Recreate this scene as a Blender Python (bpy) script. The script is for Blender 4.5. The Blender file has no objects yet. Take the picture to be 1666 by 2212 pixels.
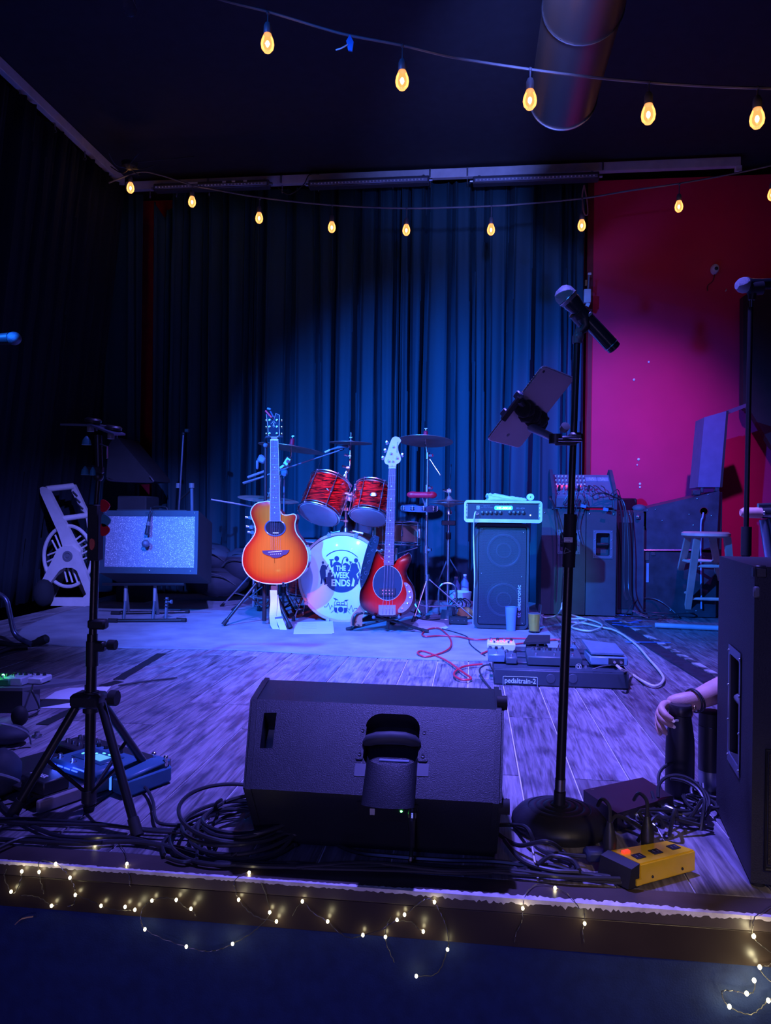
import bpy, bmesh, math, random
from mathutils import Vector, Matrix, Euler
V = Vector; PI = math.pi
rnd = random.Random(7)
SC = bpy.context.scene
COL = SC.collection

# ---------------------------------------------------------------- camera
FPX = 1600.0; YAW = math.radians(6.7); ROLL = math.radians(0.75); CAMH = 0.74
CAMPOS = V((0, 0, CAMH))
CAMROT = Matrix.Rotation(YAW, 3, 'Z') @ Matrix.Rotation(math.radians(90), 3, 'X') @ Matrix.Rotation(ROLL, 3, 'Z')
cd = bpy.data.cameras.new('camera'); cam = bpy.data.objects.new('camera', cd); COL.objects.link(cam)
cd.sensor_fit = 'VERTICAL'; cd.sensor_height = 36.0; cd.lens = 36.0 * FPX / 2212.0
cd.clip_start = 0.05; cd.clip_end = 60
cam.matrix_world = Matrix.Translation(CAMPOS) @ CAMROT.to_4x4()
SC.camera = cam

# ---------------------------------------------------------------- world, exposure
w = bpy.data.worlds.new('dark_room'); SC.world = w; w.use_nodes = True
w.node_tree.nodes['Background'].inputs[0].default_value = (0.10, 0.14, 0.60, 1)
w.node_tree.nodes['Background'].inputs[1].default_value = 0.009
SC.view_settings.view_transform = 'Standard'; SC.view_settings.look = 'None'
SC.view_settings.exposure = 0.0; SC.view_settings.gamma = 1.0; SC.view_settings.use_curve_mapping = False

# ---------------------------------------------------------------- stage lights (hung above and behind the camera), plus added fill lamps
def spot(name, loc, target, energy, color, deg, blend=0.5, radius=0.05):
    l = bpy.data.lights.new(name, 'SPOT'); l.energy = energy; l.color = color
    l.spot_size = math.radians(deg); l.spot_blend = blend; l.shadow_soft_size = radius
    o = bpy.data.objects.new(name, l); COL.objects.link(o); o.location = loc
    o.rotation_euler = (V(target) - V(loc)).to_track_quat('-Z', 'Y').to_euler()
    return o
spot('stage_spot_blue', (-2.4, 0.1, 3.0), (0.0, 5.7, 0.4), 5600, (0.012, 0.15, 1.0), 46, 0.95, 0.04)
spot('stage_spot_cyan', (-1.3, -0.6, 2.7), (0.20, 4.75, 0.62), 1500, (0.02, 0.45, 1.0), 9, 0.7, 0.03)
spot('stage_spot_cyan', (-0.9, -0.6, 2.9), (-0.82, 4.85, 0.42), 560, (0.02, 0.42, 1.0), 7.5, 0.7, 0.03)
spot('stage_spot_violet', (-0.2, 2.3, 3.35), (0.0, 2.9, 0.0), 1600, (0.155, 0.13, 1.0), 66, 0.9, 0.06)
spot('stage_spot_violet', (-0.3, 0.4, 3.1), (-0.5, 4.4, 0.0), 2000, (0.13, 0.12, 1.0), 40, 0.9, 0.06)
spot('added_fill_blue', (-0.4, -2.2, 1.7), (0.0, 1.4, -0.2), 90, (0.10, 0.13, 1.0), 60, 1.0, 0.3)  # added fill for the stage front and the monitor back
spot('added_spot_left', (0.0, 0.6, 3.1), (-2.3, 5.0, 0.25), 1900, (0.14, 0.16, 1.0), 27, 0.9, 0.05)  # added lamp to lift the gear at the left
spot('added_spot_red_guitar', (-2.0, -1.0, 1.9), (-1.30, 4.52, 0.36), 680, (1.0, 0.10, 0.04), 6.3, 0.6, 0.04)  # added narrow red spot to brighten the acoustic guitar
spot('added_spot_red_bass', (0.3, -1.2, 1.4), (-0.50, 4.42, 0.30), 170, (1.0, 0.08, 0.10), 5.0, 0.7, 0.04)  # added lamp that reddens the bass body
spot('added_spot_red_toms', (-0.9, -0.9, 2.9), (-0.83, 4.8, 0.93), 1300, (1.0, 0.06, 0.06), 5.0, 0.7, 0.04)  # added tight red beam for the tom shells
spot('stage_spot_magenta', (1.35, 3.6, 3.54), (1.20, 6.28, 0.80), 520, (0.36, 0.07, 1.0), 46, 1.0, 0.05)
spot('added_spot_teal', (-1.3, 0.5, 2.5), (0.36, 1.72, 1.20), 80, (0.03, 0.24, 1.0), 15, 0.9, 0.04)  # added spot giving the centre microphone its bluish lift
spot('added_fill_low', (-0.2, -1.5, 0.1), (0.0, 1.44, -0.12), 52, (0.45, 0.32, 1.0), 70, 1.0, 0.3)  # added low fill on the fascia and chipped edge
spot('added_rail_wash', (0.2, 2.3, 2.6), (0.3, 6.2, 3.72), 420, (0.13, 0.20, 1.0), 42, 1.0, 0.1)  # added wash so the ceiling rail shows up
spot('added_fill_warm', (0.8, -1.2, 2.2), (0.42, 1.5, 0.0), 120, (1.0, 0.74, 0.42), 11, 0.9, 0.1)  # added warm beam to brighten the yellow power strip

# ---------------------------------------------------------------- photograph geometry helpers
def ray(px, py):
    return CAMROT @ V(((px - 833) / FPX, -(py - 1106) / FPX, -1.0))
def F(px, py, z=0.0):            # point on a level plane
    r = ray(px, py); t = (z - CAMPOS.z) / r.z
    return CAMPOS + r * t
def W(px, py, y):                # point on a plane parallel to the back wall
    r = ray(px, py); t = y / r.y
    return CAMPOS + r * t
def mpp(px, y):                  # metres per photograph pixel there
    return (W(px + 1, 1100, y) - W(px, 1100, y)).length
class Fr:                        # crop frame -> photograph pixels
    def __init__(s, ox, oy, k): s.ox, s.oy, s.k = ox, oy, k
    def __call__(s, u, v): return (s.ox + u / s.k, s.oy + v / s.k)

# ---------------------------------------------------------------- mesh builder
def frame(d):
    d = V(d).normalized(); a = V((0, 0, 1)) if abs(d.z) < 0.95 else V((1, 0, 0))
    x = a.cross(d).normalized(); return x, d.cross(x).normalized(), d
def lookM(p, d, up=(0, 0, 1)):   # matrix with z axis along d
    d = V(d).normalized(); up = V(up)
    if abs(d.dot(up)) > 0.98: up = V((0, 1, 0))
    x = up.cross(d).normalized(); y = d.cross(x)
    m = Matrix.Identity(4)
    for i in range(3): m[i][0] = x[i]; m[i][1] = y[i]; m[i][2] = d[i]; m[i][3] = p[i]
    return m
class MB:
    def __init__(s, T=None): s.bm = bmesh.new(); s.T = T or Matrix.Identity(4)
    def _xf(s, vs, M):
        for v in vs: v.co = M @ v.co
    def box(s, c, sz, rot=None, bev=0.0, seg=1):
        r = bmesh.ops.create_cube(s.bm, size=1.0); vs = r['verts']
        for v in vs: v.co = V((v.co.x * sz[0], v.co.y * sz[1], v.co.z * sz[2]))
        if bev > 0:
            es = list({e for v in vs for e in v.link_edges})
            rr = bmesh.ops.bevel(s.bm, geom=es, offset=min(bev, min(sz) * .45), segments=seg, affect='EDGES', profile=0.5)
            vs = list({v for f in rr['faces'] for v in f.verts} | {v for v in vs if v.is_valid})
        R = (Euler(rot).to_matrix() if isinstance(rot, (tuple, list)) else rot) if rot is not None else Matrix.Identity(3)
        M = s.T @ Matrix.Translation(V(c)) @ R.to_4x4(); s._xf(vs, M); return s
    def hexa(s, p):               # 8 points: bottom 4, top 4 (same order)
        vs = [s.bm.verts.new(s.T @ V(q)) for q in p]
        for f in ((3,2,1,0),(4,5,6,7),(0,1,5,4),(1,2,6,5),(2,3,7,6),(3,0,4,7)): s.bm.faces.new([vs[i] for i in f])
        return s
    def tube(s, pts, r, seg=8, closed=False, caps=True, flat=1.0):
        pts = [V(p) for p in pts]; n = len(pts)
        rs = r if isinstance(r, (list, tuple)) else [r] * n
        tg = []
        for i in range(n):
            if closed: t = pts[(i + 1) % n] - pts[i - 1]
            else: t = pts[min(i + 1, n - 1)] - pts[max(i - 1, 0)]
            tg.append(t.normalized() if t.length > 1e-9 else V((0, 0, 1)))
        x, y, _ = frame(tg[0]); rings = []
        for i in range(n):
            if i: 
                x = x - tg[i] * x.dot(tg[i])
                x = x.normalized() if x.length > 1e-6 else frame(tg[i])[0]
                y = tg[i].cross(x)
            rings.append([s.bm.verts.new(s.T @ (pts[i] + (x * math.cos(a) + y * math.sin(a) * flat) * rs[i])) for a in [2 * PI * k / seg for k in range(seg)]])
        m = n if closed else n - 1
        for i in range(m):
            A, B = rings[i], rings[(i + 1) % n]
            for k in range(seg): s.bm.faces.new((A[k], A[(k + 1) % seg], B[(k + 1) % seg], B[k]))
        if caps and not closed: s.bm.faces.new(rings[0][::-1]); s.bm.faces.new(rings[-1])
        return s
    def cyl(s, a, b, r, r2=None, seg=14): return s.tube([a, b], [r, r if r2 is None else r2], seg)
    def lathe(s, prof, p=(0, 0, 0), d=(0, 0, 1), seg=24, sx=1.0, sy=1.0, ring=False):   # prof: (radius, height)
        M = s.T @ lookM(V(p), d); rings = []
        for r, h in prof:
            if r < 1e-6: rings.append([s.bm.verts.new(M @ V((0, 0, h)))])
            else: rings.append([s.bm.verts.new(M @ V((r * sx * math.cos(2 * PI * k / seg), r * sy * math.sin(2 * PI * k / seg), h))) for k in range(seg)])
        for A, B in (zip(rings, rings[1:] + rings[:1]) if ring else zip(rings, rings[1:])):
            if len(A) == 1 and len(B) == 1: continue
            for k in range(seg):
                k2 = (k + 1) % seg
                if len(A) == 1: s.bm.faces.new((A[0], B[k2], B[k]))
                elif len(B) == 1: s.bm.faces.new((A[k], A[k2], B[0]))
                else: s.bm.faces.new((A[k], A[k2], B[k2], B[k]))
        if ring: return s
        if len(rings[0]) > 1: s.bm.faces.new(rings[0][::-1])
        if len(rings[-1]) > 1: s.bm.faces.new(rings[-1])
        return s
    def prism(s, poly, t, M=None):  # polygon in local xy, extruded 0..t along z
        M = s.T @ (M or Matrix.Identity(4))
        a = [s.bm.verts.new(M @ V((x, y, 0))) for x, y in poly]; b = [s.bm.verts.new(M @ V((x, y, t))) for x, y in poly]
        n = len(poly); s.bm.faces.new(a[::-1]); s.bm.faces.new(b)
        for i in range(n): s.bm.faces.new((a[i], a[(i + 1) % n], b[(i + 1) % n], b[i]))
        return s
    def pw(s, pts, off):            # 3D polygon extruded by the vector off
        pts = [V(p) for p in pts]; off = V(off)
        a = [s.bm.verts.new(s.T @ p) for p in pts]; b = [s.bm.verts.new(s.T @ (p + off)) for p in pts]
        n = len(pts); s.bm.faces.new(a); s.bm.faces.new(b[::-1])
        for i in range(n): s.bm.faces.new((a[i], b[i], b[(i + 1) % n], a[(i + 1) % n]))
        return s
    def sph(s, c, r, seg=14, sc=(1, 1, 1)):
        rr = bmesh.ops.create_uvsphere(s.bm, u_segments=seg, v_segments=max(6, seg // 2), radius=r)
        s._xf(rr['verts'], s.T @ Matrix.Translation(V(c)) @ Matrix.Diagonal(V((*sc, 1)))); return s
    def torus(s, c, d, R, r, seg=32, sg=8, sx=1, sy=1):
        M = lookM(V(c), d)
        return s.tube([M @ V((R * sx * math.cos(2 * PI * k / seg), R * sy * math.sin(2 * PI * k / seg), 0)) for k in range(seg)], r, sg, closed=True)
    def grid(s, fn, nu, nv):
        vs = [[s.bm.verts.new(s.T @ V(fn(i / nu, j / nv))) for j in range(nv + 1)] for i in range(nu + 1)]
        for i in range(nu):
            for j in range(nv): s.bm.faces.new((vs[i][j], vs[i + 1][j], vs[i + 1][j + 1], vs[i][j + 1]))
        return s
def finish(bm, name, sharp=38):
    bmesh.ops.recalc_face_normals(bm, faces=bm.faces)
    for f in bm.faces: f.smooth = True
    lim = math.radians(sharp)
    for e in bm.edges:
        if len(e.link_faces) == 2 and e.calc_face_angle(0) > lim: e.smooth = False
    me = bpy.data.meshes.new(name); bm.to_mesh(me); bm.free(); return me
LOC = {}
def thing(name, label, cat, loc, group=None):
    o = bpy.data.objects.new(name, None); COL.objects.link(o); o.location = V(loc); o.empty_display_size = .05
    LOC[o] = V(loc); o['label'] = label; o['category'] = cat
    if group: o['group'] = group
    return o
def part(name, mb, m, parent, sharp=38, label=None, kind=None):   # mesh given in world coordinates
    T = LOC[parent]
    for v in mb.bm.verts: v.co -= T
    me = finish(mb.bm, name, sharp); me.materials.append(m)
    o = bpy.data.objects.new(name, me); COL.objects.link(o); o.parent = parent; LOC[o] = T
    if label: o['label'] = label
    if kind: o['kind'] = kind
    return o
def solo(name, mb, m, label=None, cat=None, group=None, kind=None, sharp=38):
    co = [v.co for v in mb.bm.verts]
    c = V(((min(v.x for v in co) + max(v.x for v in co)) / 2, (min(v.y for v in co) + max(v.y for v in co)) / 2, min(v.z for v in co)))
    for v in mb.bm.verts: v.co -= c
    me = finish(mb.bm, name, sharp); me.materials.append(m)
    o = bpy.data.objects.new(name, me); COL.objects.link(o); o.location = c; LOC[o] = c
    if label: o['label'] = label
    if cat: o['category'] = cat
    if group: o['group'] = group
    if kind: o['kind'] = kind
    return o
def spl(pts, n=6, closed=False):   # Catmull-Rom
    P = [V(p) for p in pts]; out = []; m = len(P)
    for i in range(m if closed else m - 1):
        if closed: p0, p1, p2, p3 = P[i - 1], P[i], P[(i + 1) % m], P[(i + 2) % m]
        else: p0, p1, p2, p3 = P[max(i - 1, 0)], P[i], P[i + 1], P[min(i + 2, m - 1)]
        for k in range(n):
            t = k / n
            out.append(0.5 * ((2 * p1) + (p2 - p0) * t + (2 * p0 - 5 * p1 + 4 * p2 - p3) * t * t + (3 * p1 - p0 - 3 * p2 + p3) * t ** 3))
    if not closed: out.append(P[-1])
    return out
def holeplate(mb, outer, holes, M, depth, floor=True):   # flat plate in local xy with recessed pockets going to -z
    bm = mb.bm; ed = []
    def loop(pts):
        vs = [bm.verts.new(M @ V((x, y, 0))) for x, y in pts]; es = [bm.edges.new((vs[i], vs[(i + 1) % len(vs)])) for i in range(len(vs))]; ed.extend(es); return vs
    loop(outer); hl = [loop(h) for h in holes]
    bmesh.ops.triangle_fill(bm, edges=ed, use_beauty=True)
    for h, vs in zip(holes, hl):
        lo = [bm.verts.new(M @ V((x, y, -depth))) for x, y in h]; n = len(vs)
        for i in range(n): bm.faces.new((vs[i], vs[(i + 1) % n], lo[(i + 1) % n], lo[i]))
        if floor: bm.faces.new(lo)
    return mb
def rrect(x0, y0, x1, y1, r, n=5):
    out = []
    for cx, cy, a0 in ((x1 - r, y1 - r, 0), (x0 + r, y1 - r, 90), (x0 + r, y0 + r, 180), (x1 - r, y0 + r, 270)):
        for k in range(n + 1): a = math.radians(a0 + 90 * k / n); out.append((cx + r * math.cos(a), cy + r * math.sin(a)))
    return out
def textmesh(body, M, wd, ht, t=0.0008, bold=0.0):   # lettering filling a wd x ht box, local xy of M
    c = bpy.data.curves.new('lettering', 'FONT'); c.body = body; c.size = 1.0; c.extrude = 0.0; c.offset = bold
    o = bpy.data.objects.new('lettering', c); COL.objects.link(o)
    me = bpy.data.meshes.new_from_object(o); bpy.data.objects.remove(o); bpy.data.curves.remove(c)
    xs = [v.co.x for v in me.vertices]; ys = [v.co.y for v in me.vertices]
    x0, x1, y0, y1 = min(xs), max(xs), min(ys), max(ys)
    mb = MB(); mb.bm.from_mesh(me); bpy.data.meshes.remove(me)
    r = bmesh.ops.extrude_face_region(mb.bm, geom=list(mb.bm.faces))
    for g in r['geom']:
        if isinstance(g, bmesh.types.BMVert): g.co.z += 1.0
    for v in mb.bm.verts:
        v.co = M @ V(((v.co.x - x0) / (x1 - x0) * wd, (v.co.y - y0) / (y1 - y0) * ht, v.co.z * t))
    return mb
def wallM(px, py, y):             # x right, y up, z towards the camera side
    m = Matrix.Identity(4); p = W(px, py, y)
    for i, (a, b, c) in enumerate(((1, 0, 0), (0, 0, -1), (0, 1, 0))): m[i][0] = a; m[i][1] = b; m[i][2] = c
    m.translation = p; return m

# ---------------------------------------------------------------- materials
MATS = {}
def mat(name, col, rough=0.5, metal=0.0, var=0.12, scale=12.0, bump=0.0, bscale=80.0, emit=None, es=0.0, coat=0.0, trans=0.0, alpha=1.0, sheen=0.0, spec=None, ior=None, stretch=(1, 1, 1)):
    if name in MATS: return MATS[name]
    m = bpy.data.materials.new(name); m.use_nodes = True; nt = m.node_tree; b = nt.nodes['Principled BSDF']
    c = (*col, 1.0)
    tc = nt.nodes.new('ShaderNodeTexCoord'); mp = nt.nodes.new('ShaderNodeMapping'); mp.inputs['Scale'].default_value = stretch
    nt.links.new(tc.outputs['Object'], mp.inputs[0])
    n = nt.nodes.new('ShaderNodeTexNoise'); n.inputs['Scale'].default_value = scale; n.inputs['Detail'].default_value = 4
    nt.links.new(mp.outputs[0], n.inputs['Vector'])
    r = nt.nodes.new('ShaderNodeValToRGB'); r.color_ramp.elements[0].position = .3; r.color_ramp.elements[1].position = .7
    r.color_ramp.elements[0].color = (*[x * (1 - var) for x in col], 1); r.color_ramp.elements[1].color = (*[min(1, x * (1 + var)) for x in col], 1)
    nt.links.new(n.outputs['Fac'], r.inputs[0]); nt.links.new(r.outputs[0], b.inputs['Base Color'])
    b.inputs['Roughness'].default_value = rough; b.inputs['Metallic'].default_value = metal
    if emit: b.inputs['Emission Color'].default_value = (*emit, 1); b.inputs['Emission Strength'].default_value = es
    if coat: b.inputs['Coat Weight'].default_value = coat; b.inputs['Coat Roughness'].default_value = .08
    if trans: b.inputs['Transmission Weight'].default_value = trans
    if alpha < 1: b.inputs['Alpha'].default_value = alpha
    if sheen: b.inputs['Sheen Weight'].default_value = sheen; b.inputs['Sheen Roughness'].default_value = .4
    if spec is not None: b.inputs['Specular IOR Level'].default_value = spec
    if ior: b.inputs['IOR'].default_value = ior
    if bump:
        n2 = nt.nodes.new('ShaderNodeTexNoise'); n2.inputs['Scale'].default_value = bscale; n2.inputs['Detail'].default_value = 5
        nt.links.new(mp.outputs[0], n2.inputs['Vector'])
        bp = nt.nodes.new('ShaderNodeBump'); bp.inputs['Strength'].default_value = bump; bp.inputs['Distance'].default_value = .002
        nt.links.new(n2.outputs['Fac'], bp.inputs['Height']); nt.links.new(bp.outputs[0], b.inputs['Normal'])
    MATS[name] = m; return m
M_black = mat('black_plastic', (.022, .023, .026), .42, bump=.15, bscale=400)
M_blackmatte = mat('black_matte_paint', (.016, .016, .018), .6)
M_blackmetal = mat('black_powder_coat', (.018, .018, .02), .35, spec=.5)
M_rubber = mat('black_rubber', (.014, .014, .015), .7)
M_tolex = mat('black_tolex', (.035, .037, .042), .62, bump=.5, bscale=500)
M_grey = mat('grey_plastic', (.17, .18, .2), .45)
M_chrome = mat('chrome', (.82, .84, .88), .27, 1.0, var=.05)
M_steel = mat('brushed_steel', (.5, .52, .56), .32, 1.0)
M_white = mat('white_plastic', (.75, .75, .75), .45)
M_paper = mat('white_paper', (.75, .78, .82), .8, var=.03)
M_cable = mat('black_cable', (.03, .031, .035), .38)
M_redcable = mat('red_cable', (.62, .03, .05), .45)
M_whitecable = mat('cream_cable', (.75, .72, .62), .45)
M_tapeblue = mat('blue_masking_tape', (.05, .25, .7), .6)
M_tapeblack = mat('black_gaffer_tape', (.015, .016, .018), .75, var=.3, scale=60)
M_copper = mat('brass_gold', (.75, .55, .28), .28, 1.0)
M_cymbal = mat('bronze_cymbal', (.66, .45, .38), .38, .6, var=.25, scale=6, bump=.2, bscale=150)
def emat(name, col, s): return mat(name, col, .4, emit=col, es=s, var=0)
# ================================================================ THE SETTING
YB = 6.2                     # curtain plane
ZC = 3.62                    # ceiling
XL = -3.05; XR = 4.6; YF = 1.445
# wood of the stage planks
def wood_floor():
    m = bpy.data.materials.new('stage_plank_wood'); m.use_nodes = True; nt = m.node_tree; L = nt.links; N = nt.nodes.new; b = nt.nodes['Principled BSDF']
    tc = N('ShaderNodeTexCoord'); oi = N('ShaderNodeObjectInfo'); ad = N('ShaderNodeVectorMath'); ad.operation = 'ADD'
    mu = N('ShaderNodeVectorMath'); mu.operation = 'SCALE'; L.new(oi.outputs['Location'], mu.inputs[0]); mu.inputs['Scale'].default_value = 3.7
    L.new(tc.outputs['Object'], ad.inputs[0]); L.new(mu.outputs[0], ad.inputs[1])
    mp = N('ShaderNodeMapping'); mp.inputs['Scale'].default_value = (34, 2.2, 34); L.new(ad.outputs[0], mp.inputs[0])
    n1 = N('ShaderNodeTexNoise'); n1.inputs['Scale'].default_value = 2.2; n1.inputs['Detail'].default_value = 8; n1.inputs['Distortion'].default_value = 1.2; L.new(mp.outputs[0], n1.inputs['Vector'])
    mp2 = N('ShaderNodeMapping'); mp2.inputs['Scale'].default_value = (16, 4.5, 16); L.new(ad.outputs[0], mp2.inputs[0])
    n2 = N('ShaderNodeTexNoise'); n2.inputs['Scale'].default_value = 1.3; n2.inputs['Detail'].default_value = 5; L.new(mp2.outputs[0], n2.inputs['Vector'])
    r1 = N('ShaderNodeValToRGB'); r1.color_ramp.elements[0].position = .28; r1.color_ramp.elements[1].position = .66
    r1.color_ramp.elements[0].color = (.10, .085, .09, 1); r1.color_ramp.elements[1].color = (.36, .32, .35, 1); L.new(n1.outputs['Fac'], r1.inputs[0])
    r2 = N('ShaderNodeValToRGB'); r2.color_ramp.elements[0].position = .36; r2.color_ramp.elements[1].position = .5
    r2.color_ramp.elements[0].color = (.5, .5, .56, 1); r2.color_ramp.elements[1].color = (1, 1, 1, 1); L.new(n2.outputs['Fac'], r2.inputs[0])
    mx = N('ShaderNodeMixRGB'); mx.blend_type = 'MULTIPLY'; mx.inputs[0].default_value = 1; L.new(r1.outputs[0], mx.inputs[1]); L.new(r2.outputs[0], mx.inputs[2])
    hs = N('ShaderNodeHueSaturation'); ma = N('ShaderNodeMapRange'); ma.inputs['To Min'].default_value = .7; ma.inputs['To Max'].default_value = 1.25
    L.new(oi.outputs['Random'], ma.inputs[0]); L.new(ma.outputs[0], hs.inputs['Value']); L.new(mx.outputs[0], hs.inputs['Color'])
    L.new(hs.outputs[0], b.inputs['Base Color'])
    rr = N('ShaderNodeMapRange'); rr.inputs['To Min'].default_value = .32; rr.inputs['To Max'].default_value = .55; L.new(n1.outputs['Fac'], rr.inputs[0]); L.new(rr.outputs[0], b.inputs['Roughness'])
    bp = N('ShaderNodeBump'); bp.inputs['Strength'].default_value = .35; bp.inputs['Distance'].default_value = .003; L.new(n1.outputs['Fac'], bp.inputs['Height']); L.new(bp.outputs[0], b.inputs['Normal'])
    return m
M_plank = wood_floor()
M_base = mat('pale_plank_joint', (.75, .72, .72), .7)
def struct(name, mb, m, **k): return solo(name, mb, m, kind='structure', **k)
XE = 1.985                   # right edge of the main stage (floor trim runs back from here)
fl = struct('floor', MB().box(((XL + XR) / 2, (YF + .07 + 6.6) / 2, -.03), (XR - XL, 6.6 - YF - .07, .05)), M_base)
PWD = .152
def plank_mesh(L):
    mb = MB(); mb.box((0, 0, 0), (PWD - .0042, L - .005, .008), bev=.0012)
    me = finish(mb.bm, 'floor_plank'); me.materials.append(M_plank); return me
pms = {L: plank_mesh(L) for L in (1.22, .61, .92)}
first = None; row = 0; x = XL + PWD / 2; base = LOC[fl]
while x < XR - .9:
    y = YF + .07; k = 0; offs = rnd.choice([.3, .61, .92, 1.22])
    while y < 6.3:
        L = offs if k == 0 and offs in pms else 1.22
        if k == 0 and offs == .3: L = .61
        if y + L > 6.45: L = .61
        o = bpy.data.objects.new('floor_plank', pms[L]); COL.objects.link(o); o.parent = fl
        o.location = V((x, y + L / 2, -.004 + rnd.uniform(-.0004, .0003))) - base; y += L; k += 1
    x += PWD; row += 1
# nosing, worn edge, fascia, room floor
M_nose = mat('dark_varnished_nosing', (.085, .062, .055), .38, var=.25, scale=9, bump=.15, bscale=60)
M_chip = mat('bare_chipped_paint', (.85, .74, .72), .8, var=.25, scale=40, bump=.8, bscale=120)
M_fascia = mat('glossy_brown_fascia', (.05, .034, .026), .3, var=.3, scale=4)
M_skirt = mat('black_stage_skirt', (.014, .034, .12), .8, var=.2, scale=30, bump=.5, bscale=300)
struct('trim_1', MB().box(((XL + XR) / 2, YF + .036, -.0145), (XR - XL, .07, .03), bev=.002), M_nose)
def ragged():
    mb = MB(); rg = random.Random(3); n = 620; top = []; bot = []
    for i in range(n + 1):
        x = -1.25 + 2.9 * i / n
        big = .006 + .016 * max(0, math.sin((x + .3) * 3.3)) ** 2 * (.6 if x < .6 else .35)
        top.append((x, big * rg.uniform(.5, 1.15) + .001)); bot.append((x, .0015 + big * .25 * rg.uniform(.3, 1.3)))
    for i in range(n):
        (x0, a0), (x1, a1) = top[i], top[i + 1]; b0, b1 = bot[i][1], bot[i + 1][1]
        mb.hexa([(x0, YF - .0008, -b0 * 2.2), (x1, YF - .0008, -b1 * 2.2), (x1, YF + a1, -.0012), (x0, YF + a0, -.0012),
                 (x0, YF - .0012, .0006), (x1, YF - .0012, .0006), (x1, YF + a1, .0009), (x0, YF + a0, .0009)])
    return mb
struct('trim_2', ragged(), M_chip)
struct('wall_stage_front', MB().box(((XL + XR) / 2, YF + .03, -.0625), (XR - XL, .055, .065), bev=.001), M_fascia)
def skirtf(u, v):
    x = XL + (XR - XL) * u
    return (x, YF + .012 + .004 * math.sin(x * 7) * (1 - v) + .002 * math.sin(x * 19 + 2), -.094 - .51 * (1 - v))
struct('trim_3', MB().grid(skirtf, 240, 4), M_skirt)
struct('floor_house', MB().box((.7, .2, -.63), (9, 2.6, .05)), M_skirt)
# ceiling and walls
M_ceil = mat('black_painted_ceiling', (.030, .030, .040), .85, bump=.4, bscale=30)
struct('ceiling', MB().box((.6, 2.6, ZC + .05), (9.6, 8.4, .1)), M_ceil)
def redwall():
    m = mat('red_painted_wall', (.85, .010, .085), .5, var=.06, scale=3, bump=.25, bscale=25); return m
M_red = redwall()
struct('wall_back', MB().box((.6, 6.62, 1.45), (9.6, .1, 4.3)), mat('red_wall_behind_curtain', (.8, .01, .08), .7))
struct('wall_left', MB().box((XL - .62, 2.6, 1.45), (.1, 8.4, 4.3)), M_ceil)
# red wall panel to the right of the curtain
xe = W(1268, 700, YB + .1).x; xr = W(1605, 1000, YB + .1).x
struct('wall_right_back', MB().box(((xe + .03 + 4.7) / 2, YB + .15, 1.72), (4.7 - xe - .03, .06, 3.6), bev=.004), M_red)
struct('trim_4', MB().box((W(1274, 700, YB + .1).x, YB + .17, 1.72), (.05, .12, 3.6)), mat('dark_red_jamb', (.22, .008, .015), .6))
struct('wall_right', MB().box((XR + .05, 3.0, 1.45), (.1, 7.0, 4.3)), M_ceil)
# dark brown sheet at far right
p0 = W(1612, 640, YB - .25); p1 = W(1800, 640, YB - .25)
M_dkbrown = mat('dark_brown_sheet', (.05, .02, .022), .7)
A = [W(1606, 640, YB - .05), W(1740, 560, YB - .05), W(1740, 1040, YB - .05), W(1666, 962, YB - .05), W(1625, 893, YB - .05), W(1606, 880, YB - .05)]
struct('dark_sheet_1', MB().pw(A, (0, .08, 0)), M_dkbrown)

# ---- curtains
M_curt = mat('dark_teal_velvet_curtain', (.006, .060, .085), .75, var=.18, scale=5, sheen=.0, bump=.3, bscale=200, stretch=(1, 1, .15), spec=.6)
def curtain_profile(length, seed):
    rg = random.Random(seed); xs = [0.0]; 
    while xs[-1] < length: xs.append(xs[-1] + rg.choice([.05, .07, .11, .15, .19, .24]) * rg.uniform(.8, 1.2))
    dep = [rg.uniform(.035, .09) for _ in xs]; sl = [rg.uniform(-.02, .02) for _ in xs]; ln = [rg.uniform(-.035, .035) for _ in xs]
    return xs, dep, sl, ln
def curtain(name, x0, x1, fnpos, seed, z0, z1, label, notch=None, m=None):
    L = x1 - x0; xs, dep, sl, ln = curtain_profile(L + .3, seed); n = int(L / .0065); NZ = 14
    def depth(s, v):
        s2 = s + .045 * math.sin(seed + 9 * s) * (1 - v)
        for i in range(len(xs) - 1):
            a = xs[i] + ln[i] * (1 - v); b = xs[i + 1] + ln[i + 1] * (1 - v)
            if a <= s2 < b:
                t = (s2 - a) / max(b - a, 1e-4)
                valley = min(1, t / .14) * min(1, (1 - t) / .14)       # sharp narrow gaps
                rid = .012 * math.exp(-((t - .2) / .05) ** 2) + .010 * math.exp(-((t - .86) / .04) ** 2)
                return -dep[i] * valley ** .6 - rid * 2.2 - sl[i] * t + .006 * math.sin(t * 9 + i)
        return 0
    mb = MB()
    def fn(u, v):
        s = L * u; zz = z0 + (z1 - z0) * v
        if notch: zz = min(zz, notch(x0 + s, zz))
        return fnpos(x0 + s, depth(s, v), zz)
    mb.grid(fn, n, NZ)
    o = solo(name, mb, m or M_curt, label, 'curtain', sharp=60)
    sm = o.modifiers.new('thickness', 'SOLIDIFY'); sm.thickness = .003
    return o
xg = W(323, 950, YB).x
ZR = W(800, 400, YB).z
def notch(x, z):
    a, b, c = W(322, 418, YB).x, W(359, 470, YB).x, W(380, 418, YB).x
    zl = W(359, 474, YB).z
    if a - .02 < x < c:
        t = (x - a) / (b - a) if x < b else (c - x) / (c - b)
        return ZR - (ZR - zl) * max(0, min(1, t)) if z > zl else z
    return 99
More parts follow.
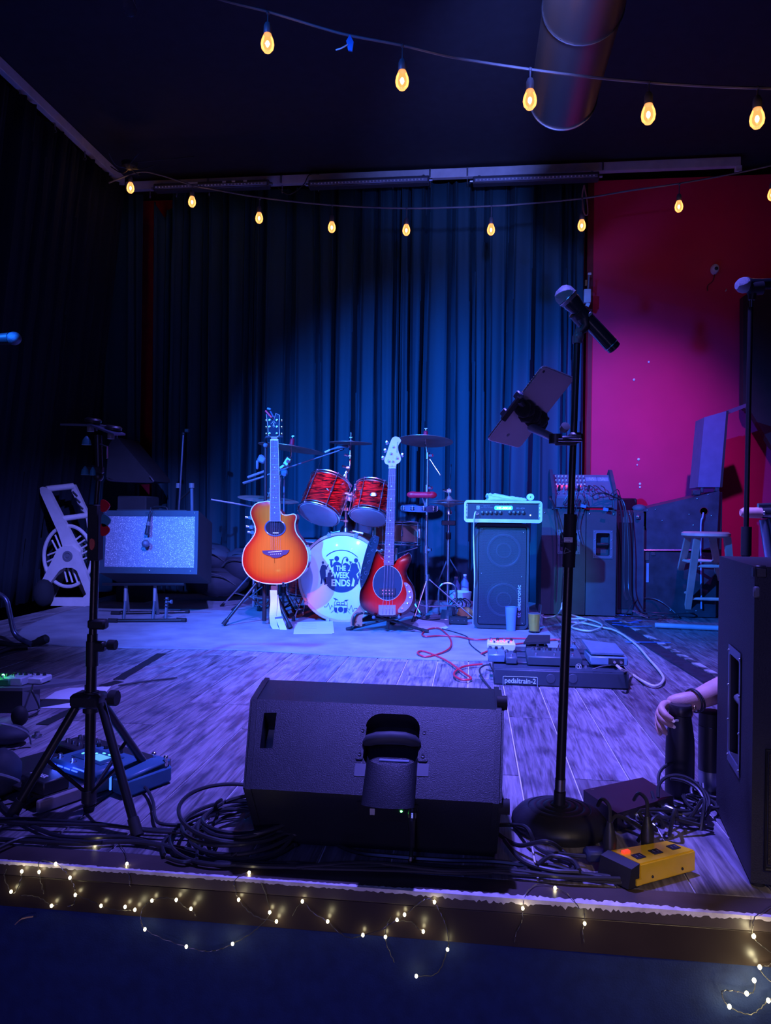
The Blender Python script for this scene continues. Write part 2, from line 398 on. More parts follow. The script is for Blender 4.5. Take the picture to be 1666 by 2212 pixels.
curtain('stage_curtain', xg, W(1262, 700, YB).x, lambda x, d, z: (x + .05 * max(0, (z - 1.5)) * (-.6 if x < xg + .15 else 0) * 0, YB + d + .06, z), 11, .004, ZR, 'wide dark blue pleated curtain hanging across the back of the stage', notch)
curtain('stage_curtain', XL - .5, W(302, 950, YB).x, lambda x, d, z: (x, YB + .02 + d * .3, z), 5, .004, ZR, 'narrow dark curtain strip in the left rear corner beside the red gap')
curtain('side_curtain', 1.2, YB - .1, lambda x, d, z: (XL - .07 - d - .36 * (1 - z / ZR), x, z), 23, .004, ZR, 'black pleated curtain hanging along the left side of the stage', m=mat('shaded_side_curtain', (.004, .010, .018), .85, var=.2, scale=5, stretch=(1, 1, .15)))  # curtain colour darkened here to keep this side in shade
# ---- ceiling rails
M_rail = mat('pale_metal_rail', (.70, .66, .66), .5, .1, var=.1)
def seg_rail(pa, pb, ya, yb, h=.055, dpt=.04):
    a = W(*pa, ya); b = W(*pb, yb); return a, b
rt = thing('curtain_track', 'long pale metal curtain track under the ceiling above the back curtain', 'curtain track', W(900, 380, YB - .05))
mb = MB(); a = W(290, 397, YB); z = 3.545
xa = W(275, 395, YB - .02).x; xb = W(1598, 362, YB - .02).x
part('rail', mb.box(((xa + xb) / 2, YB - .03, z + .01), (xb - xa, .05, .075), bev=.004), M_rail, rt)
for px in (455, 612, 930, 1010, 1300): 
    x = W(px, 380, YB).x; part('joint_plate', MB().box((x, YB - .062, z + .01), (.012, .012, .07), bev=.002), M_steel, rt)
for px in (328, 385, 455, 530, 612, 690, 770, 850, 930, 1010, 1090, 1170, 1250):
    x = W(px, 400, YB).x; mb = MB(); mb.cyl((x, YB - .03, z - .03), (x, YB - .03, z - .075), .005).torus((x, YB - .03, z - .085), (1, 0, 0), .011, .003, 12, 6)
    part('curtain_glider', mb, M_steel, rt)
x = W(1592, 372, YB).x; part('end_bracket', MB().box((x, YB - .03, z - .045), (.05, .04, .05), bev=.004), M_rail, rt)
lt = thing('curtain_track', 'pale track running along the left side curtain under the ceiling', 'curtain track', (XL, 3.5, z))
part('rail', MB().box((XL, 3.4, z + .03), (.05, 5.4, .075), bev=.004), M_rail, lt)
for i in range(9):
    y = 5.9 - i * .42; part('curtain_glider', MB().cyl((XL, y, z - .01), (XL, y, z - .06), .005).torus((XL, y, z - .07), (0, 1, 0), .011, .003, 12, 6), M_steel, lt)
# ---- LED light bars hung from the track
M_barled = mat('led_lens_grid', (.35, .38, .48), .25, .3)
for i, (pa, pb, lab, py) in enumerate(((335, 583, 'dim grey light bar on the track nearest the left corner', 404), (668, 928, 'middle light bar hanging from the track above the curtain', 396), (1022, 1294, 'light bar with dotted lens row next to the red wall', 388))):
    a = W(pa, py, YB - .14); b = W(pb, py - 9, YB - .14); cz = (a.z + b.z) / 2 - .015; L = b.x - a.x; cx = (a.x + b.x) / 2
    t = thing('light_bar', lab, 'stage light', (cx, YB - .14, cz - .03), 'light bars under the ceiling track')
    part('housing', MB().box((cx, YB - .14, cz), (L, .075, .06), bev=.006), mat('dark_bar_housing', (.07, .07, .085), .4), t)
    part('lens', MB().box((cx, YB - .182, cz - .006), (L - .03, .008, .026), bev=.002), M_barled, t)
    mb = MB()
    for k in range(int(L / .03)): mb.sph((a.x + .03 + k * .03 * (L - .04) / L, YB - .187, cz - .006), .007, 6)
    part('diodes', mb, mat('diode_lens', (.7, .72, .8), .15), t, kind='stuff')
    for s in (-1, 1):
        part('bracket', MB().box((cx + s * (L / 2 - .05), YB - .10, cz + .035), (.02, .05, .05), bev=.003).cyl((cx + s * (L / 2 - .02), YB - .15, cz), (cx + s * (L / 2 + .025), YB - .15, cz), .013), M_steel, t)
    if i == 0:
        for k in (.35, .62, .7, .8): part('sticker', MB().box((a.x + L * k, YB - .18, cz + .02), (.03 + .05 * (k == .35), .004, .012)), M_paper, t)
# cables drooping along the bars
def cable_w(name, pts, r, m, label, cat='cable', n=6, seg=6, group=None):
    return solo(name, MB().tube(spl(pts, n), r, seg), m, label, cat, group)
cable_w('hanging_cable', [W(600, 405, YB - .2), W(625, 420, YB - .22), W(655, 400, YB - .2), W(668, 378, YB - .16), W(690, 376, YB - .14)], .004, M_cable, 'short black cable looping between the first and second light bars')
t = thing('ceiling_fixture', 'small dark fixture with loose wires on the ceiling in the left rear corner', 'fixture', W(280, 352, YB - .8))
c = W(280, 352, YB - .8)
part('mount', MB().lathe([(.06, 0), (.055, -.03), (.02, -.05), (0, -.05)], c), M_blackmatte, t)
for k in range(5):
    a = k * 1.3; part('wire', MB().tube(spl([c + V((0, 0, -.04)), c + V((.1 * math.cos(a), .1 * math.sin(a), -.05)), c + V((.18 * math.cos(a + .3), .18 * math.sin(a + .3), .0))], 5), .004, 5), M_cable, t)
cable_w('hanging_cable', [c, W(360, 345, YB - .7), W(420, 338, YB - .7)], .004, M_cable, 'thin dark wire along the ceiling running right from the corner fixture')
# ---- round duct
ca = W(1217, 210, 3.9); R = 72 * mpp(1217, 3.9)
M_duct = mat('galvanised_duct', (.26, .20, .16), .42, .9, var=.25, scale=3, bump=.3, bscale=8, stretch=(1, .2, 1))
dt = thing('ventilation_duct', 'round galvanised metal duct running overhead towards the camera', 'duct', ca)
mb = MB()
def dpt(y): return V((ca.x, y, ca.z))
for k in range(5):
    y0 = 3.9 - k * 1.05; part('duct_section', MB().lathe([(R, 0), (R, 1.04), (R * .97, 1.04), (R * .97, 0)], dpt(y0), (0, -1, 0), 40, ring=True), M_duct, dt)
    part('seam_ring', MB().torus(dpt(y0 - .005), (0, 1, 0), R + .003, .0055, 48, 6), M_steel, dt)
part('end_cap', MB().lathe([(0, 0), (R * .99, 0), (R * .99, .01), (0, .01)], dpt(3.88), (0, -1, 0), 40), mat('duct_end_black', (.03, .03, .035), .6), dt)
for y in (3.2, 2.0): part('hanger_strap', MB().torus(dpt(y), (0, 1, 0), R + .004, .003, 32, 4).cyl(dpt(y) + V((0, 0, R)), V((ca.x, y, ZC)), .004), M_steel, dt)

# ---- string lights
M_wire = mat('string_light_wire', (.16, .16, .18), .5)
M_sock = mat('string_light_socket', (.10, .10, .12), .45)
def bulbglass():
    m = bpy.data.materials.new('amber_bulb_glass'); m.use_nodes = True; nt = m.node_tree; nt.nodes.clear(); N = nt.nodes.new; L = nt.links
    o = N('ShaderNodeOutputMaterial'); tr = N('ShaderNodeBsdfTransparent'); tr.inputs[0].default_value = (1, .8, .55, 1)
    gl = N('ShaderNodeBsdfGlossy'); gl.inputs['Roughness'].default_value = .08; em = N('ShaderNodeEmission'); em.inputs[0].default_value = (1, .36, .11, 1); em.inputs[1].default_value = .8
    fr = N('ShaderNodeFresnel'); fr.inputs[0].default_value = 1.45; m1 = N('ShaderNodeMixShader'); L.new(fr.outputs[0], m1.inputs[0]); L.new(tr.outputs[0], m1.inputs[1]); L.new(gl.outputs[0], m1.inputs[2])
    lw = N('ShaderNodeLayerWeight'); lw.inputs[0].default_value = .35
    ad = N('ShaderNodeAddShader'); L.new(m1.outputs[0], ad.inputs[0]); L.new(em.outputs[0], ad.inputs[1]); L.new(ad.outputs[0], o.inputs[0]); return m
M_bglass = bulbglass(); M_fil = emat('glowing_filament', (1.0, .66, .33), 22)
M_clear = mat('clear_glass', (.9, .92, .95), .04, trans=1.0, var=0, ior=1.3)
def string_lights(label, wire, bulbs, y, r, sag_lab=None, dark=(), k=1.0, power=.7):
    t = thing('string_lights', label, 'string lights', W(*bulbs[2][:2], y))
    part('wire', MB().tube(spl([W(a, b, y) for a, b in wire], 6), r, 6), M_wire, t)
    for i, (px, py, wy) in enumerate(bulbs):
        c = W(px, py, y); top = W(px + 1, wy, y); g = .045 * k
        off = (i in dark)
        # drop wire and socket
        part('socket', MB().cyl(top, c + V((0, 0, g * 1.95)), .0035).lathe([(.0, g * 2.0), (.011 * k, g * 1.9), (.017 * k, g * 1.6), (.018 * k, g * .9), (.014 * k, g * .75)], c, (0, 0, 1), 14).sph(top, .009, 8), M_sock, t)
        bl = part('bulb', MB().lathe([(0, -g), (.014 * k, -g * .93), (.026 * k, -g * .6), (.0295 * k, -g * .2), (.027 * k, g * .2), (.019 * k, g * .65), (.014 * k, g * .95), (0, g * .97)], c, (0, 0, 1), 20), M_clear if off else M_bglass, t)
        if off: continue
        mb = MB(); mb.sph(c + V((0, 0, -g * .12)), .0085 * k, 10, (1, 1, 1.7))
        part('filament', mb, M_fil, bl)
        l = bpy.data.lights.new('bulb_glow', 'POINT'); l.energy = power; l.color = (1, .5, .18); l.shadow_soft_size = .03
        lo = bpy.data.objects.new('bulb_glow', l); COL.objects.link(lo); lo.location = c + V((0, -.05, -g - .02))
    return t
string_lights('string of amber bulbs crossing nearest the camera below the ceiling duct', [(180, -95), (281, -60), (480, 0), (585, 27), (700, 62), (762, 78), (869, 98), (985, 125), (1145, 150), (1290, 168), (1400, 178), (1520, 186), (1620, 190), (1720, 192)],
    [(281, 14, -60), (578, 92, 28), (869, 172, 99), (1145, 214, 150), (1401, 245, 178), (1636, 254, 190)], 3.15, .0055, dark=(0,), power=.16)
string_lights('string of amber bulbs hanging across the curtain towards the red wall', [(235, 395), (300, 372), (345, 378), (415, 400), (450, 407), (565, 427), (717, 443), (882, 450), (1063, 445), (1150, 439), (1262, 428), (1360, 412), (1470, 396), (1600, 372), (1720, 345)],
    [(282, 405, 385), (415, 435, 402), (560, 470, 430), (717, 490, 444), (878, 496, 451), (1061, 495, 446), (1257, 486, 430), (1467, 445, 398), (1668, 420, 360)], 5.55, .0065, k=1.0, power=.12)
p = W(757, 95, 3.13)
t = thing('paper_tag', 'blue paper tag clipped on the near string between its lit bulbs', 'tag', p)
part('tag', MB().pw([W(748, 88, 3.13), W(756, 74, 3.13), W(764, 90, 3.13), W(761, 110, 3.13), (W(752, 108, 3.13))], (0, .008, .0)), M_tapeblue, t)
part('tie', MB().tube(spl([W(752, 96, 3.13), W(738, 104, 3.12), W(726, 108, 3.13)], 5), .003, 5), M_white, t)
# ================================================================ DRUM KIT
def wavered():
    m = bpy.data.materials.new('red_oyster_shell'); m.use_nodes = True; nt = m.node_tree; N = nt.nodes.new; L = nt.links; b = nt.nodes['Principled BSDF']
    tc = N('ShaderNodeTexCoord'); mp = N('ShaderNodeMapping'); mp.inputs['Scale'].default_value = (5, 5, 42); L.new(tc.outputs['Object'], mp.inputs[0])
    n = N('ShaderNodeTexNoise'); n.inputs['Scale'].default_value = 1.6; n.inputs['Detail'].default_value = 5; n.inputs['Distortion'].default_value = 1.6; L.new(mp.outputs[0], n.inputs['Vector'])
    r = N('ShaderNodeValToRGB'); e = r.color_ramp.elements; e[0].position = .38; e[0].color = (.012, .001, .002, 1); e[1].position = .62; e[1].color = (.95, .02, .012, 1)
    x = e.new(.5); x.color = (.42, .006, .005, 1); L.new(n.outputs['Fac'], r.inputs[0]); L.new(r.outputs[0], b.inputs['Base Color'])
    b.inputs['Roughness'].default_value = .3; b.inputs['Coat Weight'].default_value = .8; b.inputs['Coat Roughness'].default_value = .06; return m
M_shell = wavered()
M_head = mat('drum_head_white', (.80, .82, .84), .38, var=.03, coat=.2)
M_headclear = mat('clear_drum_head', (.34, .30, .36), .25, var=.1, coat=.4)
M_hoop = mat('natural_maple_hoop', (.62, .42, .36), .35, var=.15, coat=.4)
M_logo = mat('dark_blue_logo_print', (.012, .03, .09), .5)
M_felt = mat('red_cymbal_felt', (.85, .01, .05), .6, emit=None)
def lug(c, d, L, r=.008):        # tube lug with rod along d
    mb = MB(); d = V(d).normalized(); c = V(c)
    mb.cyl(c - d * L / 2, c + d * L / 2, .0035, seg=8).cyl(c - d * .02, c + d * .02, r, seg=10).sph(c + d * L / 2, .007, 8).sph(c - d * L / 2, .007, 8); return mb
def drum(name, label, cb, ax, R, L, nl=6, shell=None, bottom=None, top=None, group=None):
    ax = V(ax).normalized(); x, y, _ = frame(ax); cb = V(cb); ct = cb + ax * L
    t = thing(name, label, 'drum', (cb.x, cb.y, min(cb.z, ct.z)), group)
    part('shell', MB().lathe([(R, .02), (R, L - .02)], cb, ax, 40), shell or M_shell, t)
    for nm, c, s, m in (('bottom_head', cb, -1, bottom or M_headclear), ('top_head', ct, 1, top or M_head)):
        part(nm, MB().lathe([(0, 0), (R * .97, 0), (R * .99, -.006), (0, -.006)], c + ax * .004 * s, ax * s, 40), m, t)
        part('rim', MB().torus(c + ax * s * -.004, ax, R + .006, .0055, 44, 8).torus(c + ax * s * -.022, ax, R + .004, .0035, 44, 6), M_chrome, t)
    for k in range(nl):
        a = 2 * PI * k / nl + .3; u = x * math.cos(a) + y * math.sin(a)
        part('lug', lug(cb + ax * L / 2 + u * (R + .012), ax, L - .01), M_chrome, t)
    return t, x, y, ax, cb, ct
YD = 4.85
mpD = mpp(739, YD)
cF = W(739, 1248, YD); RB = 95 * mpD
bd = thing('bass_drum', 'red bass drum whose white front head reads THE WEEK ENDS', 'drum', (cF.x, YD + .2, 0))
part('shell', MB().lathe([(RB - .012, .03), (RB - .012, .44)], cF, (0, 1, 0), 56), M_shell, bd)
part('front_hoop', MB().lathe([(RB - .012, 0), (RB, -.002), (RB + .005, .004), (RB + .005, .042), (RB - .008, .045), (RB - .012, .03)], cF, (0, 1, 0), 72, ring=True), M_hoop, bd)
part('hoop_inlay', MB().torus(cF + V((0, .024, 0)), (0, 1, 0), RB + .006, .004, 64, 6), mat('black_hoop_inlay', (.05, .02, .02), .3), bd)
part('rear_hoop', MB().lathe([(RB - .012, 0), (RB + .005, 0), (RB + .005, .04), (RB - .012, .04)], cF + V((0, .42, 0)), (0, 1, 0), 56, ring=True), M_hoop, bd)
head = part('front_head', MB().lathe([(0, 0), (RB - .02, .002), (RB - .012, .008), (RB - .012, .02), (0, .02)], cF + V((0, .008, 0)), (0, 1, 0), 72), M_head, bd)
for a in (108, 72, 36, 0, -36, -72, -108, -144, 180, 144):
    u = V((math.cos(math.radians(a)), 0, math.sin(math.radians(a))))
    M = lookM(cF + u * (RB + .004), u, (0, 1, 0)); mb = MB()
    mb.T = M; mb.box((0, .02, .004), (.026, .055, .01), bev=.003).box((0, -.004, -.006), (.024, .008, .022), bev=.002); mb.T = Matrix.Identity(4)
    part('claw', mb, M_chrome, bd)
    part('tension_rod', MB().cyl(cF + u * (RB + .016) + V((0, .0, 0)), cF + u * (RB + .016) + V((0, .12, 0)), .0035, seg=8).cyl(cF + u * (RB + .014) + V((0, .10, 0)), cF + u * (RB + .012) + V((0, .17, 0)), .009, seg=10), M_chrome, bd)
# spurs
for s, foot in ((-1, W(634, 1338, YD - .03)), (1, W(846, 1342, YD - .03))):
    a = cF + V((s * RB * .93, .12, -.10)); foot.z = .012
    part('spur', MB().tube([a, a.lerp(foot, .5)], .009, 10).tube([a.lerp(foot, .45), foot], .006, 8).sph(a, .016, 10), M_chrome, bd)
    part('spur_foot', MB().cyl(foot + V((0, 0, .028)), foot + V((0, 0, -.010)), .011, .014, 12), M_rubber, bd)
# --- logo on the head: lettering, singers and little drum kit (crop units around the head centre)
U = mpD / 8.33
LM = wallM(739, 1248, YD); LM.translation = cF + V((0, .0068, 0))
def lg(x, y): return ((x - 991) * U, (1066 - y) * U)
def lprism(mb, pts, t=.0016): return mb.prism([lg(*p) for p in pts], t, LM)
def lcirc(cx, cy, r, n=20, sx=1, sy=1): return [(cx + r * sx * math.cos(2 * PI * k / n), cy + r * sy * math.sin(2 * PI * k / n)) for k in range(n)]
arc = [(975 + 402 * math.cos(math.radians(a)), 972 - 402 * math.sin(math.radians(a))) for a in range(42, 137, 5)]
arc2 = [(975 + 390 * math.cos(math.radians(a)), 972 - 390 * math.sin(math.radians(a))) for a in range(136, 41, -5)]
lo = part('logo_arc', lprism(MB(), arc + arc2), M_logo, head)
disc = [(975 + 338 * math.cos(math.radians(a)), 992 + 338 * math.sin(math.radians(a))) for a in range(8, 146, 6)]
disc += [(760, 1140), (700, 1130), (735, 1070), (830, 1040), (835, 850), (980, 840), (1120, 845), (1150, 800), (1180, 850), (1260, 920), (1300, 960)]
part('logo_disc', lprism(MB(), disc), M_logo, head)
def fig(name, hd, body, extra=()):
    mb = MB(); lprism(mb, hd, .0015); lprism(mb, body, .0014)
    for e in extra: lprism(mb, e, .0013)
    part(name, mb, M_logo, head)
fig('logo_singer', lcirc(888, 728, 42, sy=1.08), [(850, 850), (790, 893), (772, 840), (770, 770), (805, 775), (815, 850), (835, 805), (880, 778), (925, 790), (975, 822), (990, 1000), (840, 1000), (830, 900)], [[(750, 745), (832, 738), (834, 756), (790, 772), (752, 760)]])
fig('logo_singer', lcirc(1076, 748, 24, sy=1.3), [(1010, 900), (1000, 830), (1040, 800), (1090, 815), (1125, 850), (1140, 960), (1010, 960)], [[(975, 830), (985, 760), (1010, 710), (1050, 692), (1085, 705), (1078, 716), (1050, 702), (1018, 722), (1000, 765), (992, 828)]])
fig('logo_bassist', lcirc(1236, 755, 36, sy=1.1), [(1110, 768), (1160, 778), (1195, 808), (1230, 800), (1262, 830), (1270, 880), (1300, 930), (1255, 955), (1260, 1010), (1290, 1090), (1275, 1180), (1225, 1150), (1190, 1030), (1150, 1010), (1160, 880), (1130, 850), (1120, 790)], [[(1275, 785), (1290, 780), (1320, 900), (1310, 910)]])
fig('logo_guitarist', lcirc(640, 806, 22, sy=1.2), [(628, 838), (690, 850), (705, 880), (738, 832), (745, 842), (712, 905), (725, 925), (690, 930), (695, 1010), (690, 1090), (705, 1190), (665, 1205), (668, 1180), (640, 1090), (632, 1180), (600, 1190), (610, 1100), (590, 1020), (582, 960), (605, 880)])
fig('logo_drummer', lcirc(773, 952, 18, sy=1.2), [(750, 975), (800, 975), (815, 1010), (795, 1030), (790, 1060), (755, 1090), (760, 1190), (700, 1190), (670, 1100), (690, 1060), (722, 1060), (730, 990)], [[(680, 1022), (740, 1026), (740, 1031), (680, 1028)]])
mb = lprism(MB(), [(1188, 1058), (1222, 1110), (1202, 1215), (1158, 1215), (1178, 1120)], .0024); lprism(mb, [(1246, 1000), (1285, 955), (1292, 965), (1262, 1010), (1288, 1040), (1278, 1090)], .0024)
lprism(mb, [(1095, 935), (1120, 915), (1135, 945), (1095, 948)], .0024); lprism(mb, [(1118, 925), (1148, 800), (1185, 790), (1180, 800), (1154, 808), (1126, 930)], .0024)
part('logo_cutout', mb, M_head, head)
for s, x0, y0, x1, y1 in (('THE', 878, 850, 1056, 943), ('WEEK', 828, 966, 1126, 1076), ('ENDS', 800, 1096, 1136, 1220)):
    a = lg(x0, y1); part('lettering', textmesh(s, LM @ Matrix.Translation(V((a[0], a[1], .0022))), (x1 - x0) * U, (y1 - y0) * U, .0006, .035), M_head, head)
mb = MB()
def lline(mb, pts, wd=6):
    for (x0, y0), (x1, y1) in zip(pts, pts[1:]):
        dx, dy = x1 - x0, y1 - y0; l = math.hypot(dx, dy); nx, ny = -dy / l * wd / 2, dx / l * wd / 2
        lprism(mb, [(x0 + nx, y0 + ny), (x1 + nx, y1 + ny), (x1 - nx, y1 - ny), (x0 - nx, y0 - ny)], .0014)
lline(mb, [(680, 1594), (715, 1592), (748, 1520), (780, 1640), (808, 1560), (840, 1598)]); lline(mb, [(1095, 1605), (1128, 1640), (1162, 1550), (1192, 1672), (1218, 1605), (1262, 1604)])
lprism(mb, lcirc(682, 1594, 9)); lprism(mb, lcirc(1262, 1604, 9)); part('logo_pulse', mb, M_logo, head)
mb = MB(); lprism(mb, lcirc(970, 1632, 48)); lprism(mb, [(850, 1600), (905, 1600), (905, 1690), (870, 1685), (850, 1640)]); lprism(mb, [(1030, 1600), (1090, 1600), (1090, 1640), (1070, 1685), (1030, 1690)])
lline(mb, [(860, 1555), (1090, 1555)], 10); lline(mb, [(900, 1505), (955, 1505), (955, 1545), (900, 1545), (900, 1505)], 8); lline(mb, [(980, 1505), (1040, 1505), (1040, 1545), (980, 1545), (980, 1505)], 8)
lprism(mb, [(830, 1430), (885, 1440), (930, 1470), (870, 1462)]); lprism(mb, [(1015, 1488), (1055, 1462), (1110, 1455), (1075, 1480)])
lline(mb, [(880, 1460), (856, 1520), (856, 1600)]); lline(mb, [(1070, 1470), (1088, 1520), (1088, 1600)]); lline(mb, [(845, 1650), (795, 1698)]); lline(mb, [(1095, 1650), (1142, 1698)]); lline(mb, [(925, 1680), (905, 1700)]); lline(mb, [(1015, 1680), (1035, 1700)])
part('logo_drum_kit', mb, M_logo, head)

# --- toms
def tombracket(t, c, toward):
    part('bracket', MB().box(c, (.05, .035, .05), bev=.006).cyl(c, toward, .009).sph(toward, .018, 12).cyl(c + V((0, -.02, .02)), c + V((.0, -.05, .02)), .006).box(c + V((0, -.05, .02)), (.03, .006, .012), bev=.002), M_chrome, t)
YT = 4.88
b1 = W(688, 1112, YT - .08); t1, x1_, y1_, a1_, cb1, ct1 = drum('rack_tom', 'red oyster rack tom on the left above the bass drum', b1, (.20, .52, .83), .136, .27, 6, group='rack toms')
hub = W(747, 1085, YT + .02)
tombracket(t1, cb1 + a1_ * .15 + V((.15, .02, 0)), hub + V((-.03, 0, .02)))
b2 = W(796, 1118, YT - .06); t2, *_r, cb2, ct2 = drum('rack_tom', 'red oyster rack tom on the right beside the bass guitar neck', b2, (.10, .48, .86), .122, .235, 6, group='rack toms')
tombracket(t2, cb2 + V((-.13, .08, .13)), hub + V((.03, 0, .02)))
for t, c in ((t1, cb1 + a1_ * .17), (t2, cb2 + V((.02, .05, .13)))):
    cc = c + V((.02, -.135 if t is t1 else -.115, .02)); part('badge', MB().lathe([(0, 0), (.018, 0), (.015, .003), (0, .003)], cc, (0, -1, .3), 16, 1.4, .8), M_steel, t)
cft = W(680, 1200, 5.35); cft.z = .12
drum('floor_tom', 'red oyster floor tom behind the bass drum at its left', cft, (0, 0, 1), .19, .40, 8)
for a in (.4, 2.5, 4.6):
    u = V((math.cos(a), math.sin(a), 0)) * .205; c = V((cft.x, cft.y, 0)) + u
    part('leg', MB().tube([c + V((0, 0, .42)), c + V((0, 0, .05)), c + u * .15 + V((0, 0, .015))], .006, 8).cyl(c + u * .15 + V((0, 0, .03)), c + u * .15, .012), M_chrome, [o for o in LOC if o.name == 'floor_tom'][0])
# snare
csn = W(857, 1178, 5.3); sn = drum('snare_drum', 'copper snare drum between the bass guitar neck and the crash stand', csn, (0, .06, 1), .165, .165, 8, mat('copper_shell', (.62, .30, .20), .3, .6, var=.25, scale=5, coat=.5))[0]
part('throw_off', MB().box(csn + V((.165, -.05, .09)), (.02, .03, .07), bev=.004), M_chrome, sn)
part('snare_stand', MB().cyl(V((csn.x, csn.y, csn.z - .02)), V((csn.x, csn.y, .25)), .012).tube([V((csn.x, csn.y, .3)), V((csn.x - .2, csn.y - .15, .015))], .008).tube([V((csn.x, csn.y, .3)), V((csn.x + .2, csn.y - .12, .015))], .008).tube([V((csn.x, csn.y, .3)), V((csn.x, csn.y + .25, .015))], .008).tube([csn + V((-.15, 0, -.01)), V((csn.x, csn.y, csn.z - .06)), csn + V((.15, 0, -.01))], .006), M_chrome, sn)
# --- cymbals
def cymbal(c, n, R, t, nm='cymbal', felt=True, bell=.028, m=None):
    prof = [(.006, bell), (R * .09, bell * .95), (R * .17, bell * .55), (R * .2, bell * .38), (R * .6, bell * .16), (R, 0), (R, -.0015), (R * .6, bell * .13), (R * .2, bell * .32), (.006, bell * .85)]
    cy = part(nm, MB().lathe(prof, c, n, 48, ring=True), m or M_cymbal, t)
    if felt:
        part('felt', MB().cyl(V(c) + V(n).normalized() * bell, V(c) + V(n).normalized() * (bell + .03), .017, .015, 16).sph(V(c) + V(n).normalized() * (bell + .03), .016, 12), M_felt, t)
    part('wing_nut', MB().cyl(V(c) + V(n).normalized() * (bell - .05), V(c) + V(n).normalized() * (bell + .055), .004).box(V(c) + V(n).normalized() * (bell + (.06 if felt else .02)), (.022, .005, .01), bev=.002), M_chrome, t)
    return cy
def tripod(t, base, h, r, feet, m=None, tube=.0065, brace=True, hub=.018):
    m = m or M_chrome; base = V(base)
    for f in feet:
        f = V(f); top = V((base.x, base.y, h)); f0 = V((f.x, f.y, .014))
        pm = MB().tube([top + (f0 - top) * .04, f0], tube, 8, flat=.6)
        if brace: pm.tube([V((base.x, base.y, h * .35)), top.lerp(f0, .62)], tube * .7, 6)
        part('leg', pm, m, t); d = (f0 - top).normalized()
        part('foot', MB().cyl(f0 - d * .03, f0 + d * .012, .011, .013, 10), M_rubber, t)
    part('hub', MB().cyl((base.x, base.y, h - .02), (base.x, base.y, h + .02), hub), m, t)
    part('brace_collar', MB().cyl((base.x, base.y, h * .35 - .015), (base.x, base.y, h * .35 + .015), hub * .8), m, t)
def knob(mb, c, d, r=.011, L=.025):
    d = V(d).normalized(); c = V(c); mb.cyl(c, c + d * L, r * .4).cyl(c + d * L * .6, c + d * (L + .012), r, seg=10); return mb
# right crash
Y = 5.02; c = W(919, 953, Y)
t = thing('cymbal_stand', 'chrome stand with a large crash cymbal and red felt right of the bass guitar', 'cymbal', (c.x, Y, 0))
cymbal(c, (.03, .13, 1), 60 * mpp(917, Y), t)
pb = W(922, 1318, Y); pb.z = .06; top = W(924, 985, Y)
mb = MB().tube([pb, W(921, 1180, Y)], .0125, 12).tube([W(921, 1190, Y), W(923, 1060, Y)], .010, 12).tube([W(923, 1070, Y), top, c], .007, 10)
part('pole', mb, M_chrome, t)
for q in ((921, 1188), (923, 1055), (924, 985)): q = W(*q, Y); part('collar', knob(MB().cyl(q - V((0, 0, .022)), q + V((0, 0, .022)), .018), q, (1, -.4, .1)), M_chrome, t)
part('boom_tail', MB().tube([top, W(951, 1026, Y - .03)], .005, 8).sph(W(951, 1026, Y - .03), .008), M_chrome, t)
f1 = F(1035, 1350); f2 = F(893, 1345); f3 = F(905, 1290)
tripod(t, (pb.x, Y, 0), .30, 0, [f1, f2, V((pb.x - .1, Y + .35, 0))], tube=.008)
# middle splash on pole from the drum
Y = 4.98; c = W(758, 957, Y)
t = thing('cymbal_stand', 'thin chrome arm holding a small cymbal above the gap between the toms', 'cymbal', (hub.x, Y, RB * 2 - .02))
cymbal(c, (.02, -.0, 1), 46 * mpp(758, Y), t, felt=False, bell=.018)
mb = MB().tube([W(747, 1158, Y - .05), W(748, 1022, Y - .04)], .011, 12).tube([W(748, 1030, Y - .04), W(756, 1010, Y), W(757, 965, Y), c], .006, 10).tube([W(735, 1045, Y - .04), W(754, 1008, Y - .02)], .006, 8)
part('pole', mb, M_chrome, t)
mb = MB()
for q, s in (((748, 1075), .026), ((748, 1050), .018), ((747, 1100), .022), ((752, 1010), .016), ((756, 985), .012), ((747, 1125), .018)):
    q = W(*q, Y - .06); mb.box(q, (s * 2, s * 1.3, s * 1.2), bev=.004); knob(mb, q, (rnd.choice([-1, 1]), -.6, .2), .009, .03)
part('clamp', mb, M_chrome, t)
for sx in (-1, 1):
    for k in range(5):
        q = W(748 + sx * (12 + 9 * k), 1062 + 5 * math.sin(k * 2.1 + sx) - 4 * k, Y - .05 - .01 * k); mb = MB().sph(q, .014, 8, (1, .8, 1.1)); mb.cyl(q, q + V((.012 * sx, -.02, .016)), .005); part('tom_arm_joint', mb, M_chrome, t)
    part('tom_arm', MB().tube([W(748, 1078, Y - .06), W(748 + sx * 30, 1062, Y - .03), W(748 + sx * 46, 1062, Y)], .010, 10), M_chrome, t)
part('base_bracket', MB().lathe([(.04, 0), (.038, .02), (.018, .035), (.014, .06)], W(747, 1160, Y - .08), (0, 0, 1), 20).tube([W(715, 1153, Y - .09), W(735, 1148, Y - .09)], .008).tube([W(762, 1148, Y - .09), W(785, 1153, Y - .09)], .011), M_chrome, t)
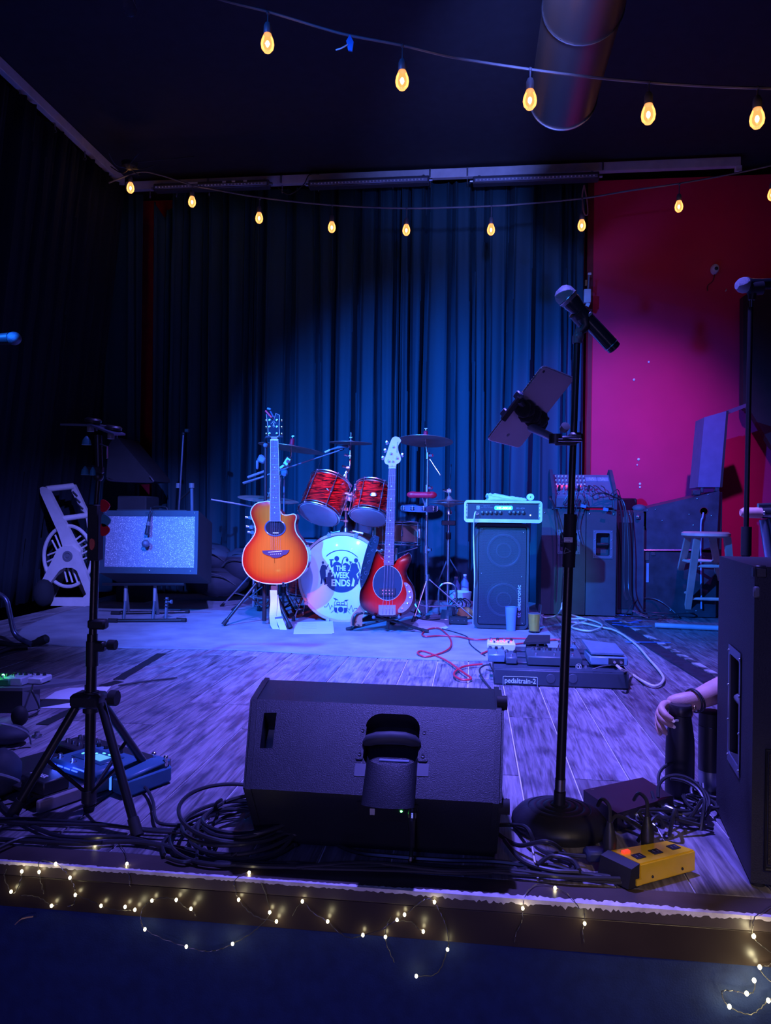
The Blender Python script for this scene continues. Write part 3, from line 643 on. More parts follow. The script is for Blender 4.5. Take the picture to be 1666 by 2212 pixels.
# left crash
Y = 5.05; c = W(629, 969, Y)
t = thing('cymbal_stand', 'cymbal with red felt on a chrome boom just right of the acoustic guitar neck', 'cymbal', (W(603, 1300, Y).x, Y, 0))
cymbal(c, (.13, .05, 1), 70 * mpp(629, Y), t)
p1 = W(598, 1300, Y + .1); p1.z = .05
part('pole', MB().tube([p1, W(603, 1100, Y + .1), W(606, 1030, Y + .08)], .011, 12).tube([W(600, 1035, Y + .06), W(629, 985, Y), c], .007, 10), M_chrome, t)
mb = MB(); q = W(621, 997, Y - .01); mb.box(q, (.05, .03, .07), rot=(0, .6, 0), bev=.01); knob(mb, q, (.4, -1, 0), .012); mb.box(W(610, 1008, Y), (.05, .025, .03), rot=(0, -.6, 0), bev=.008)
part('tilter', mb, M_chrome, t)
tripod(t, (p1.x, Y + .1, 0), .28, 0, [W(505, 1300, Y + .2), F(640, 1318), V((p1.x + .1, Y + .42, 0))], tube=.008)
# low left ride
Y = 5.2; c = W(580, 1079, Y)
t = thing('cymbal_stand', 'large ride cymbal behind the acoustic guitar body with long chrome arm', 'cymbal', (W(545, 1290, Y).x, Y, 0))
cymbal(c, (.11, -.10, 1), 64 * mpp(580, Y), t, felt=False)
p1 = W(548, 1290, Y + .05); p1.z = .04
part('pole', MB().tube([p1, W(548, 1180, Y), W(560, 1120, Y)], .011, 12).tube([W(545, 1160, Y - .05), W(560, 1120, Y), c], .007, 8), M_chrome, t)
mb = MB()
for q in ((543, 1138), (546, 1150), (541, 1118)): q = W(*q, Y - .05); mb.box(q, (.04, .03, .03), bev=.006); knob(mb, q, (-1, -.3, .1))
part('clamp', mb, M_chrome, t)
part('boom_tail', MB().tube([W(456, 1079, Y - .15), W(545, 1094, Y - .05)], .007, 8), M_steel, t)
tripod(t, (p1.x, Y + .05, 0), .30, 0, [F(480, 1312), F(560, 1322), V((p1.x - .1, Y + .4, 0))], tube=.008)
# hi-hat
Y = 5.32; c = W(970, 1083, Y)
t = thing('hi_hat_stand', 'chrome hi-hat stand with paired cymbals beside the bass amplifier head', 'hi-hat', (c.x, Y, 0))
cymbal(c, (0, 0, 1), .14, t, 'top_cymbal', felt=False, bell=.04)
part('bottom_cymbal', MB().lathe([(.006, -.03), (.03, -.028), (.05, -.012), (.14, .001), (.14, -.001), (.05, -.016), (.006, -.033)], c - V((0, 0, .012)), (0, 0, 1), 40), M_cymbal, t)
x = c.x
part('pull_rod', MB().cyl((x, Y, c.z - .1), W(975, 1003, Y), .0028, seg=6).box((x, Y, c.z + .075), (.04, .02, .03), bev=.005).cyl((x, Y, c.z + .02), (x, Y, c.z + .09), .008).cyl((x - .02, Y, c.z + .075), (x - .045, Y - .01, c.z + .08), .009), M_chrome, t)
part('pole', MB().cyl((x, Y, .10), (x, Y, .60), .013).cyl((x, Y, .58), (x, Y, c.z - .07), .009).lathe([(.012, 0), (.026, .01), (.022, .03), (.009, .05)], (x, Y, c.z - .10)), M_chrome, t)
part('collar', MB().cyl((x, Y, .55), (x, Y, .60), .02).box((x, Y, c.z - .155), (.10, .02, .035), bev=.004), M_blackmetal, t)
mb = MB()
hz = W(970, 1202, Y).z
for f in (F(935, 1290), F(1012, 1280), V((x, Y + .3, 0))):
    f.z = .02; a = V((x, Y, hz)); k = a.lerp(f, .15)
    part('leg', MB().tube([a, k, f], .007, 8, flat=.5).tube([V((x, Y, .14)), a.lerp(f, .75)], .005, 6), M_chrome, t)
    part('foot', MB().cyl(f + V((0, 0, .02)), f - V((0, 0, .012)), .012), M_rubber, t)
part('pedal_frame', MB().tube(spl([(x - .06, Y - .03, .02), (x - .06, Y - .03, .2), (x, Y - .03, .24), (x + .06, Y - .03, .2), (x + .06, Y - .03, .02)], 5), .007, 8).box((x, Y - .16, .03), (.08, .26, .012), rot=(.12, 0, 0), bev=.003), M_chrome, t)
# tambourine and red block on the crash stand side
Y = 5.0
t = thing('tambourine', 'metal-jingled tambourine clamped beside the crash stand pole', 'tambourine', W(906, 1098, Y))
cc = W(906, 1098, Y); part('hoop', MB().lathe([(.115, -.02), (.12, -.02), (.12, .02), (.115, .02)], cc, (.02, -.05, 1), 40, ring=True), mat('blue_grey_tambourine', (.12, .15, .22), .3), t)
for k in range(10):
    a = 2 * PI * k / 10; q = cc + V((.122 * math.cos(a), .122 * math.sin(a), 0)); part('jingle', MB().cyl(q + V((0, 0, .004)), q + V((0, 0, .008)), .016, seg=12).cyl(q - V((0, 0, .004)), q - V((0, 0, .008)), .016, seg=12).box(q, (.006, .006, .03)), M_chrome, t)
t = thing('percussion_block', 'bright red oblong percussion block mounted above the tambourine', 'percussion', W(911, 1069, Y))
cc = W(911, 1069, Y); part('body', MB().sph(cc + V((-.06, 0, 0)), .026, 16, (1.6, .8, .92)).sph(cc + V((.07, 0, 0)), .026, 16, (1.3, .8, .92)).tube([cc + V((-.06, 0, 0)), cc + V((.07, 0, 0))], .021, 14), mat('red_percussion_plastic', (.9, .02, .06), .35), t)
part('mount', MB().cyl(cc, cc + V((.03, .03, -.09)), .006).box(cc + V((.03, .01, -.09)), (.03, .03, .03), bev=.004), M_chrome, t)
# mic boom above the left tom and its stand
Y = 4.95; Ms = mat('blue_grey_mic_body', (.08, .12, .16), .35)
t = thing('microphone_stand', 'black boom stand reaching a microphone over the left rack tom', 'microphone stand', (W(614, 1300, Y).x, Y, 0))
part('boom', MB().tube([W(526, 1044, Y - .05), W(614, 1013, Y), W(743, 970, Y)], .005, 8).tube([W(526, 1044, Y - .05), W(560, 1033, Y - .04)], .008, 8), M_grey, t)
part('joint', MB().box(W(614, 1021, Y - .01), (.05, .025, .045), bev=.01).cyl(W(614, 1025, Y - .04), W(614, 1025, Y), .014), mat('teal_clutch', (.05, .14, .18), .4), t)
b = W(612, 1290, Y); b.z = .03; part('pole', MB().tube([W(614, 1027, Y), W(613, 1130, Y)], .006, 10).tube([W(613, 1110, Y), b], .009, 10), mat('teal_grey_pole', (.09, .15, .19), .35), t)
tripod(t, (b.x, Y, 0), .2, 0, [F(560, 1322), F(640, 1330), V((b.x, Y + .3, 0))], M_blackmetal, .007)
part('clip', MB().box(W(738, 970, Y), (.03, .02, .02), rot=(0, -.3, 0), bev=.004), M_blackmetal, t)
t = thing('microphone', 'slim microphone clipped on the boom under the small middle cymbal', 'microphone', W(730, 966, Y))
part('body', MB().tube([W(712, 972, Y - .01), W(730, 967, Y - .01)], [.006, .009], 10).tube([W(728, 967, Y - .01), W(752, 964, Y - .01)], .011, 12), Ms, t)
part('grille', MB().sph(W(754, 964, Y - .01), .0135, 12), M_steel, t)
part('connector', MB().tube([W(702, 977, Y - .01), W(713, 972, Y - .01)], .007, 10), M_white, t)
cable_w('microphone_cable', [W(702, 977, Y - .01), W(696, 985, Y), W(690, 1005, Y + .02), W(687, 1024, Y + .05)], .0035, M_cable, 'thin cable dropping from the tom microphone to the left rack tom', 'cable')
# ================================================================ GUITARS
def vcol_mat(name, rough=.22, coat=.9):
    m = bpy.data.materials.new(name); m.use_nodes = True; nt = m.node_tree; b = nt.nodes['Principled BSDF']; N = nt.nodes.new; L = nt.links
    a = N('ShaderNodeVertexColor'); a.layer_name = 'finish'
    tc = N('ShaderNodeTexCoord'); mp = N('ShaderNodeMapping'); mp.inputs['Scale'].default_value = (60, 2, 1.5); n = N('ShaderNodeTexNoise'); n.inputs['Scale'].default_value = 2; n.inputs['Detail'].default_value = 5
    L.new(tc.outputs['Object'], mp.inputs[0]); L.new(mp.outputs[0], n.inputs['Vector']); mr = N('ShaderNodeMapRange'); mr.inputs['To Min'].default_value = .82; mr.inputs['To Max'].default_value = 1.12; L.new(n.outputs['Fac'], mr.inputs[0])
    hs = N('ShaderNodeHueSaturation'); L.new(a.outputs[0], hs.inputs['Color']); L.new(mr.outputs[0], hs.inputs['Value']); L.new(hs.outputs[0], b.inputs['Base Color'])
    b.inputs['Roughness'].default_value = rough; b.inputs['Coat Weight'].default_value = coat; b.inputs['Coat Roughness'].default_value = .08; return m
def burst(name, outline, spine, cols, y, thick, m, parent, dome=.004):
    # outline in (x,z) metres; rings towards the spine, coloured from rim to middle
    n = len(outline); mb = MB(); bm = mb.bm
    def near(p):
        best = None
        for a, b in zip(spine, spine[1:]):
            ax, az = a; bx, bz = b; dx, dz = bx - ax, bz - az; t = max(0, min(1, ((p[0] - ax) * dx + (p[1] - az) * dz) / (dx * dx + dz * dz))); q = (ax + dx * t, az + dz * t)
            d = (q[0] - p[0]) ** 2 + (q[1] - p[1]) ** 2
            if best is None or d < best[0]: best = (d, q)
        return best[1]
    ts = [c[0] for c in cols]; rings = []
    for t, c in cols:
        rings.append([bm.verts.new((p[0] + (near(p)[0] - p[0]) * t, y - dome * min(1, t * 2.5), p[1] + (near(p)[1] - p[1]) * t)) for p in outline])
    back = [bm.verts.new((p[0], y + thick, p[1])) for p in outline]
    lay = bm.loops.layers.float_color.new('finish')
    def q(vs, cs):
        try: f = bm.faces.new(vs)
        except ValueError: return
        for l, c in zip(f.loops, cs): l[lay] = (*c, 1)
    for k in range(len(cols) - 1):
        A, B = rings[k], rings[k + 1]; ca, cb = cols[k][1], cols[k + 1][1]
        for i in range(n): j = (i + 1) % n; q((A[i], A[j], B[j], B[i]), (ca, ca, cb, cb))
    c0 = cols[0][1]
    for i in range(n): j = (i + 1) % n; q((A0 := rings[0][i], rings[0][j], back[j], back[i]), (c0,) * 4)
    q(back, [c0] * n)
    bmesh.ops.remove_doubles(bm, verts=bm.verts, dist=1e-5)
    return part(name, mb, m, parent, 45)
def XZ(fr, pts, y):
    out = []
    for u, v in pts: p = W(*fr(u, v), y); out.append((p.x, p.z))
    return out
def smooth2(pts, n=4): return [(p.x, p.y) for p in spl([V((a, b, 0)) for a, b in pts], n, True)]
def flat(mb, fr, pts, y, t): mb.pw([V((x, y, z)) for x, z in XZ(fr, pts, y)], (0, t, 0)); return mb
# ---- acoustic
f1 = Fr(480, 860, 4.0967); YG = 4.52
out = [(427, 918), (370, 918), (310, 930), (270, 965), (253, 1010), (262, 1060), (285, 1110), (297, 1160), (285, 1210), (250, 1262), (205, 1320), (185, 1380), (180, 1450), (195, 1510), (230, 1565), (290, 1612), (370, 1637), (460, 1645), (550, 1640), (640, 1610), (700, 1565), (745, 1500), (762, 1430), (757, 1360), (735, 1300), (700, 1250), (665, 1205), (648, 1160), (645, 1110), (655, 1070), (655, 1042), (635, 1026), (600, 1032), (560, 1039), (530, 1025), (514, 1000)]
g = thing('acoustic_guitar', 'orange sunburst acoustic guitar hanging upright on a black stand', 'guitar', W(*f1(470, 1640), YG))
o2 = smooth2(XZ(f1, out, YG))
cols = [(0, (.60, .010, .002)), (.10, (.70, .018, .003)), (.28, (.90, .08, .004)), (.5, (.95, .14, .006)), (.8, (.97, .18, .009)), (.995, (.97, .19, .010))]
burst('body', o2, XZ(f1, [(440, 1010), (450, 1180), (468, 1460)], YG), cols, YG, .085, vcol_mat('sunburst_finish'), g)
M_cream = mat('cream_binding', (.85, .80, .74), .4)
part('binding', MB().tube([V((x, YG - .001, z)) for x, z in o2], .0032, 6, closed=True), M_cream, g)
part('fretboard', flat(MB(), f1, [(428, 372), (495, 372), (516, 1090), (424, 1090)], YG - .02, .014), mat('rosewood', (.15, .09, .10), .45, stretch=(6, 1, 1)), g)
part('neck', flat(MB(), f1, [(434, 340), (489, 340), (508, 1000), (430, 1000)], YG - .008, .022), mat('mahogany_neck', (.25, .10, .05), .4), g)
M_fret = mat('fret_wire', (.8, .8, .85), .25, .9)
for u0, u1 in ((428, 424), (495, 516)): part('fretboard_binding', MB().tube([W(*f1(u0, 372), YG - .021), W(*f1(u1, 1090), YG - .021)], .0014, 5), M_cream, g)
vs = [372 + 718 * (1 - 2 ** (-k / 12)) / (1 - 2 ** (-20 / 12)) for k in range(0, 21)]
for k, v in enumerate(vs[1:]):
    t_ = (v - 372) / 718; part('fret', MB().tube([W(*f1(428 - 4 * t_, v), YG - .0215), W(*f1(495 + 21 * t_, v), YG - .0215)], .0011, 5), M_fret, g)
for k in (3, 5, 7, 9, 12, 15, 17): 
    v = (vs[k] + vs[k - 1]) / 2
    for du in ((-12, 12) if k == 12 else (0,)): part('inlay', MB().lathe([(0, 0), (.003, 0), (.003, .001), (0, .001)], W(*f1(465 + du, v), YG - .0205), (0, -1, 0), 10), M_white, g)
part('nut', flat(MB(), f1, [(427, 364), (496, 364), (496, 375), (427, 375)], YG - .024, .012), M_cream, g)
hs = [(434, 345), (412, 330), (408, 250), (394, 142), (432, 170), (462, 192), (478, 136), (512, 152), (508, 250), (512, 330), (489, 345)]
part('headstock', flat(MB(), f1, hs, YG - .008, .016), mat('black_gloss_headstock', (.015, .02, .035), .15, coat=1), g)
part('headstock_binding', MB().tube([V((x, YG - .0085, z)) for x, z in XZ(f1, hs, YG)], .0014, 5, closed=True), M_cream, g)
for v in (196, 254, 314):
    for s, pu, ku in ((-1, 424, 386), (1, 488, 524)):
        part('tuner', MB().cyl(W(*f1(pu, v), YG), W(*f1(pu, v), YG) + V((0, -.022, 0)), .0035).cyl(W(*f1(pu, v), YG) + V((0, -.008, 0)), W(*f1(pu, v), YG) + V((0, -.011, 0)), .0065).cyl(W(*f1(pu, v), YG) + V((0, .01, 0)), W(*f1(ku, v), YG) + V((0, .01, 0)), .002, seg=6).sph(W(*f1(ku, v), YG) + V((0, .008, 0)), .0085, 12, (.9, .5, 1.1)), M_copper, g)
mb = MB()
for (cu, cv, r, a0, a1) in ((446, 232, 14, 200, 420), (466, 232, 14, 120, 340), (456, 212, 9, 0, 330), (456, 248, 8, 180, 500)):
    mb.tube([W(*f1(cu + r * math.cos(math.radians(a)), cv + r * math.sin(math.radians(a))), YG - .009) for a in range(a0, a1, 25)], .0009, 4)
part('headstock_emblem', mb, M_white, g)
hc = W(*f1(470, 1148), YG - .0045); rx = 84 * mpp(600, YG) / 4.1; rz = 64 * mpp(600, YG) / 4.1
part('sound_hole', MB().lathe([(0, 0), (rx, 0), (rx, .0015), (0, .0015)], hc + V((0, -.0003, 0)), (0, -1, 0), 40, 1, rz / rx), mat('dark_hole', (.012, .006, .008), .9), g)
part('rosette', MB().tube([hc + V(((rx + .004) * math.cos(a), -.002, (rz + .004) * math.sin(a))) for a in [2 * PI * k / 40 for k in range(40)]], .0048, 8, closed=True), mat('rosette_blue_grey', (.07, .10, .14), .25, coat=.6), g)
bp = [(353, 1350), (400, 1347), (592, 1344), (588, 1360), (565, 1385), (540, 1390), (515, 1408), (480, 1414), (445, 1412), (420, 1396), (390, 1388), (362, 1372)]
part('bridge', flat(MB(), f1, bp, YG - .013, .009), mat('bridge_ebony', (.045, .03, .06), .4), g)
part('saddle', flat(MB(), f1, [(408, 1361), (530, 1351), (530, 1356), (408, 1366)], YG - .016, .005), M_cream, g)
for k in range(6): part('bridge_pin', MB().sph(W(*f1(432 + 17 * k, 1383 - k), YG - .014), .0032, 8), M_cream, g)
mb = MB()
for k in range(6): part('string', MB().tube([W(*f1(434 + 11 * k, 369), YG - .025), W(*f1(432 + 17 * k, 1362), YG - .018)], .0008 if k < 3 else .0006, 4), M_fret, g)
part('pickup_label', flat(MB(), f1, [(450, 1189), (500, 1189), (500, 1196), (450, 1196)], YG - .0065, .001), M_cream, g)
# capo / tuner clipped on the headstock
t = thing('clip_tuner', 'small red and blue tuner clipped on top of the acoustic headstock', 'tuner', W(*f1(420, 130), YG - .03))
part('red_clip', MB().tube([W(*f1(384, 112), YG - .03), W(*f1(438, 172), YG - .03)], .0065, 10), mat('red_clip_plastic', (.9, .03, .06), .4), t)
part('body', MB().box(W(*f1(416, 96), YG - .025), (.026, .016, .014), rot=(0, .3, 0), bev=.003).tube([W(*f1(420, 100), YG - .02), W(*f1(455, 170), YG - .016)], .005, 8), mat('blue_grey_clip', (.05, .12, .18), .4), t)
# guitar stand behind
t = thing('guitar_stand', 'tall black tripod guitar stand holding the orange acoustic guitar', 'guitar stand', (W(575, 1345, YG + .12).x, YG + .12, 0))
pt = W(574, 955, YG + .1); pbm = W(571, 1345, YG + .12); pbm.z = .03
part('pole', MB().tube([pt, W(573, 1150, YG + .1)], .011, 12).tube([W(573, 1090, YG + .12), pbm], .014, 12).tube([W(583, 1240, YG + .12), W(583, 1345, YG + .12)], .007, 10), M_blackmetal, t)
part('neck_yoke', MB().tube(spl([W(575, 956, YG + .09), W(574, 948, YG + .03), W(577, 944, YG - .02), W(590, 945, YG + .014), W(598, 945, YG + .014), W(609, 943, YG - .02)], 5), .007, 10), mat('foam_grip_dark', (.03, .05, .06), .8), t)
part('neck_joint', MB().sph(W(574, 962, YG + .09), .017, 12), M_grey, t)
part('clutch', MB().box(W(566, 992, YG + .1), (.055, .03, .05), rot=(0, .5, 0), bev=.01).box(W(556, 1004, YG + .1), (.016, .02, .06), bev=.006), mat('blue_grey_clutch', (.10, .16, .22), .45), t)
part('lower_cradle', MB().tube(spl([W(575, 1245, YG + .11), W(560, 1262, YG + .05), W(560, 1266, YG - .03), W(560, 1258, YG - .045)], 5), .007).tube(spl([W(575, 1245, YG + .11), W(610, 1262, YG + .05), W(612, 1266, YG - .03), W(612, 1258, YG - .045)], 5), .007), M_blackmetal, t)
hubz = .34
for f, tp in ((F(482, 1355), 1), (F(628, 1362), 1), (V((pbm.x + .06, YG + .48, 0)), 0)):
    f.z = .016; h = V((pbm.x, YG + .12, hubz)); part('leg', MB().tube([h, f], .010, 10).tube([V((pbm.x, YG + .12, .12)), h.lerp(f, .45)], .005, 6), M_blackmetal, t)
    part('foot', MB().cyl(h.lerp(f, .9), f, .013, .015, 12), M_rubber, t)
part('hub', MB().cyl((pbm.x, YG + .12, hubz - .03), (pbm.x, YG + .12, hubz + .03), .022), M_blackmetal, t)
part('second_yoke', MB().tube([W(536, 1031, YG + .16), W(572, 1018, YG + .12)], .009, 10).tube([W(525, 1043, YG + .2), W(572, 1029, YG + .14)], .006, 8), M_grey, t)
# white strap
t = thing('guitar_strap', 'white woven strap with slide buckle hanging below the acoustic guitar', 'strap', W(605, 1366, YG))
def ribbon(mb, pts, wd, th, side=(1, 0, 0)):
    P = spl(pts, 6); s = V(side).normalized() * wd / 2
    for a, b in zip(P, P[1:]):
        n = (b - a).cross(s).normalized() * th
        mb.hexa([a - s, a + s, b + s, b - s, a - s + n, a + s + n, b + s + n, b - s + n])
    return mb
M_strap = mat('white_woven_strap', (.72, .70, .70), .8, bump=.5, bscale=300)
part('webbing', ribbon(ribbon(MB(), [W(591, 1275, YG + .01), W(592, 1300, YG), W(590, 1330, YG - .03), W(594, 1355, YG - .04), W(612, 1369, YG - .05)], .045, .003), [W(594, 1285, YG + .03), W(600, 1325, YG - .02), W(609, 1350, YG - .05), W(615, 1367, YG - .07)], .045, .003), M_strap, t, 60)
part('buckle', MB().box(W(603, 1335, YG - .035), (.052, .006, .018), rot=(.3, -.2, 0), bev=.002), M_grey, t)
part('leather_end', MB().box(W(592, 1272, YG + .01), (.04, .005, .04), bev=.002), mat('brown_leather', (.16, .05, .03), .6), t)
# ---- bass guitar
f2 = Fr(700, 900, 4.4235); YS = 4.42
bo = [(572, 1330), (530, 1300), (500, 1288), (475, 1320), (455, 1400), (430, 1500), (395, 1570), (352, 1650), (339, 1720), (346, 1790), (385, 1845), (450, 1885), (540, 1908), (640, 1914), (740, 1902), (820, 1862), (868, 1790), (872, 1700), (852, 1620), (806, 1550), (788, 1490), (808, 1430), (832, 1380), (832, 1330), (806, 1300), (782, 1310), (762, 1355), (732, 1396), (695, 1408), (667, 1395)]
bg = thing('bass_guitar', 'red burst electric bass with dark pickguard and pale maple headstock', 'guitar', W(*f2(620, 1912), YS))
ob = smooth2(XZ(f2, bo, YS))
cols = [(0, (.02, .001, .003)), (.09, (.06, .001, .003)), (.24, (.38, .003, .003)), (.45, (.75, .006, .004)), (.7, (.85, .006, .004)), (.995, (.85, .006, .004))]
burst('body', ob, XZ(f2, [(600, 1440), (600, 1560), (605, 1760)], YS), cols, YS, .038, vcol_mat('cherry_burst_finish', .12, 1), bg, .006)
def egg(cx, cy, rx, ry, k=.12, n=36): return [(cx + rx * (1 + k * math.sin(a)) * math.cos(a), cy + ry * math.sin(a)) for a in [2 * PI * i / n for i in range(n)]]
pg = egg(610, 1588, 140, 166, .05)
part('pickguard', flat(MB(), f2, pg, YS - .0095, .003), mat('dark_teal_pickguard', (.01, .035, .055), .35), bg)
part('pickguard_edge', MB().tube([V((x, YS - .0085, z)) for x, z in XZ(f2, pg, YS)], .0014, 5, closed=True), M_white, bg)
for k in range(8): part('screw', MB().sph(W(*f2(610 + 132 * math.cos(k * .785 + .3), 1588 + 158 * math.sin(k * .785 + .3)), YS - .0098), .002, 6), M_chrome, bg)
part('pickup', flat(MB(), f2, [(528, 1640), (680, 1640), (680, 1712), (528, 1712)], YS - .018, .011), M_black, bg)
for k in range(4):
    for v in (1660, 1692): part('pole_piece', MB().cyl(W(*f2(562 + 31 * k, v), YS - .017), W(*f2(562 + 31 * k, v), YS - .020), .0032, seg=10), M_steel, bg)
part('fretboard', flat(MB(), f2, [(619, 492), (686, 492), (668, 1420), (572, 1420)], YS - .018, .012), mat('bass_rosewood', (.16, .09, .10), .45, stretch=(6, 1, 1)), bg)
part('neck', flat(MB(), f2, [(622, 470), (683, 470), (668, 1400), (576, 1400)], YS - .006, .02), mat('maple_neck', (.65, .40, .25), .35, coat=.5), bg)
vs = [492 + 928 * (1 - 2 ** (-k / 12)) / (1 - 2 ** (-22 / 12)) for k in range(0, 22)]
for v in vs[1:]:
    t_ = (v - 492) / 928; part('fret', MB().tube([W(*f2(619 - 47 * t_, v), YS - .0185), W(*f2(686 - 18 * t_, v), YS - .0185)], .0013, 5), M_fret, bg)
for k in (3, 5, 7, 9, 12, 15, 17, 19, 21):
    v = (vs[k] + vs[k - 1]) / 2; u = 652 - 33 * (v - 492) / 928
    for du in ((-15, 15) if k == 12 else (0,)): part('inlay', MB().lathe([(0, 0), (.0035, 0), (.0035, .001), (0, .001)], W(*f2(u + du, v), YS - .0182), (0, -1, 0), 10), M_white, bg)
    part('side_dot', MB().sph(W(*f2(619 - 47 * (v - 492) / 928 - 2, v), YS - .012), .0018, 6), M_cream, bg)
part('nut', flat(MB(), f2, [(617, 484), (687, 484), (687, 495), (617, 495)], YS - .021, .011), M_white, bg)
hb = [(622, 480), (618, 462), (590, 450), (577, 420), (592, 370), (612, 310), (632, 250), (650, 208), (672, 192), (700, 192), (724, 205), (736, 232), (722, 255), (708, 285), (712, 330), (728, 370), (736, 410), (720, 438), (690, 458), (686, 480)]
part('headstock', flat(MB(), f2, [(p.x, p.y) for p in spl([V((a, b, 0)) for a, b in hb], 3, True)], YS - .004, .014), mat('pale_maple_headstock', (.82, .60, .52), .35, coat=.5), bg)
for u, v, ku, kv in ((663, 285, 600, 246), (640, 350, 583, 322), (620, 422, 563, 392), (698, 392, 750, 365), (658, 424, 600, 440)):
    if ku == 600 and kv == 440: 
        part('tuner_post', MB().cyl(W(*f2(u, v), YS), W(*f2(u, v), YS) + V((0, -.02, 0)), .005, seg=10), M_chrome, bg); continue
    part('tuner', MB().cyl(W(*f2(u, v), YS), W(*f2(u, v), YS) + V((0, -.022, 0)), .005).cyl(W(*f2(u, v), YS) + V((0, -.004, 0)), W(*f2(u, v), YS) + V((0, -.008, 0)), .009).cyl(W(*f2(u, v), YS + .012), W(*f2(ku, kv), YS + .012), .003, seg=6).sph(W(*f2(ku, kv), YS + .012), .014, 12, (.9, .35, 1.1)), M_chrome, bg)
mb = MB(); rg = random.Random(2)
pts = []
for k in range(26): pts.append(W(*f2(697 + 7 * math.sin(k * 2.1) - 1.0 * k * -.35, 345 - k * 4.2), YS - .0045))
part('headstock_script', mb.tube(pts, .0008, 4), M_logo, bg)
part('string_tree', MB().box(W(*f2(652, 470), YS - .006), (.008, .005, .004)), M_chrome, bg)
for k in range(4): part('string', MB().tube([W(*f2(628 + 16 * k, 489), YS - .022), W(*f2(562 + 31 * k, 1850), YS - .022)], .0013 - .0002 * k, 5), M_fret, bg)
part('bridge_plate', flat(MB(), f2, [(522, 1800), (684, 1800), (684, 1892), (660, 1898), (540, 1898), (522, 1888)], YS - .010, .006), M_chrome, bg)
for k in range(4): part('saddle', MB().box(W(*f2(562 + 31 * k, 1845), YS - .016), (.0055, .012, .013), bev=.001).cyl(W(*f2(562 + 31 * k, 1860), YS - .014), W(*f2(562 + 31 * k, 1888), YS - .014), .002, seg=6), M_chrome, bg)
cp = [(765, 1590), (790, 1588), (825, 1620), (852, 1690), (845, 1760), (815, 1820), (765, 1865), (715, 1874), (708, 1845), (735, 1810), (775, 1760), (790, 1700), (782, 1640)]
part('control_plate', flat(MB(), f2, [(p.x, p.y) for p in spl([V((a, b, 0)) for a, b in cp], 3, True)], YS - .0085, .003), M_chrome, bg)
for u, v, r in ((790, 1622, 13), (818, 1680, 15), (825, 1735, 15), (800, 1790, 15), (745, 1840, 12), (765, 1790, 8)):
    part('control_knob', MB().lathe([(0, 0), (r * .00064, 0), (r * .0006, .012), (r * .0004, .014), (0, .014)], W(*f2(u, v), YS - .008), (0, -1, 0), 16), M_chrome, bg)
# black tooled strap + brown leather tail
t = thing('guitar_strap', 'black tooled leather strap draped from the bass guitar body', 'strap', W(770, 1355, YS))
mb = MB(); L1 = XZ(f2, [(478, 1128), (440, 1170), (405, 1260), (375, 1370), (350, 1480), (340, 1560), (350, 1640)], YS + .02); L2 = XZ(f2, [(530, 1150), (522, 1200), (500, 1280), (470, 1370), (440, 1470), (405, 1560), (362, 1640)], YS - .02)
a = spl([V((x, YS + .03, z)) for x, z in L1], 4); b = spl([V((x, YS - .025, z)) for x, z in L2], 4)
for i in range(len(a) - 1): o = V((0, .004, 0)); mb.hexa([a[i], b[i], b[i + 1], a[i + 1], a[i] + o, b[i] + o, b[i + 1] + o, a[i + 1] + o])
st = part('strap', mb, mat('black_tooled_leather', (.02, .035, .05), .45, bump=1, bscale=60), t, 60)
mb = MB()
for k in range(9):
    i = 2 + int(k * (len(a) - 5) / 9); c0 = a[i].lerp(b[i], .35 + .3 * (k % 2)) - V((0, .003, 0)); r = .010 + .004 * (k % 3)
    mb.tube([c0 + V((r * (1 - q / 14) * math.cos(q * .55 + k), 0, r * (1 - q / 14) * math.sin(q * .55 + k))) for q in range(12)], .0012, 4)
part('tooling', mb, mat('tooling_highlight', (.10, .14, .18), .5), st, kind='stuff')
M_leather = mat('tan_leather', (.42, .16, .09), .6, bump=.4, bscale=90)
mb = MB(); L1 = XZ(f2, [(352, 1770), (320, 1830), (262, 1900), (245, 1960), (243, 2010)], YS); L2 = XZ(f2, [(385, 1840), (385, 1870), (362, 1920), (360, 1975), (358, 2012)], YS)
a = spl([V((x, YS + .04, z)) for x, z in L1], 4); b = spl([V((x, YS + .03, z)) for x, z in L2], 4)
for i in range(len(a) - 1): o = V((0, .004, 0)); mb.hexa([a[i], b[i], b[i + 1], a[i + 1], a[i] + o, b[i] + o, b[i + 1] + o, a[i + 1] + o])
part('leather_tail', mb, M_leather, t, 60, label='tan leather strap end with slots')
mb = MB()
for u, v in ((300, 1955), (330, 1990), (295, 1995)): mb.box(W(*f2(u, v), YS + .028), (.014, .004, .003))
part('slot', mb, M_black, t, kind='stuff')
# bass stand
t = thing('guitar_stand', 'low black folding stand under the red bass guitar', 'guitar stand', (W(838, 1365, YS).x, YS, 0))
c = W(*f2(610, 1935), YS + .05)
for fu in (F(752, 1364), F(922, 1369), V((c.x, YS + .42, 0))):
    f = V((fu.x, fu.y, .014)); part('leg', MB().tube([c, f], .009, 8), M_blackmetal, t); part('foot', MB().cyl(c.lerp(f, .88), f + (f - c).normalized() * .01, .012, .013, 12), M_rubber, t)
part('post', MB().tube([V((c.x, YS + .06, .03)), V((c.x, YS + .10, .5))], .010), M_blackmetal, t)
part('cradle', MB().tube(spl([W(*f2(280, 1990), YS + .03), W(*f2(285, 1930), YS + .02), W(*f2(330, 1880), YS + .03), W(*f2(470, 1890), YS + .05), c], 5), .008, 8).tube(spl([W(*f2(475, 1915), YS - .03), W(*f2(480, 1925), YS + .03), c, W(*f2(690, 1925), YS + .03), W(*f2(720, 1918), YS - .03)], 5), .007, 8), M_blackmetal, t)
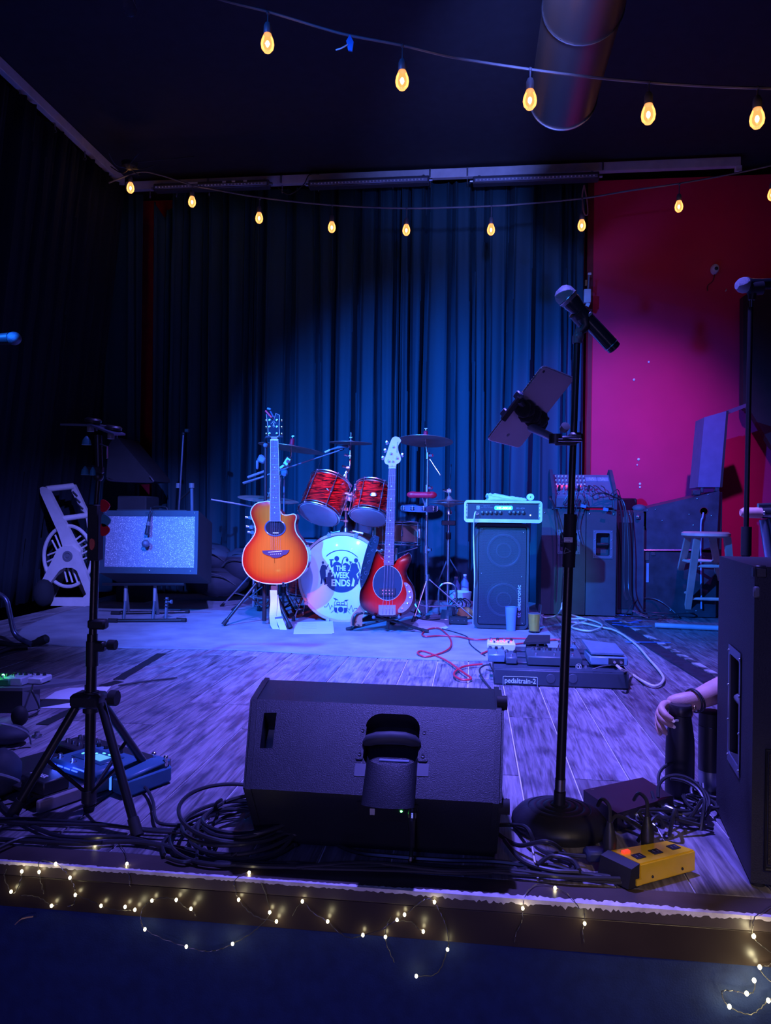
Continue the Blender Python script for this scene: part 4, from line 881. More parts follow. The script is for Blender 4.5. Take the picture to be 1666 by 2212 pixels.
for u in (475, 720): part('rubber_tip', MB().sph(W(*f2(u, 1918), YS - .035), .011, 12), mat('blue_grey_rubber', (.08, .12, .16), .6), t)
# ================================================================ RUG, AMPLIFIERS, CABINETS
M_rug = mat('grey_stage_rug', (.30, .31, .36), .92, var=.22, scale=5, bump=.8, bscale=260)
rugp = [F(60, 1388), F(530, 1406), F(780, 1420), F(1060, 1428), F(1204, 1404), F(1172, 1350), F(1120, 1290), F(600, 1272), F(330, 1285), F(120, 1330)]
mb = MB(); P = [V((p.x, p.y, .001)) for p in spl(rugp, 4, True)]
mb.pw(P, (0, 0, .006)); solo('rug', mb, M_rug, 'large grey rug lying under the drums, both guitars and the bass cabinet', 'rug')
def quadface(a, b, c, d): return [a, b, c, d]
def lerp4(A, B, C, D, u, v): return A.lerp(B, u).lerp(D.lerp(C, u), v)       # A bl, B br, C tr, D tl
# ---- silver-grille combo amplifier on a tilt-back stand
f4 = Fr(60, 880, 3.9667); YA = 4.72
A, B, C, D = W(215, 1238, YA), W(427, 1241, YA), W(430, 1104, YA + .10), W(222, 1103, YA + .10)
am = thing('guitar_amplifier', 'tilted combo amplifier with sparkling silver grille cloth on a low stand', 'amplifier', (A.x + .3, YA + .1, A.z))
off = V((0, .26, -.085))
part('cabinet', MB().hexa([A, B, B + off, A + off, D, C, C + off, D + off]), M_tolex, am)
nrm = (B - A).cross(D - A).normalized()
def amf(u, v, o=0): return lerp4(A, B, C, D, u, v) + nrm * (o)
if nrm.y > 0: nrm = -nrm
mb = MB()
for q in (((.0, 0), (1, 0), (.965, .10), (.05, .10)), ((.05, .91), (.965, .91), (1, 1), (0, 1)), ((0, 0), (.05, .10), (.05, .91), (0, 1)), ((.965, .10), (1, 0), (1, 1), (.965, .91))):
    mb.pw([amf(*p) for p in q], nrm * .008)
part('front_frame', mb, mat('blue_black_tolex', (.03, .06, .08), .55, bump=.5, bscale=400), am)
def sparkle():
    m = bpy.data.materials.new('silver_sparkle_cloth'); m.use_nodes = True; nt = m.node_tree; b = nt.nodes['Principled BSDF']; N = nt.nodes.new; L = nt.links
    tc = N('ShaderNodeTexCoord'); mp = N('ShaderNodeMapping'); mp.inputs['Scale'].default_value = (260, 260, 260); L.new(tc.outputs['Object'], mp.inputs[0])
    v = N('ShaderNodeTexVoronoi'); v.inputs['Scale'].default_value = 1; L.new(mp.outputs[0], v.inputs['Vector'])
    r = N('ShaderNodeValToRGB'); e = r.color_ramp.elements; e[0].position = .2; e[0].color = (.26, .28, .36, 1); e[1].position = .985; e[1].color = (1, 1, 1, 1); x = e.new(.86); x.color = (.36, .38, .48, 1)
    sp = N('ShaderNodeSeparateColor'); L.new(v.outputs['Color'], sp.inputs[0]); L.new(sp.outputs[0], r.inputs[0]); L.new(r.outputs[0], b.inputs['Base Color'])
    b.inputs['Roughness'].default_value = .45; b.inputs['Metallic'].default_value = .35
    bp = N('ShaderNodeBump'); bp.inputs['Strength'].default_value = .6; bp.inputs['Distance'].default_value = .002; L.new(v.outputs['Distance'], bp.inputs['Height']); L.new(bp.outputs[0], b.inputs['Normal']); return m
part('grille_cloth', MB().pw([amf(*p) for p in ((.05, .10), (.965, .10), (.965, .91), (.05, .91))], nrm * .004), sparkle(), am)
part('handle', MB().tube(spl([amf(.43, 1.0, .0) + V((0, .12, .0)), amf(.46, 1.0) + V((0, .12, .028)), amf(.58, 1.0) + V((0, .12, .028)), amf(.61, 1.0) + V((0, .12, 0))], 5), .009, 8, flat=.5), M_black, am)
for u, v in ((.04, .96), (.96, .96), (.52, .05), (.93, .05)): part('screw', MB().sph(amf(u, v, .009), .005, 8), M_chrome, am)
part('logo_plate', MB().box(amf(.51, .955, .010), (.075, .004, .012), bev=.001), M_steel, am)
part('control_panel', MB().box(amf(.5, 1.0) + V((0, .045, .004)), (.5, .06, .01), bev=.002), mat('dark_panel', (.04, .045, .05), .4), am)
t = thing('amplifier_stand', 'low black folding stand under the silver-grille amplifier', 'stand', (W(310, 1350, YA).x, YA, 0))
Mst = mat('blue_grey_stand_metal', (.11, .17, .22), .4)
zt = W(300, 1262, YA - .02).z
part('front_bar', MB().tube([W(222, 1262, YA - .02), W(398, 1262, YA - .02)], .010, 10), M_blackmetal, t)
gx1, gx2 = W(236, 1348, YA - .05), W(398, 1350, YA - .05)
for a, b in ((F(238, 1347), F(398, 1346)), (F(245, 1330), F(405, 1327))):
    a.z = b.z = .018; part('foot_bar', MB().tube([a, b], .012, 10), M_blackmetal, t)
    for q, d in ((a, -1), (b, 1)): part('end_cap', MB().cyl(q - V((d * .05, 0, 0)), q + V((d * .012, 0, 0)), .016), M_rubber, t)
for px in (275, 338):
    part('leg', MB().tube([W(px - 8, 1345, YA - .05), W(px - 4, 1298, YA - .03)], .016, 8, flat=.5), Mst, t)
    part('upper_arm', MB().tube([W(px - 4, 1300, YA), W(px - 3, 1262, YA + .02)], .012, 8).tube([W(px - 3, 1266, YA + .02), W(px + 4, 1335, YA + .22)], .011, 8), M_grey, t)
for v in (1295, 1303, 1310): part('band', MB().box(W(360, v, YA - .062), (.034, .008, .004)), M_blackmetal, t)
part('leg', MB().tube([W(358, 1343, YA - .05), W(361, 1290, YA - .04)], .017, 8, flat=.5), Mst, t)
part('wing_knob', MB().cyl(W(362, 1300, YA - .05), W(368, 1300, YA - .05), .004).lathe([(.012, 0), (.014, .012), (0, .014)], W(368, 1300, YA - .05), (1, 0, 0), 10), Mst, t)
# microphone hanging over the amplifier front
q0, q1, q2 = amf(.515, .93, .03), amf(.505, .60, .05), amf(.50, .45, .055)
t = thing('microphone', 'microphone hanging head down in front of the silver amplifier grille', 'microphone', q2)
part('body', MB().tube([q0, q0.lerp(q1, .35), q1], [.009, .011, .017], 14), mat('dark_mic_body', (.02, .03, .045), .35), t)
part('band', MB().tube([q0.lerp(q1, .4), q0.lerp(q1, .6)], [.0135, .0155], 14), M_grey, t)
part('grille', MB().sph(q2, .026, 18), mat('blue_grey_grille', (.15, .19, .26), .4, .4, bump=1, bscale=400), t)
t2 = cable_w('microphone_cable', [q0, q0 + V((.005, 0, .03)), amf(.52, 1.03, .0) + V((0, .01, .01)), amf(.55, 1.0) + V((0, .3, -.02)), amf(.6, .4) + V((0, .42, -.1))], .004, M_cable, 'cable running over the top of the silver-grille amplifier to the hanging microphone')
# ---- hose reel
YH = 5.35; M_beige = mat('beige_reel_plastic', (.72, .66, .62), .5, var=.08)
hr = thing('hose_reel', 'beige plastic hose reel cart with tall handle in the left rear corner', 'hose reel', (W(135, 1312, YH).x, YH, 0))
def bar4(mb, fr, a, b, wd, y, th=.03):
    pa, pb = W(*fr(*a), y), W(*fr(*b), y); mb.tube([pa, pb], wd / 2, 8, flat=1); return mb
def slab(mb, fr, pts, y, t): mb.pw([W(*fr(u, v), y) for u, v in pts], (0, t, 0)); return mb
part('handle_bar', slab(MB(), f4, [(102, 690), (125, 680), (165, 690), (180, 720), (400, 1150), (455, 1225), (440, 1320), (300, 1200), (262, 1080), (105, 730)], YH - .06, .04), M_beige, hr)
part('handle_bar', slab(MB(), f4, [(375, 660), (398, 660), (540, 960), (555, 1100), (520, 1100), (500, 960), (375, 720)], YH + .10, .03), M_beige, hr)
part('grip', MB().tube([W(*f4(160, 700), YH - .04), W(*f4(390, 675), YH + .11)], .024, 12), M_beige, hr)
part('cross_bar', MB().tube([W(*f4(290, 955), YH - .04), W(*f4(510, 925), YH + .11)], .022, 10), M_beige, hr)
for k, v in enumerate((720, 775, 830, 880)): part('rib', MB().tube([W(*f4(385 + 22 * k, v), YH + .09), W(*f4(425 + 24 * k, v + 40), YH + .09)], .006, 6), M_black, hr)
wc = f4(345, 1275)
def wheel(y, nm):
    c = W(*wc, y); rx = 52 * mpp(150, y); rz = 62 * mpp(150, y)
    part(nm, MB().tube([c + V((rx * math.cos(a), 0, rz * math.sin(a))) for a in [2 * PI * k / 40 for k in range(40)]], .014, 8, closed=True), M_beige, hr)
    for k in range(5):
        for qd in range(4):
            u = -.16 + k * .08; v0, v1 = .28, math.sqrt(1 - u * u) * .96
            a = qd * PI / 2 + .45; ca, sa = math.cos(a), math.sin(a)
            p = lambda uu, vv: c + V((rx * (uu * ca - vv * sa), 0, rz * (uu * sa + vv * ca)))
            part('spoke', MB().tube([p(u * 2, v0), p(u * 2.4, v1 * (1 - .1 * abs(k - 2)))], .007, 6, flat=1), M_beige, hr)
wheel(YH - .03, 'wheel'); wheel(YH + .2, 'wheel')
part('drum_core', MB().cyl(W(*wc, YH - .03), W(*wc, YH + .2), .06, seg=20), M_beige, hr)
mb = MB(); c = W(*wc, YH)
for k in range(9): mb.torus(c + V((0, .0 + .02 * k, 0)), (0, 1, 0), .095 + .004 * (k % 3), .010, 24, 6)
part('hose', mb, mat('dark_green_hose', (.02, .05, .045), .5), hr, kind='stuff')
part('side_frame', slab(MB(), f4, [(255, 1215), (300, 1190), (370, 1190), (430, 1240), (530, 1500), (540, 1740), (505, 1740), (480, 1705), (190, 1700), (200, 1630), (470, 1630), (500, 1600), (420, 1400), (380, 1375), (310, 1375), (270, 1400), (160, 1545), (105, 1515)], YH - .09, .035), M_beige, hr)
part('side_frame', slab(MB(), f4, [(300, 1215), (400, 1215), (560, 1700), (520, 1700), (370, 1400), (330, 1400), (200, 1660), (150, 1660)], YH + .24, .03), M_beige, hr)
part('hub_cap', MB().lathe([(.040, 0), (.040, .01), (.026, .012), (.022, .006), (.012, .006), (.012, .012), (0, .012)], W(*wc, YH - .085), (0, -1, 0), 24), M_grey, hr)
t = thing('speaker_foot_bag', 'dark weight bag slumped at the foot of the beige hose reel', 'bag', F(96, 1312)); c = F(94, 1310)
part('bag', MB().sph(c + V((0, 0, .10)), .10, 16, (.75, .75, 1.05)), mat('dark_bag_fabric', (.018, .02, .025), .85, bump=1, bscale=40), t)
# ---- slanted black speaker behind the music desk
YSP = 5.5; t = thing('speaker', 'black slanted speaker on a column behind the left music desk', 'speaker', (W(290, 1250, YSP).x, YSP, 0))
part('cabinet', slab(MB(), f4, [(738, 250), (775, 262), (1060, 598), (1066, 632), (812, 645), (672, 600), (690, 330)], YSP, .35), M_tolex, t)
part('edge_trim', MB().tube(spl([W(*f4(680, 610), YSP), W(*f4(740, 630), YSP - .01), W(*f4(1050, 640), YSP - .01), W(*f4(1068, 620), YSP - .01), W(*f4(1045, 590), YSP - .01)], 4), .008, 8), mat('dark_purple_trim', (.05, .045, .06), .4), t)
part('column', MB().box((W(*f4(945, 800), YSP + .15).x, YSP + .16, .42), (.24, .25, .84), bev=.01), mat('dark_column_fabric', (.03, .035, .04), .8, bump=.8, bscale=20), t)
# ---- far microphone stand (straight) behind the amplifier
YF2 = 5.55; xb = W(405, 1282, YF2 - .1)
t = thing('microphone_stand', 'thin dark stand with round base behind the right end of the silver amplifier', 'microphone stand', F(410, 1281))
c = F(410, 1281)
part('base', MB().lathe([(.13, 0), (.13, .012), (.11, .026), (.02, .032), (0, .032)], c, (0, 0, 1), 32), M_blackmetal, t)
part('pole', MB().tube([c + V((0, 0, .03)), W(*f4(1408, 880), YF2 - .25), W(*f4(1405, 665), YF2 - .25)], .012, 10), Mst, t)
part('upper_pole', MB().tube([W(*f4(1295, 880), YF2 - .2), W(*f4(1312, 600), YF2 - .25), W(*f4(1334, 225), YF2 - .25)], .007, 10), mat('dim_chrome', (.2, .2, .26), .35, .6), t)
part('cross_boom', MB().tube([W(*f4(1295, 800), YF2 - .2), W(*f4(1408, 700), YF2 - .24)], .008), M_blackmetal, t)
mb = MB().box(W(*f4(1365, 200), YF2 - .25), (.035, .03, .03), bev=.006).sph(W(*f4(1334, 225), YF2 - .25), .013)
part('clip', mb, M_blackmetal, t)
part('clutch', MB().cyl(W(*f4(1405, 690), YF2 - .25), W(*f4(1405, 650), YF2 - .25), .02), M_grey, t)
part('side_clutch', MB().cyl(W(*f4(1288, 690), YF2 - .22), W(*f4(1290, 650), YF2 - .22), .017), M_grey, t)
# ---- soft bags heaped beside the amplifier
M_bag = mat('navy_bag_nylon', (.035, .04, .055), .7, bump=1, bscale=14)
for i, (px, py, r, sc, lab) in enumerate(((470, 1255, .20, (1.3, .8, .62), 'dark nylon bag lying lowest between the silver amplifier and acoustic guitar'), (455, 1205, .15, (1.2, .8, .8), 'rounded dark bag on top of the heap beside the silver amplifier'), (520, 1222, .15, (.9, .8, .95), 'dark gear bag half hidden behind the acoustic guitar body'))):
    c = W(px, py, 5.75); c.z = max(c.z, r * sc[2] * .95)
    t = thing('gear_bag', lab, 'bag', c - V((0, 0, r * sc[2])), 'soft bags behind the acoustic guitar')
    mb = MB().sph(c, r, 24, sc); rg = random.Random(i)
    for v in mb.bm.verts: v.co += V((rg.uniform(-1, 1), rg.uniform(-1, 1), rg.uniform(-1, 1))) * .006
    part('bag', mb, M_bag, t, 80)
    part('strap', MB().tube(spl([c + V((-r * .8, -r * .6, 0)), c + V((-r * .3, -r * .95, r * .35)), c + V((r * .4, -r * .9, r * .3)), c + V((r * .9, -r * .5, -.02))], 5), .011, 6, flat=.4), M_grey, t)
    part('zip', MB().tube(spl([c + V((-r * .9 * sc[0], -r * .2, r * .3)), c + V((0, -r * .62, r * .62 * sc[2] * 1.1)), c + V((r * .9 * sc[0], -r * .2, r * .3))], 6), .004, 5), M_blackmetal, t)
# ---- bass cabinet with perforated grille
f3 = Fr(980, 980, 3.9667); YC = 4.74
def mesh_grille(name, col, bw=.0085, bh=.0052):
    m = bpy.data.materials.new(name); m.use_nodes = True; nt = m.node_tree; b = nt.nodes['Principled BSDF']; N = nt.nodes.new; L = nt.links
    tc = N('ShaderNodeTexCoord'); sx = N('ShaderNodeSeparateXYZ'); cx = N('ShaderNodeCombineXYZ'); L.new(tc.outputs['Object'], sx.inputs[0]); L.new(sx.outputs[0], cx.inputs[0]); L.new(sx.outputs[2], cx.inputs[1])
    br = N('ShaderNodeTexBrick'); br.inputs['Scale'].default_value = 1; br.inputs['Brick Width'].default_value = bw; br.inputs['Row Height'].default_value = bh; br.inputs['Mortar Size'].default_value = bh * .22; br.inputs['Mortar Smooth'].default_value = .3
    L.new(cx.outputs[0], br.inputs['Vector']); b.inputs['Base Color'].default_value = (*col, 1); b.inputs['Roughness'].default_value = .4; b.inputs['Metallic'].default_value = .5
    mr = N('ShaderNodeMapRange'); mr.inputs['To Min'].default_value = .12; mr.inputs['To Max'].default_value = 1; L.new(br.outputs['Fac'], mr.inputs[0]); L.new(mr.outputs[0], b.inputs['Alpha']); return m
A, B, C, D = W(1024, 1357, YC), W(1141, 1358, YC), W(1145, 1133, YC), W(1028, 1130, YC)
x0, x1, z0, z1 = A.x, B.x, .012, D.z; DP = .34
bc = thing('bass_cabinet', 'tall black bass speaker cabinet with two round cones behind perforated grille', 'speaker', ((x0 + x1) / 2, YC + .17, 0))
M0 = Matrix.Identity(4); M0[1][1] = 0; M0[1][2] = -1; M0[2][1] = 1; M0[2][2] = 0; M0[1][3] = YC
mb = MB(); holeplate(mb, rrect(x0, z0, x1, z1, .03), [rrect(x0 + .022, z0 + .02, x1 - .014, z1 - .02, .015)], M0, .045)
o = rrect(x0, z0, x1, z1, .03); vs0 = [mb.bm.verts.new((x, YC, z)) for x, z in o]; vs1 = [mb.bm.verts.new((x, YC + DP, z)) for x, z in o]
for i in range(len(o)): j = (i + 1) % len(o); mb.bm.faces.new((vs0[i], vs1[i], vs1[j], vs0[j]))
mb.bm.faces.new(vs1); bmesh.ops.remove_doubles(mb.bm, verts=mb.bm.verts, dist=1e-5)
part('shell', mb, mat('grey_black_tolex', (.030, .040, .048), .55, bump=.6, bscale=500), bc)
gp = rrect(x0 + .026, z0 + .026, x1 - .018, z1 - .026, .012)
part('grille', MB().pw([V((x, YC + .006, z)) for x, z in gp], (0, .0015, 0)), mesh_grille('perforated_grille', (.07, .085, .11)), bc)
for v in (830, 1250):
    c = W(*f3(430, v), YC + .04); sp = part('speaker_cone', MB().lathe([(.118, .0), (.118, .014), (.105, .02), (.10, .008), (.045, -.02), (.038, -.012), (0, .0)], c, (0, -1, 0), 40), mat('paper_cone', (.035, .04, .05), .6), bc)
    part('cone_surround', MB().torus(c + V((0, -.018, 0)), (0, 1, 0), .10, .008, 40, 8).torus(c + V((0, -.012, 0)), (0, 1, 0), .045, .005, 30, 6), mat('cone_ring', (.12, .14, .18), .4), sp)
for u, v in ((245, 640), (600, 675), (240, 1025), (585, 1055), (225, 1395), (590, 1455)): part('screw', MB().sph(W(*f3(u, v), YC + .004), .0045, 8), M_chrome, bc)
lm = wallM(0, 0, 1); lm.translation = W(*f3(574, 1405), YC + .004)
part('lettering', textmesh('tc electronic', lm @ Matrix.Rotation(PI / 2, 4, 'Z'), 282 / 3.9667 * mpp(1120, YC), 34 / 3.9667 * mpp(1120, YC), .0015, .01), mat('pale_blue_lettering', (.45, .5, .8), .5), bc)
part('side_handle', MB().box((x1 + .001, YC + .17, z1 - .23), (.006, .14, .05), bev=.002), M_blackmatte, bc)
for sx in (x0 + .04, x1 - .04):
    for sy in (YC + .04, YC + DP - .04): part('foot', MB().cyl((sx, sy, 0), (sx, sy, .016), .016), M_rubber, bc)
# ---- rack-mounted bass amplifier head
YR = 4.66; X0, X1 = W(1003, 1100, YR).x, W(1172, 1100, YR).x; Z0, Z1 = z1 + .006, W(1090, 1081, YR).z
hd = thing('bass_amplifier_head', 'bass amplifier head in a pale rounded rack case on the perforated cabinet', 'amplifier', ((X0 + X1) / 2, YR + .15, Z0))
M0[1][3] = YR
h = (Z1 - Z0)
mb = MB(); holeplate(mb, rrect(X0, Z0, X1, Z1, .022), [rrect(X0 + .012, Z0 + .022, X1 - .012, Z1 - .016, .01)], M0, .03)
part('case_front', mb, mat('silver_case_edge', (.62, .70, .74), .3, .3), hd)
o = rrect(X0, Z0, X1, Z1, .022); mb = MB(); mb.pw([V((x, YR + .001, z)) for x, z in o], (0, .33, 0))
xs = mb
for v in mb.bm.verts: v.co = v.co
part('case_rear', MB().pw([V((x, YR + .032, z)) for x, z in o], (0, .30, 0)), M_tolex, hd)
ringm = MB(); a = [ringm.bm.verts.new((x, YR, z)) for x, z in o]; b = [ringm.bm.verts.new((x, YR + .034, z)) for x, z in o]
for i in range(len(o)): j = (i + 1) % len(o); ringm.bm.faces.new((a[i], b[i], b[j], a[j]))
part('case_rim', ringm, MATS['silver_case_edge'], hd)
mb.bm.free()
fp = part('front_panel', MB().box(((X0 + X1) / 2, YR + .020, (Z0 + Z1) / 2 + .003), (X1 - X0 - .03, .012, h - .042), bev=.001), mat('dark_blue_faceplate', (.02, .03, .05), .35), hd)
for s, xx in ((-1, X0 + .016), (1, X1 - .016)):
    part('rack_ear', MB().box((xx, YR + .012, (Z0 + Z1) / 2 + .003), (.010, .006, h - .05), bev=.001), MATS['silver_case_edge'], hd)
    for k in range(4): part('ear_screw', MB().sph((xx, YR + .008, Z0 + .034 + k * (h - .066) / 3), .003, 6), M_black, hd)
for u in (390, 412, 437, 460): part('top_rivet', MB().sph(W(*f3(u, 427), YR + .0), .0035, 6), M_black, hd)
yk = YR + .012
for u in (247, 285, 321, 363, 401, 482, 518, 556, 597):
    c = W(*f3(u, 506), yk); part('knob', MB().lathe([(.0115, 0), (.0105, .012), (.006, .014), (0, .014)], c, (0, -1, 0), 16), M_black, hd)
    part('knob_mark', MB().box(c + V((0, -.015, .005)), (.0015, .001, .007)), M_white, hd)
part('display', MB().pw([W(*f3(u, v), yk - .001) for u, v in rrect(350, 447, 508, 483, 14)], (0, .003, 0)), mat('lit_display', (.1, .6, .8), .4, emit=(.05, .62, .95), es=1.2), hd)
lm = wallM(0, 0, 1); lm.translation = W(*f3(372, 475), yk - .0015); k3 = mpp(1080, YR) / 3.9667
part('display_text', textmesh('HE-880.0', lm, 122 * k3, 20 * k3, .0005, .02), mat('lit_digits', (.8, 1, 1), .4, emit=(.8, 1, .95), es=1.5), hd)
lm.translation = W(*f3(541, 476), yk - .0012); part('lettering', textmesh('RS-400', lm, 68 * k3, 15 * k3), M_grey, hd)
lm.translation = W(*f3(255, 452), yk - .0012); part('lettering', textmesh('400 Watt', lm, 60 * k3, 9 * k3), M_grey, hd)
lm.translation = W(*f3(236, 467), yk - .0012); part('lettering', textmesh('Bass Guitar Amplifier', lm, 104 * k3, 9 * k3), M_grey, hd)
part('emblem', MB().box(W(*f3(210, 462), yk), (.020, .002, .024), bev=.001), mat('pale_emblem', (.35, .4, .6), .4), hd)
lm.translation = W(*f3(201, 473), yk - .0022); part('lettering', textmesh('C', lm, 18 * k3, 20 * k3), M_logo, hd)
part('power_light', MB().sph(W(*f3(659, 527), yk), .004, 8), emat('blue_white_led', (.5, .7, 1), 8), hd)
part('toggle_switch', MB().cyl(W(*f3(595, 495), yk), W(*f3(601, 478), yk - .015), .002), M_chrome, hd)
part('input_jack', MB().cyl(W(*f3(205, 516), yk), W(*f3(205, 516), yk - .008), .007), M_chrome, hd)
part('side_handle', MB().box((X1 + .002, YR + .18, Z0 + h * .5), (.008, .12, .03), bev=.003), M_black, hd)
part('side_strip', MB().box((X1 - .002, YR + .325, Z0 + h * .5), (.012, .02, h - .02), bev=.003), MATS['silver_case_edge'], hd)
cable_w('instrument_cable', [W(*f3(205, 516), yk - .01), W(*f3(188, 500), yk - .05), W(*f3(176, 560), yk - .05), W(*f3(172, 700), YC - .03), W(*f3(176, 890), YC - .02), W(*f3(180, 1100), YC - .02), F(1022, 1350) + V((0, 0, .01))], .0045, M_whitecable, 'white cable hanging from the amplifier head down the left edge of its cabinet')
# crumpled cloth and tape roll on the head
zt = Z1
def cl(u, v):
    x = W(1052, 1070, 4.8).x + (W(1134, 1070, 4.8).x - W(1052, 1070, 4.8).x) * u; y = 4.72 + .16 * v
    hgt = .010 + .035 * (1 - u) * abs(math.sin(v * 7 + u * 3)) + .010 * abs(math.sin(u * 17 + v * 9 + 2 * math.sin(u * 7))) * (.4 + .6 * math.sin(PI * v))
    return (x + .01 * math.sin(v * 11), y, zt + .003 + hgt * max(.12, math.sin(PI * max(.03, min(.97, v)))))
so = solo('cloth', MB().grid(cl, 40, 16), mat('pale_crumpled_cloth', (.72, .78, .80), .85), 'crumpled pale cloth lying on top of the bass amplifier head', 'cloth', sharp=80)
sm = so.modifiers.new('thickness', 'SOLIDIFY'); sm.thickness = .003
c = W(*f3(660, 385), 4.70); c.z = zt + .0235
t = thing('tape_roll', 'white roll standing on its edge on top of the bass amplifier head', 'tape', (c.x, c.y, zt))
part('roll', MB().lathe([(.022, 0), (.022, .05), (.004, .052), (.004, -.001)], c, (0, 1, 0), 24, ring=True), mat('white_blue_tape', (.65, .75, .8), .6), t)
# ---- powered mixer on PA cabinets
YP = 5.52
def pa_cab(u0, u1, v0, label, handle, depth=.42, group='black PA cabinets under the mixer'):
    a, b = W(*f3(u0, 1000), YP), W(*f3(u1, 1000), YP); z = W(*f3(u0, v0), YP).z
    t = thing('pa_cabinet', label, 'speaker', ((a.x + b.x) / 2, YP + depth / 2, 0), group)
    M0[1][3] = YP; h0, h1 = handle[0], handle[1]
    p, q = W(*f3(*h0), YP), W(*f3(*h1), YP)
    outer = [(a.x, .01), (b.x, .01), (b.x, z), (a.x, z)]
    mb = MB(); holeplate(mb, outer, [rrect(p.x + .02, q.z + .02, q.x - .02, p.z - .02, .012)], M0, .07)
    mb.hexa([(a.x, YP + .0005, .01), (b.x, YP + .0005, .01), (b.x, YP + depth, .01), (a.x, YP + depth, .01), (a.x, YP + .0005, z), (b.x, YP + .0005, z), (b.x, YP + depth, z), (a.x, YP + depth, z)])
    # open the front of the solid so the pocket shows
    for f in [f for f in mb.bm.faces if len(f.verts) == 4 and all(abs(v.co.y - (YP + .0005)) < 1e-5 for v in f.verts)]: mb.bm.faces.remove(f)
    bmesh.ops.remove_doubles(mb.bm, verts=mb.bm.verts, dist=.001)
    part('cabinet', mb, M_tolex2, t)
    mb = MB(); holeplate(mb, [(p.x, q.z), (q.x, q.z), (q.x, p.z), (p.x, p.z)], [rrect(p.x + .02, q.z + .02, q.x - .02, p.z - .02, .012)], Matrix.Translation(V((0, -.004, 0))) @ M0, .004, False)
    hp = part('handle_plate', mb, mat('handle_plate_metal', (.14, .18, .22), .4, .4), t)
    zc = (p.z + q.z) / 2
    part('grip', MB().box(((p.x + q.x) / 2, YP + .012, zc), (q.x - p.x - .05, .022, .022), bev=.006), M_black, hp)
    for i in range(4):
        for sx in (p.x + .009, q.x - .009): part('screw', MB().sph((sx, YP - .005, q.z + .012 + i * (p.z - q.z - .024) / 3), .004, 6), M_chrome, hp)
    for xx in (a.x + .02, b.x - .02): part('corner_screw', MB().sph((xx, YP - .002, z - .03), .006, 8), M_chrome, t)
    for xx in (a.x + .05, b.x - .05):
        for yy in (YP + .05, YP + depth - .05): part('foot', MB().cyl((xx, yy, 0), (xx, yy, .014), .02), M_rubber, t)
    return a, b, z
M_tolex2 = mat('charcoal_cab_tolex', (.040, .048, .052), .6, bump=.5, bscale=400)
pa_cab(752, 1128, 470, 'black PA cabinet just right of the bass cabinet, partly behind the microphone stand', ((890, 650), (1082, 862)))
aa, bb, zz = pa_cab(1134, 1392, 480, 'black PA cabinet with recessed metal-framed handle under the mixer', ((1198, 655), (1362, 900)), .45)
t = thing('pa_cabinet', 'dark PA cabinet standing just right of the one with the recessed handle', 'speaker', (bb.x + .12, YP + .4, 0))
part('cabinet', MB().box((bb.x + .125, YP + .30, zz / 2 + .006), (.225, .4, zz - .01), bev=.008), M_tolex2, t)
for k in range(3): part('screw', MB().sph((bb.x + .04 + .07 * k, YP + .099, zz - .03), .005, 6), M_chrome, t)
part('side_grille', MB().box((bb.x + .125, YP + .097, zz / 2 - .02), (.18, .008, zz - .14), bev=.002), mat('dark_grille_cloth', (.012, .014, .017), .9), t)
# mixer
a = W(*f3(868, 440), YP - .02); b = W(*f3(1372, 440), YP - .02)
mx = thing('mixer', 'powered mixing desk with rows of knobs and red lights on the PA cabinets', 'mixer', ((a.x + b.x) / 2, YP + .1, zz))
z0, z1m = zz + .003, W(*f3(870, 180), YP + .20).z; x0, x1 = a.x, b.x
zc = W(*f3(870, 365), YP - .02).z
part('body', MB().pw([V((x0, YP - .01, z0 + .01)), V((x0, YP - .02, zc)), V((x0, YP + .19, z1m)), V((x0, YP + .26, z1m)), V((x0, YP + .26, z0 + .01))], (x1 - x0, 0, 0)), mat('grey_mixer_panel', (.10, .14, .17), .4), mx)
for xx, w_ in ((x0 - .022, .022), (x1, .022)):
    part('end_cheek', MB().pw([V((xx, YP - .03, z0)), V((xx, YP - .045, zc + .02)), V((xx, YP + .17, z1m + .035)), V((xx, YP + .21, z1m + .04)), V((xx, YP + .28, z1m)), V((xx, YP + .28, z0))], (w_, 0, 0)), mat('mixer_cheek', (.05, .06, .08), .45), mx)
pb_, pt_ = V((0, YP - .02, zc)), V((0, YP + .19, z1m)); sd = pt_ - pb_; nn = V((0, -sd.z, sd.y)).normalized()
def mxp(u, v, o=0): return V((x0 + (x1 - x0) * u, pb_.y + sd.y * v, pb_.z + sd.z * v)) + nn * o
for i in range(9):
    for j in range(6): part('knob', MB().lathe([(.0058, 0), (.0048, .010), (0, .011)], mxp(.05 + i * .062, .42 + j * .095, 0), nn, 8), M_white if j % 2 else M_steel, mx)
for i in range(9): part('jack', MB().lathe([(.009, 0), (.009, .006), (.004, .006), (.004, .001), (0, .001)], mxp(.06 + i * .1, .10, 0), nn, 12), M_steel, mx)
for i in range(8): part('combo_plug', MB().cyl(mxp(.08 + i * .085, .26, 0), mxp(.08 + i * .085, .24, .05), .010, .008, 10), M_chrome if i % 2 else M_black, mx)
for i in range(2): part('equaliser', MB().box(mxp(.68 + i * .19, .78, .002), (.085, .045, .003), rot=(math.atan2(sd.z, sd.y), 0, 0)), mat('equaliser_plate', (.2, .28, .36), .4), mx)
for i in range(2):
    for j in range(7): part('slider', MB().box(mxp(.64 + i * .19 + j * .013, .78 + .05 * math.sin(j * 1.7 + i), .006), (.003, .006, .006)), M_white, mx)
for u in (905, 940, 980, 1095):
    part('red_light', MB().sph(mxp((u - 868) / 504, .42, .008), .0075, 10), emat('red_led', (1, .02, .08), 5), mx)
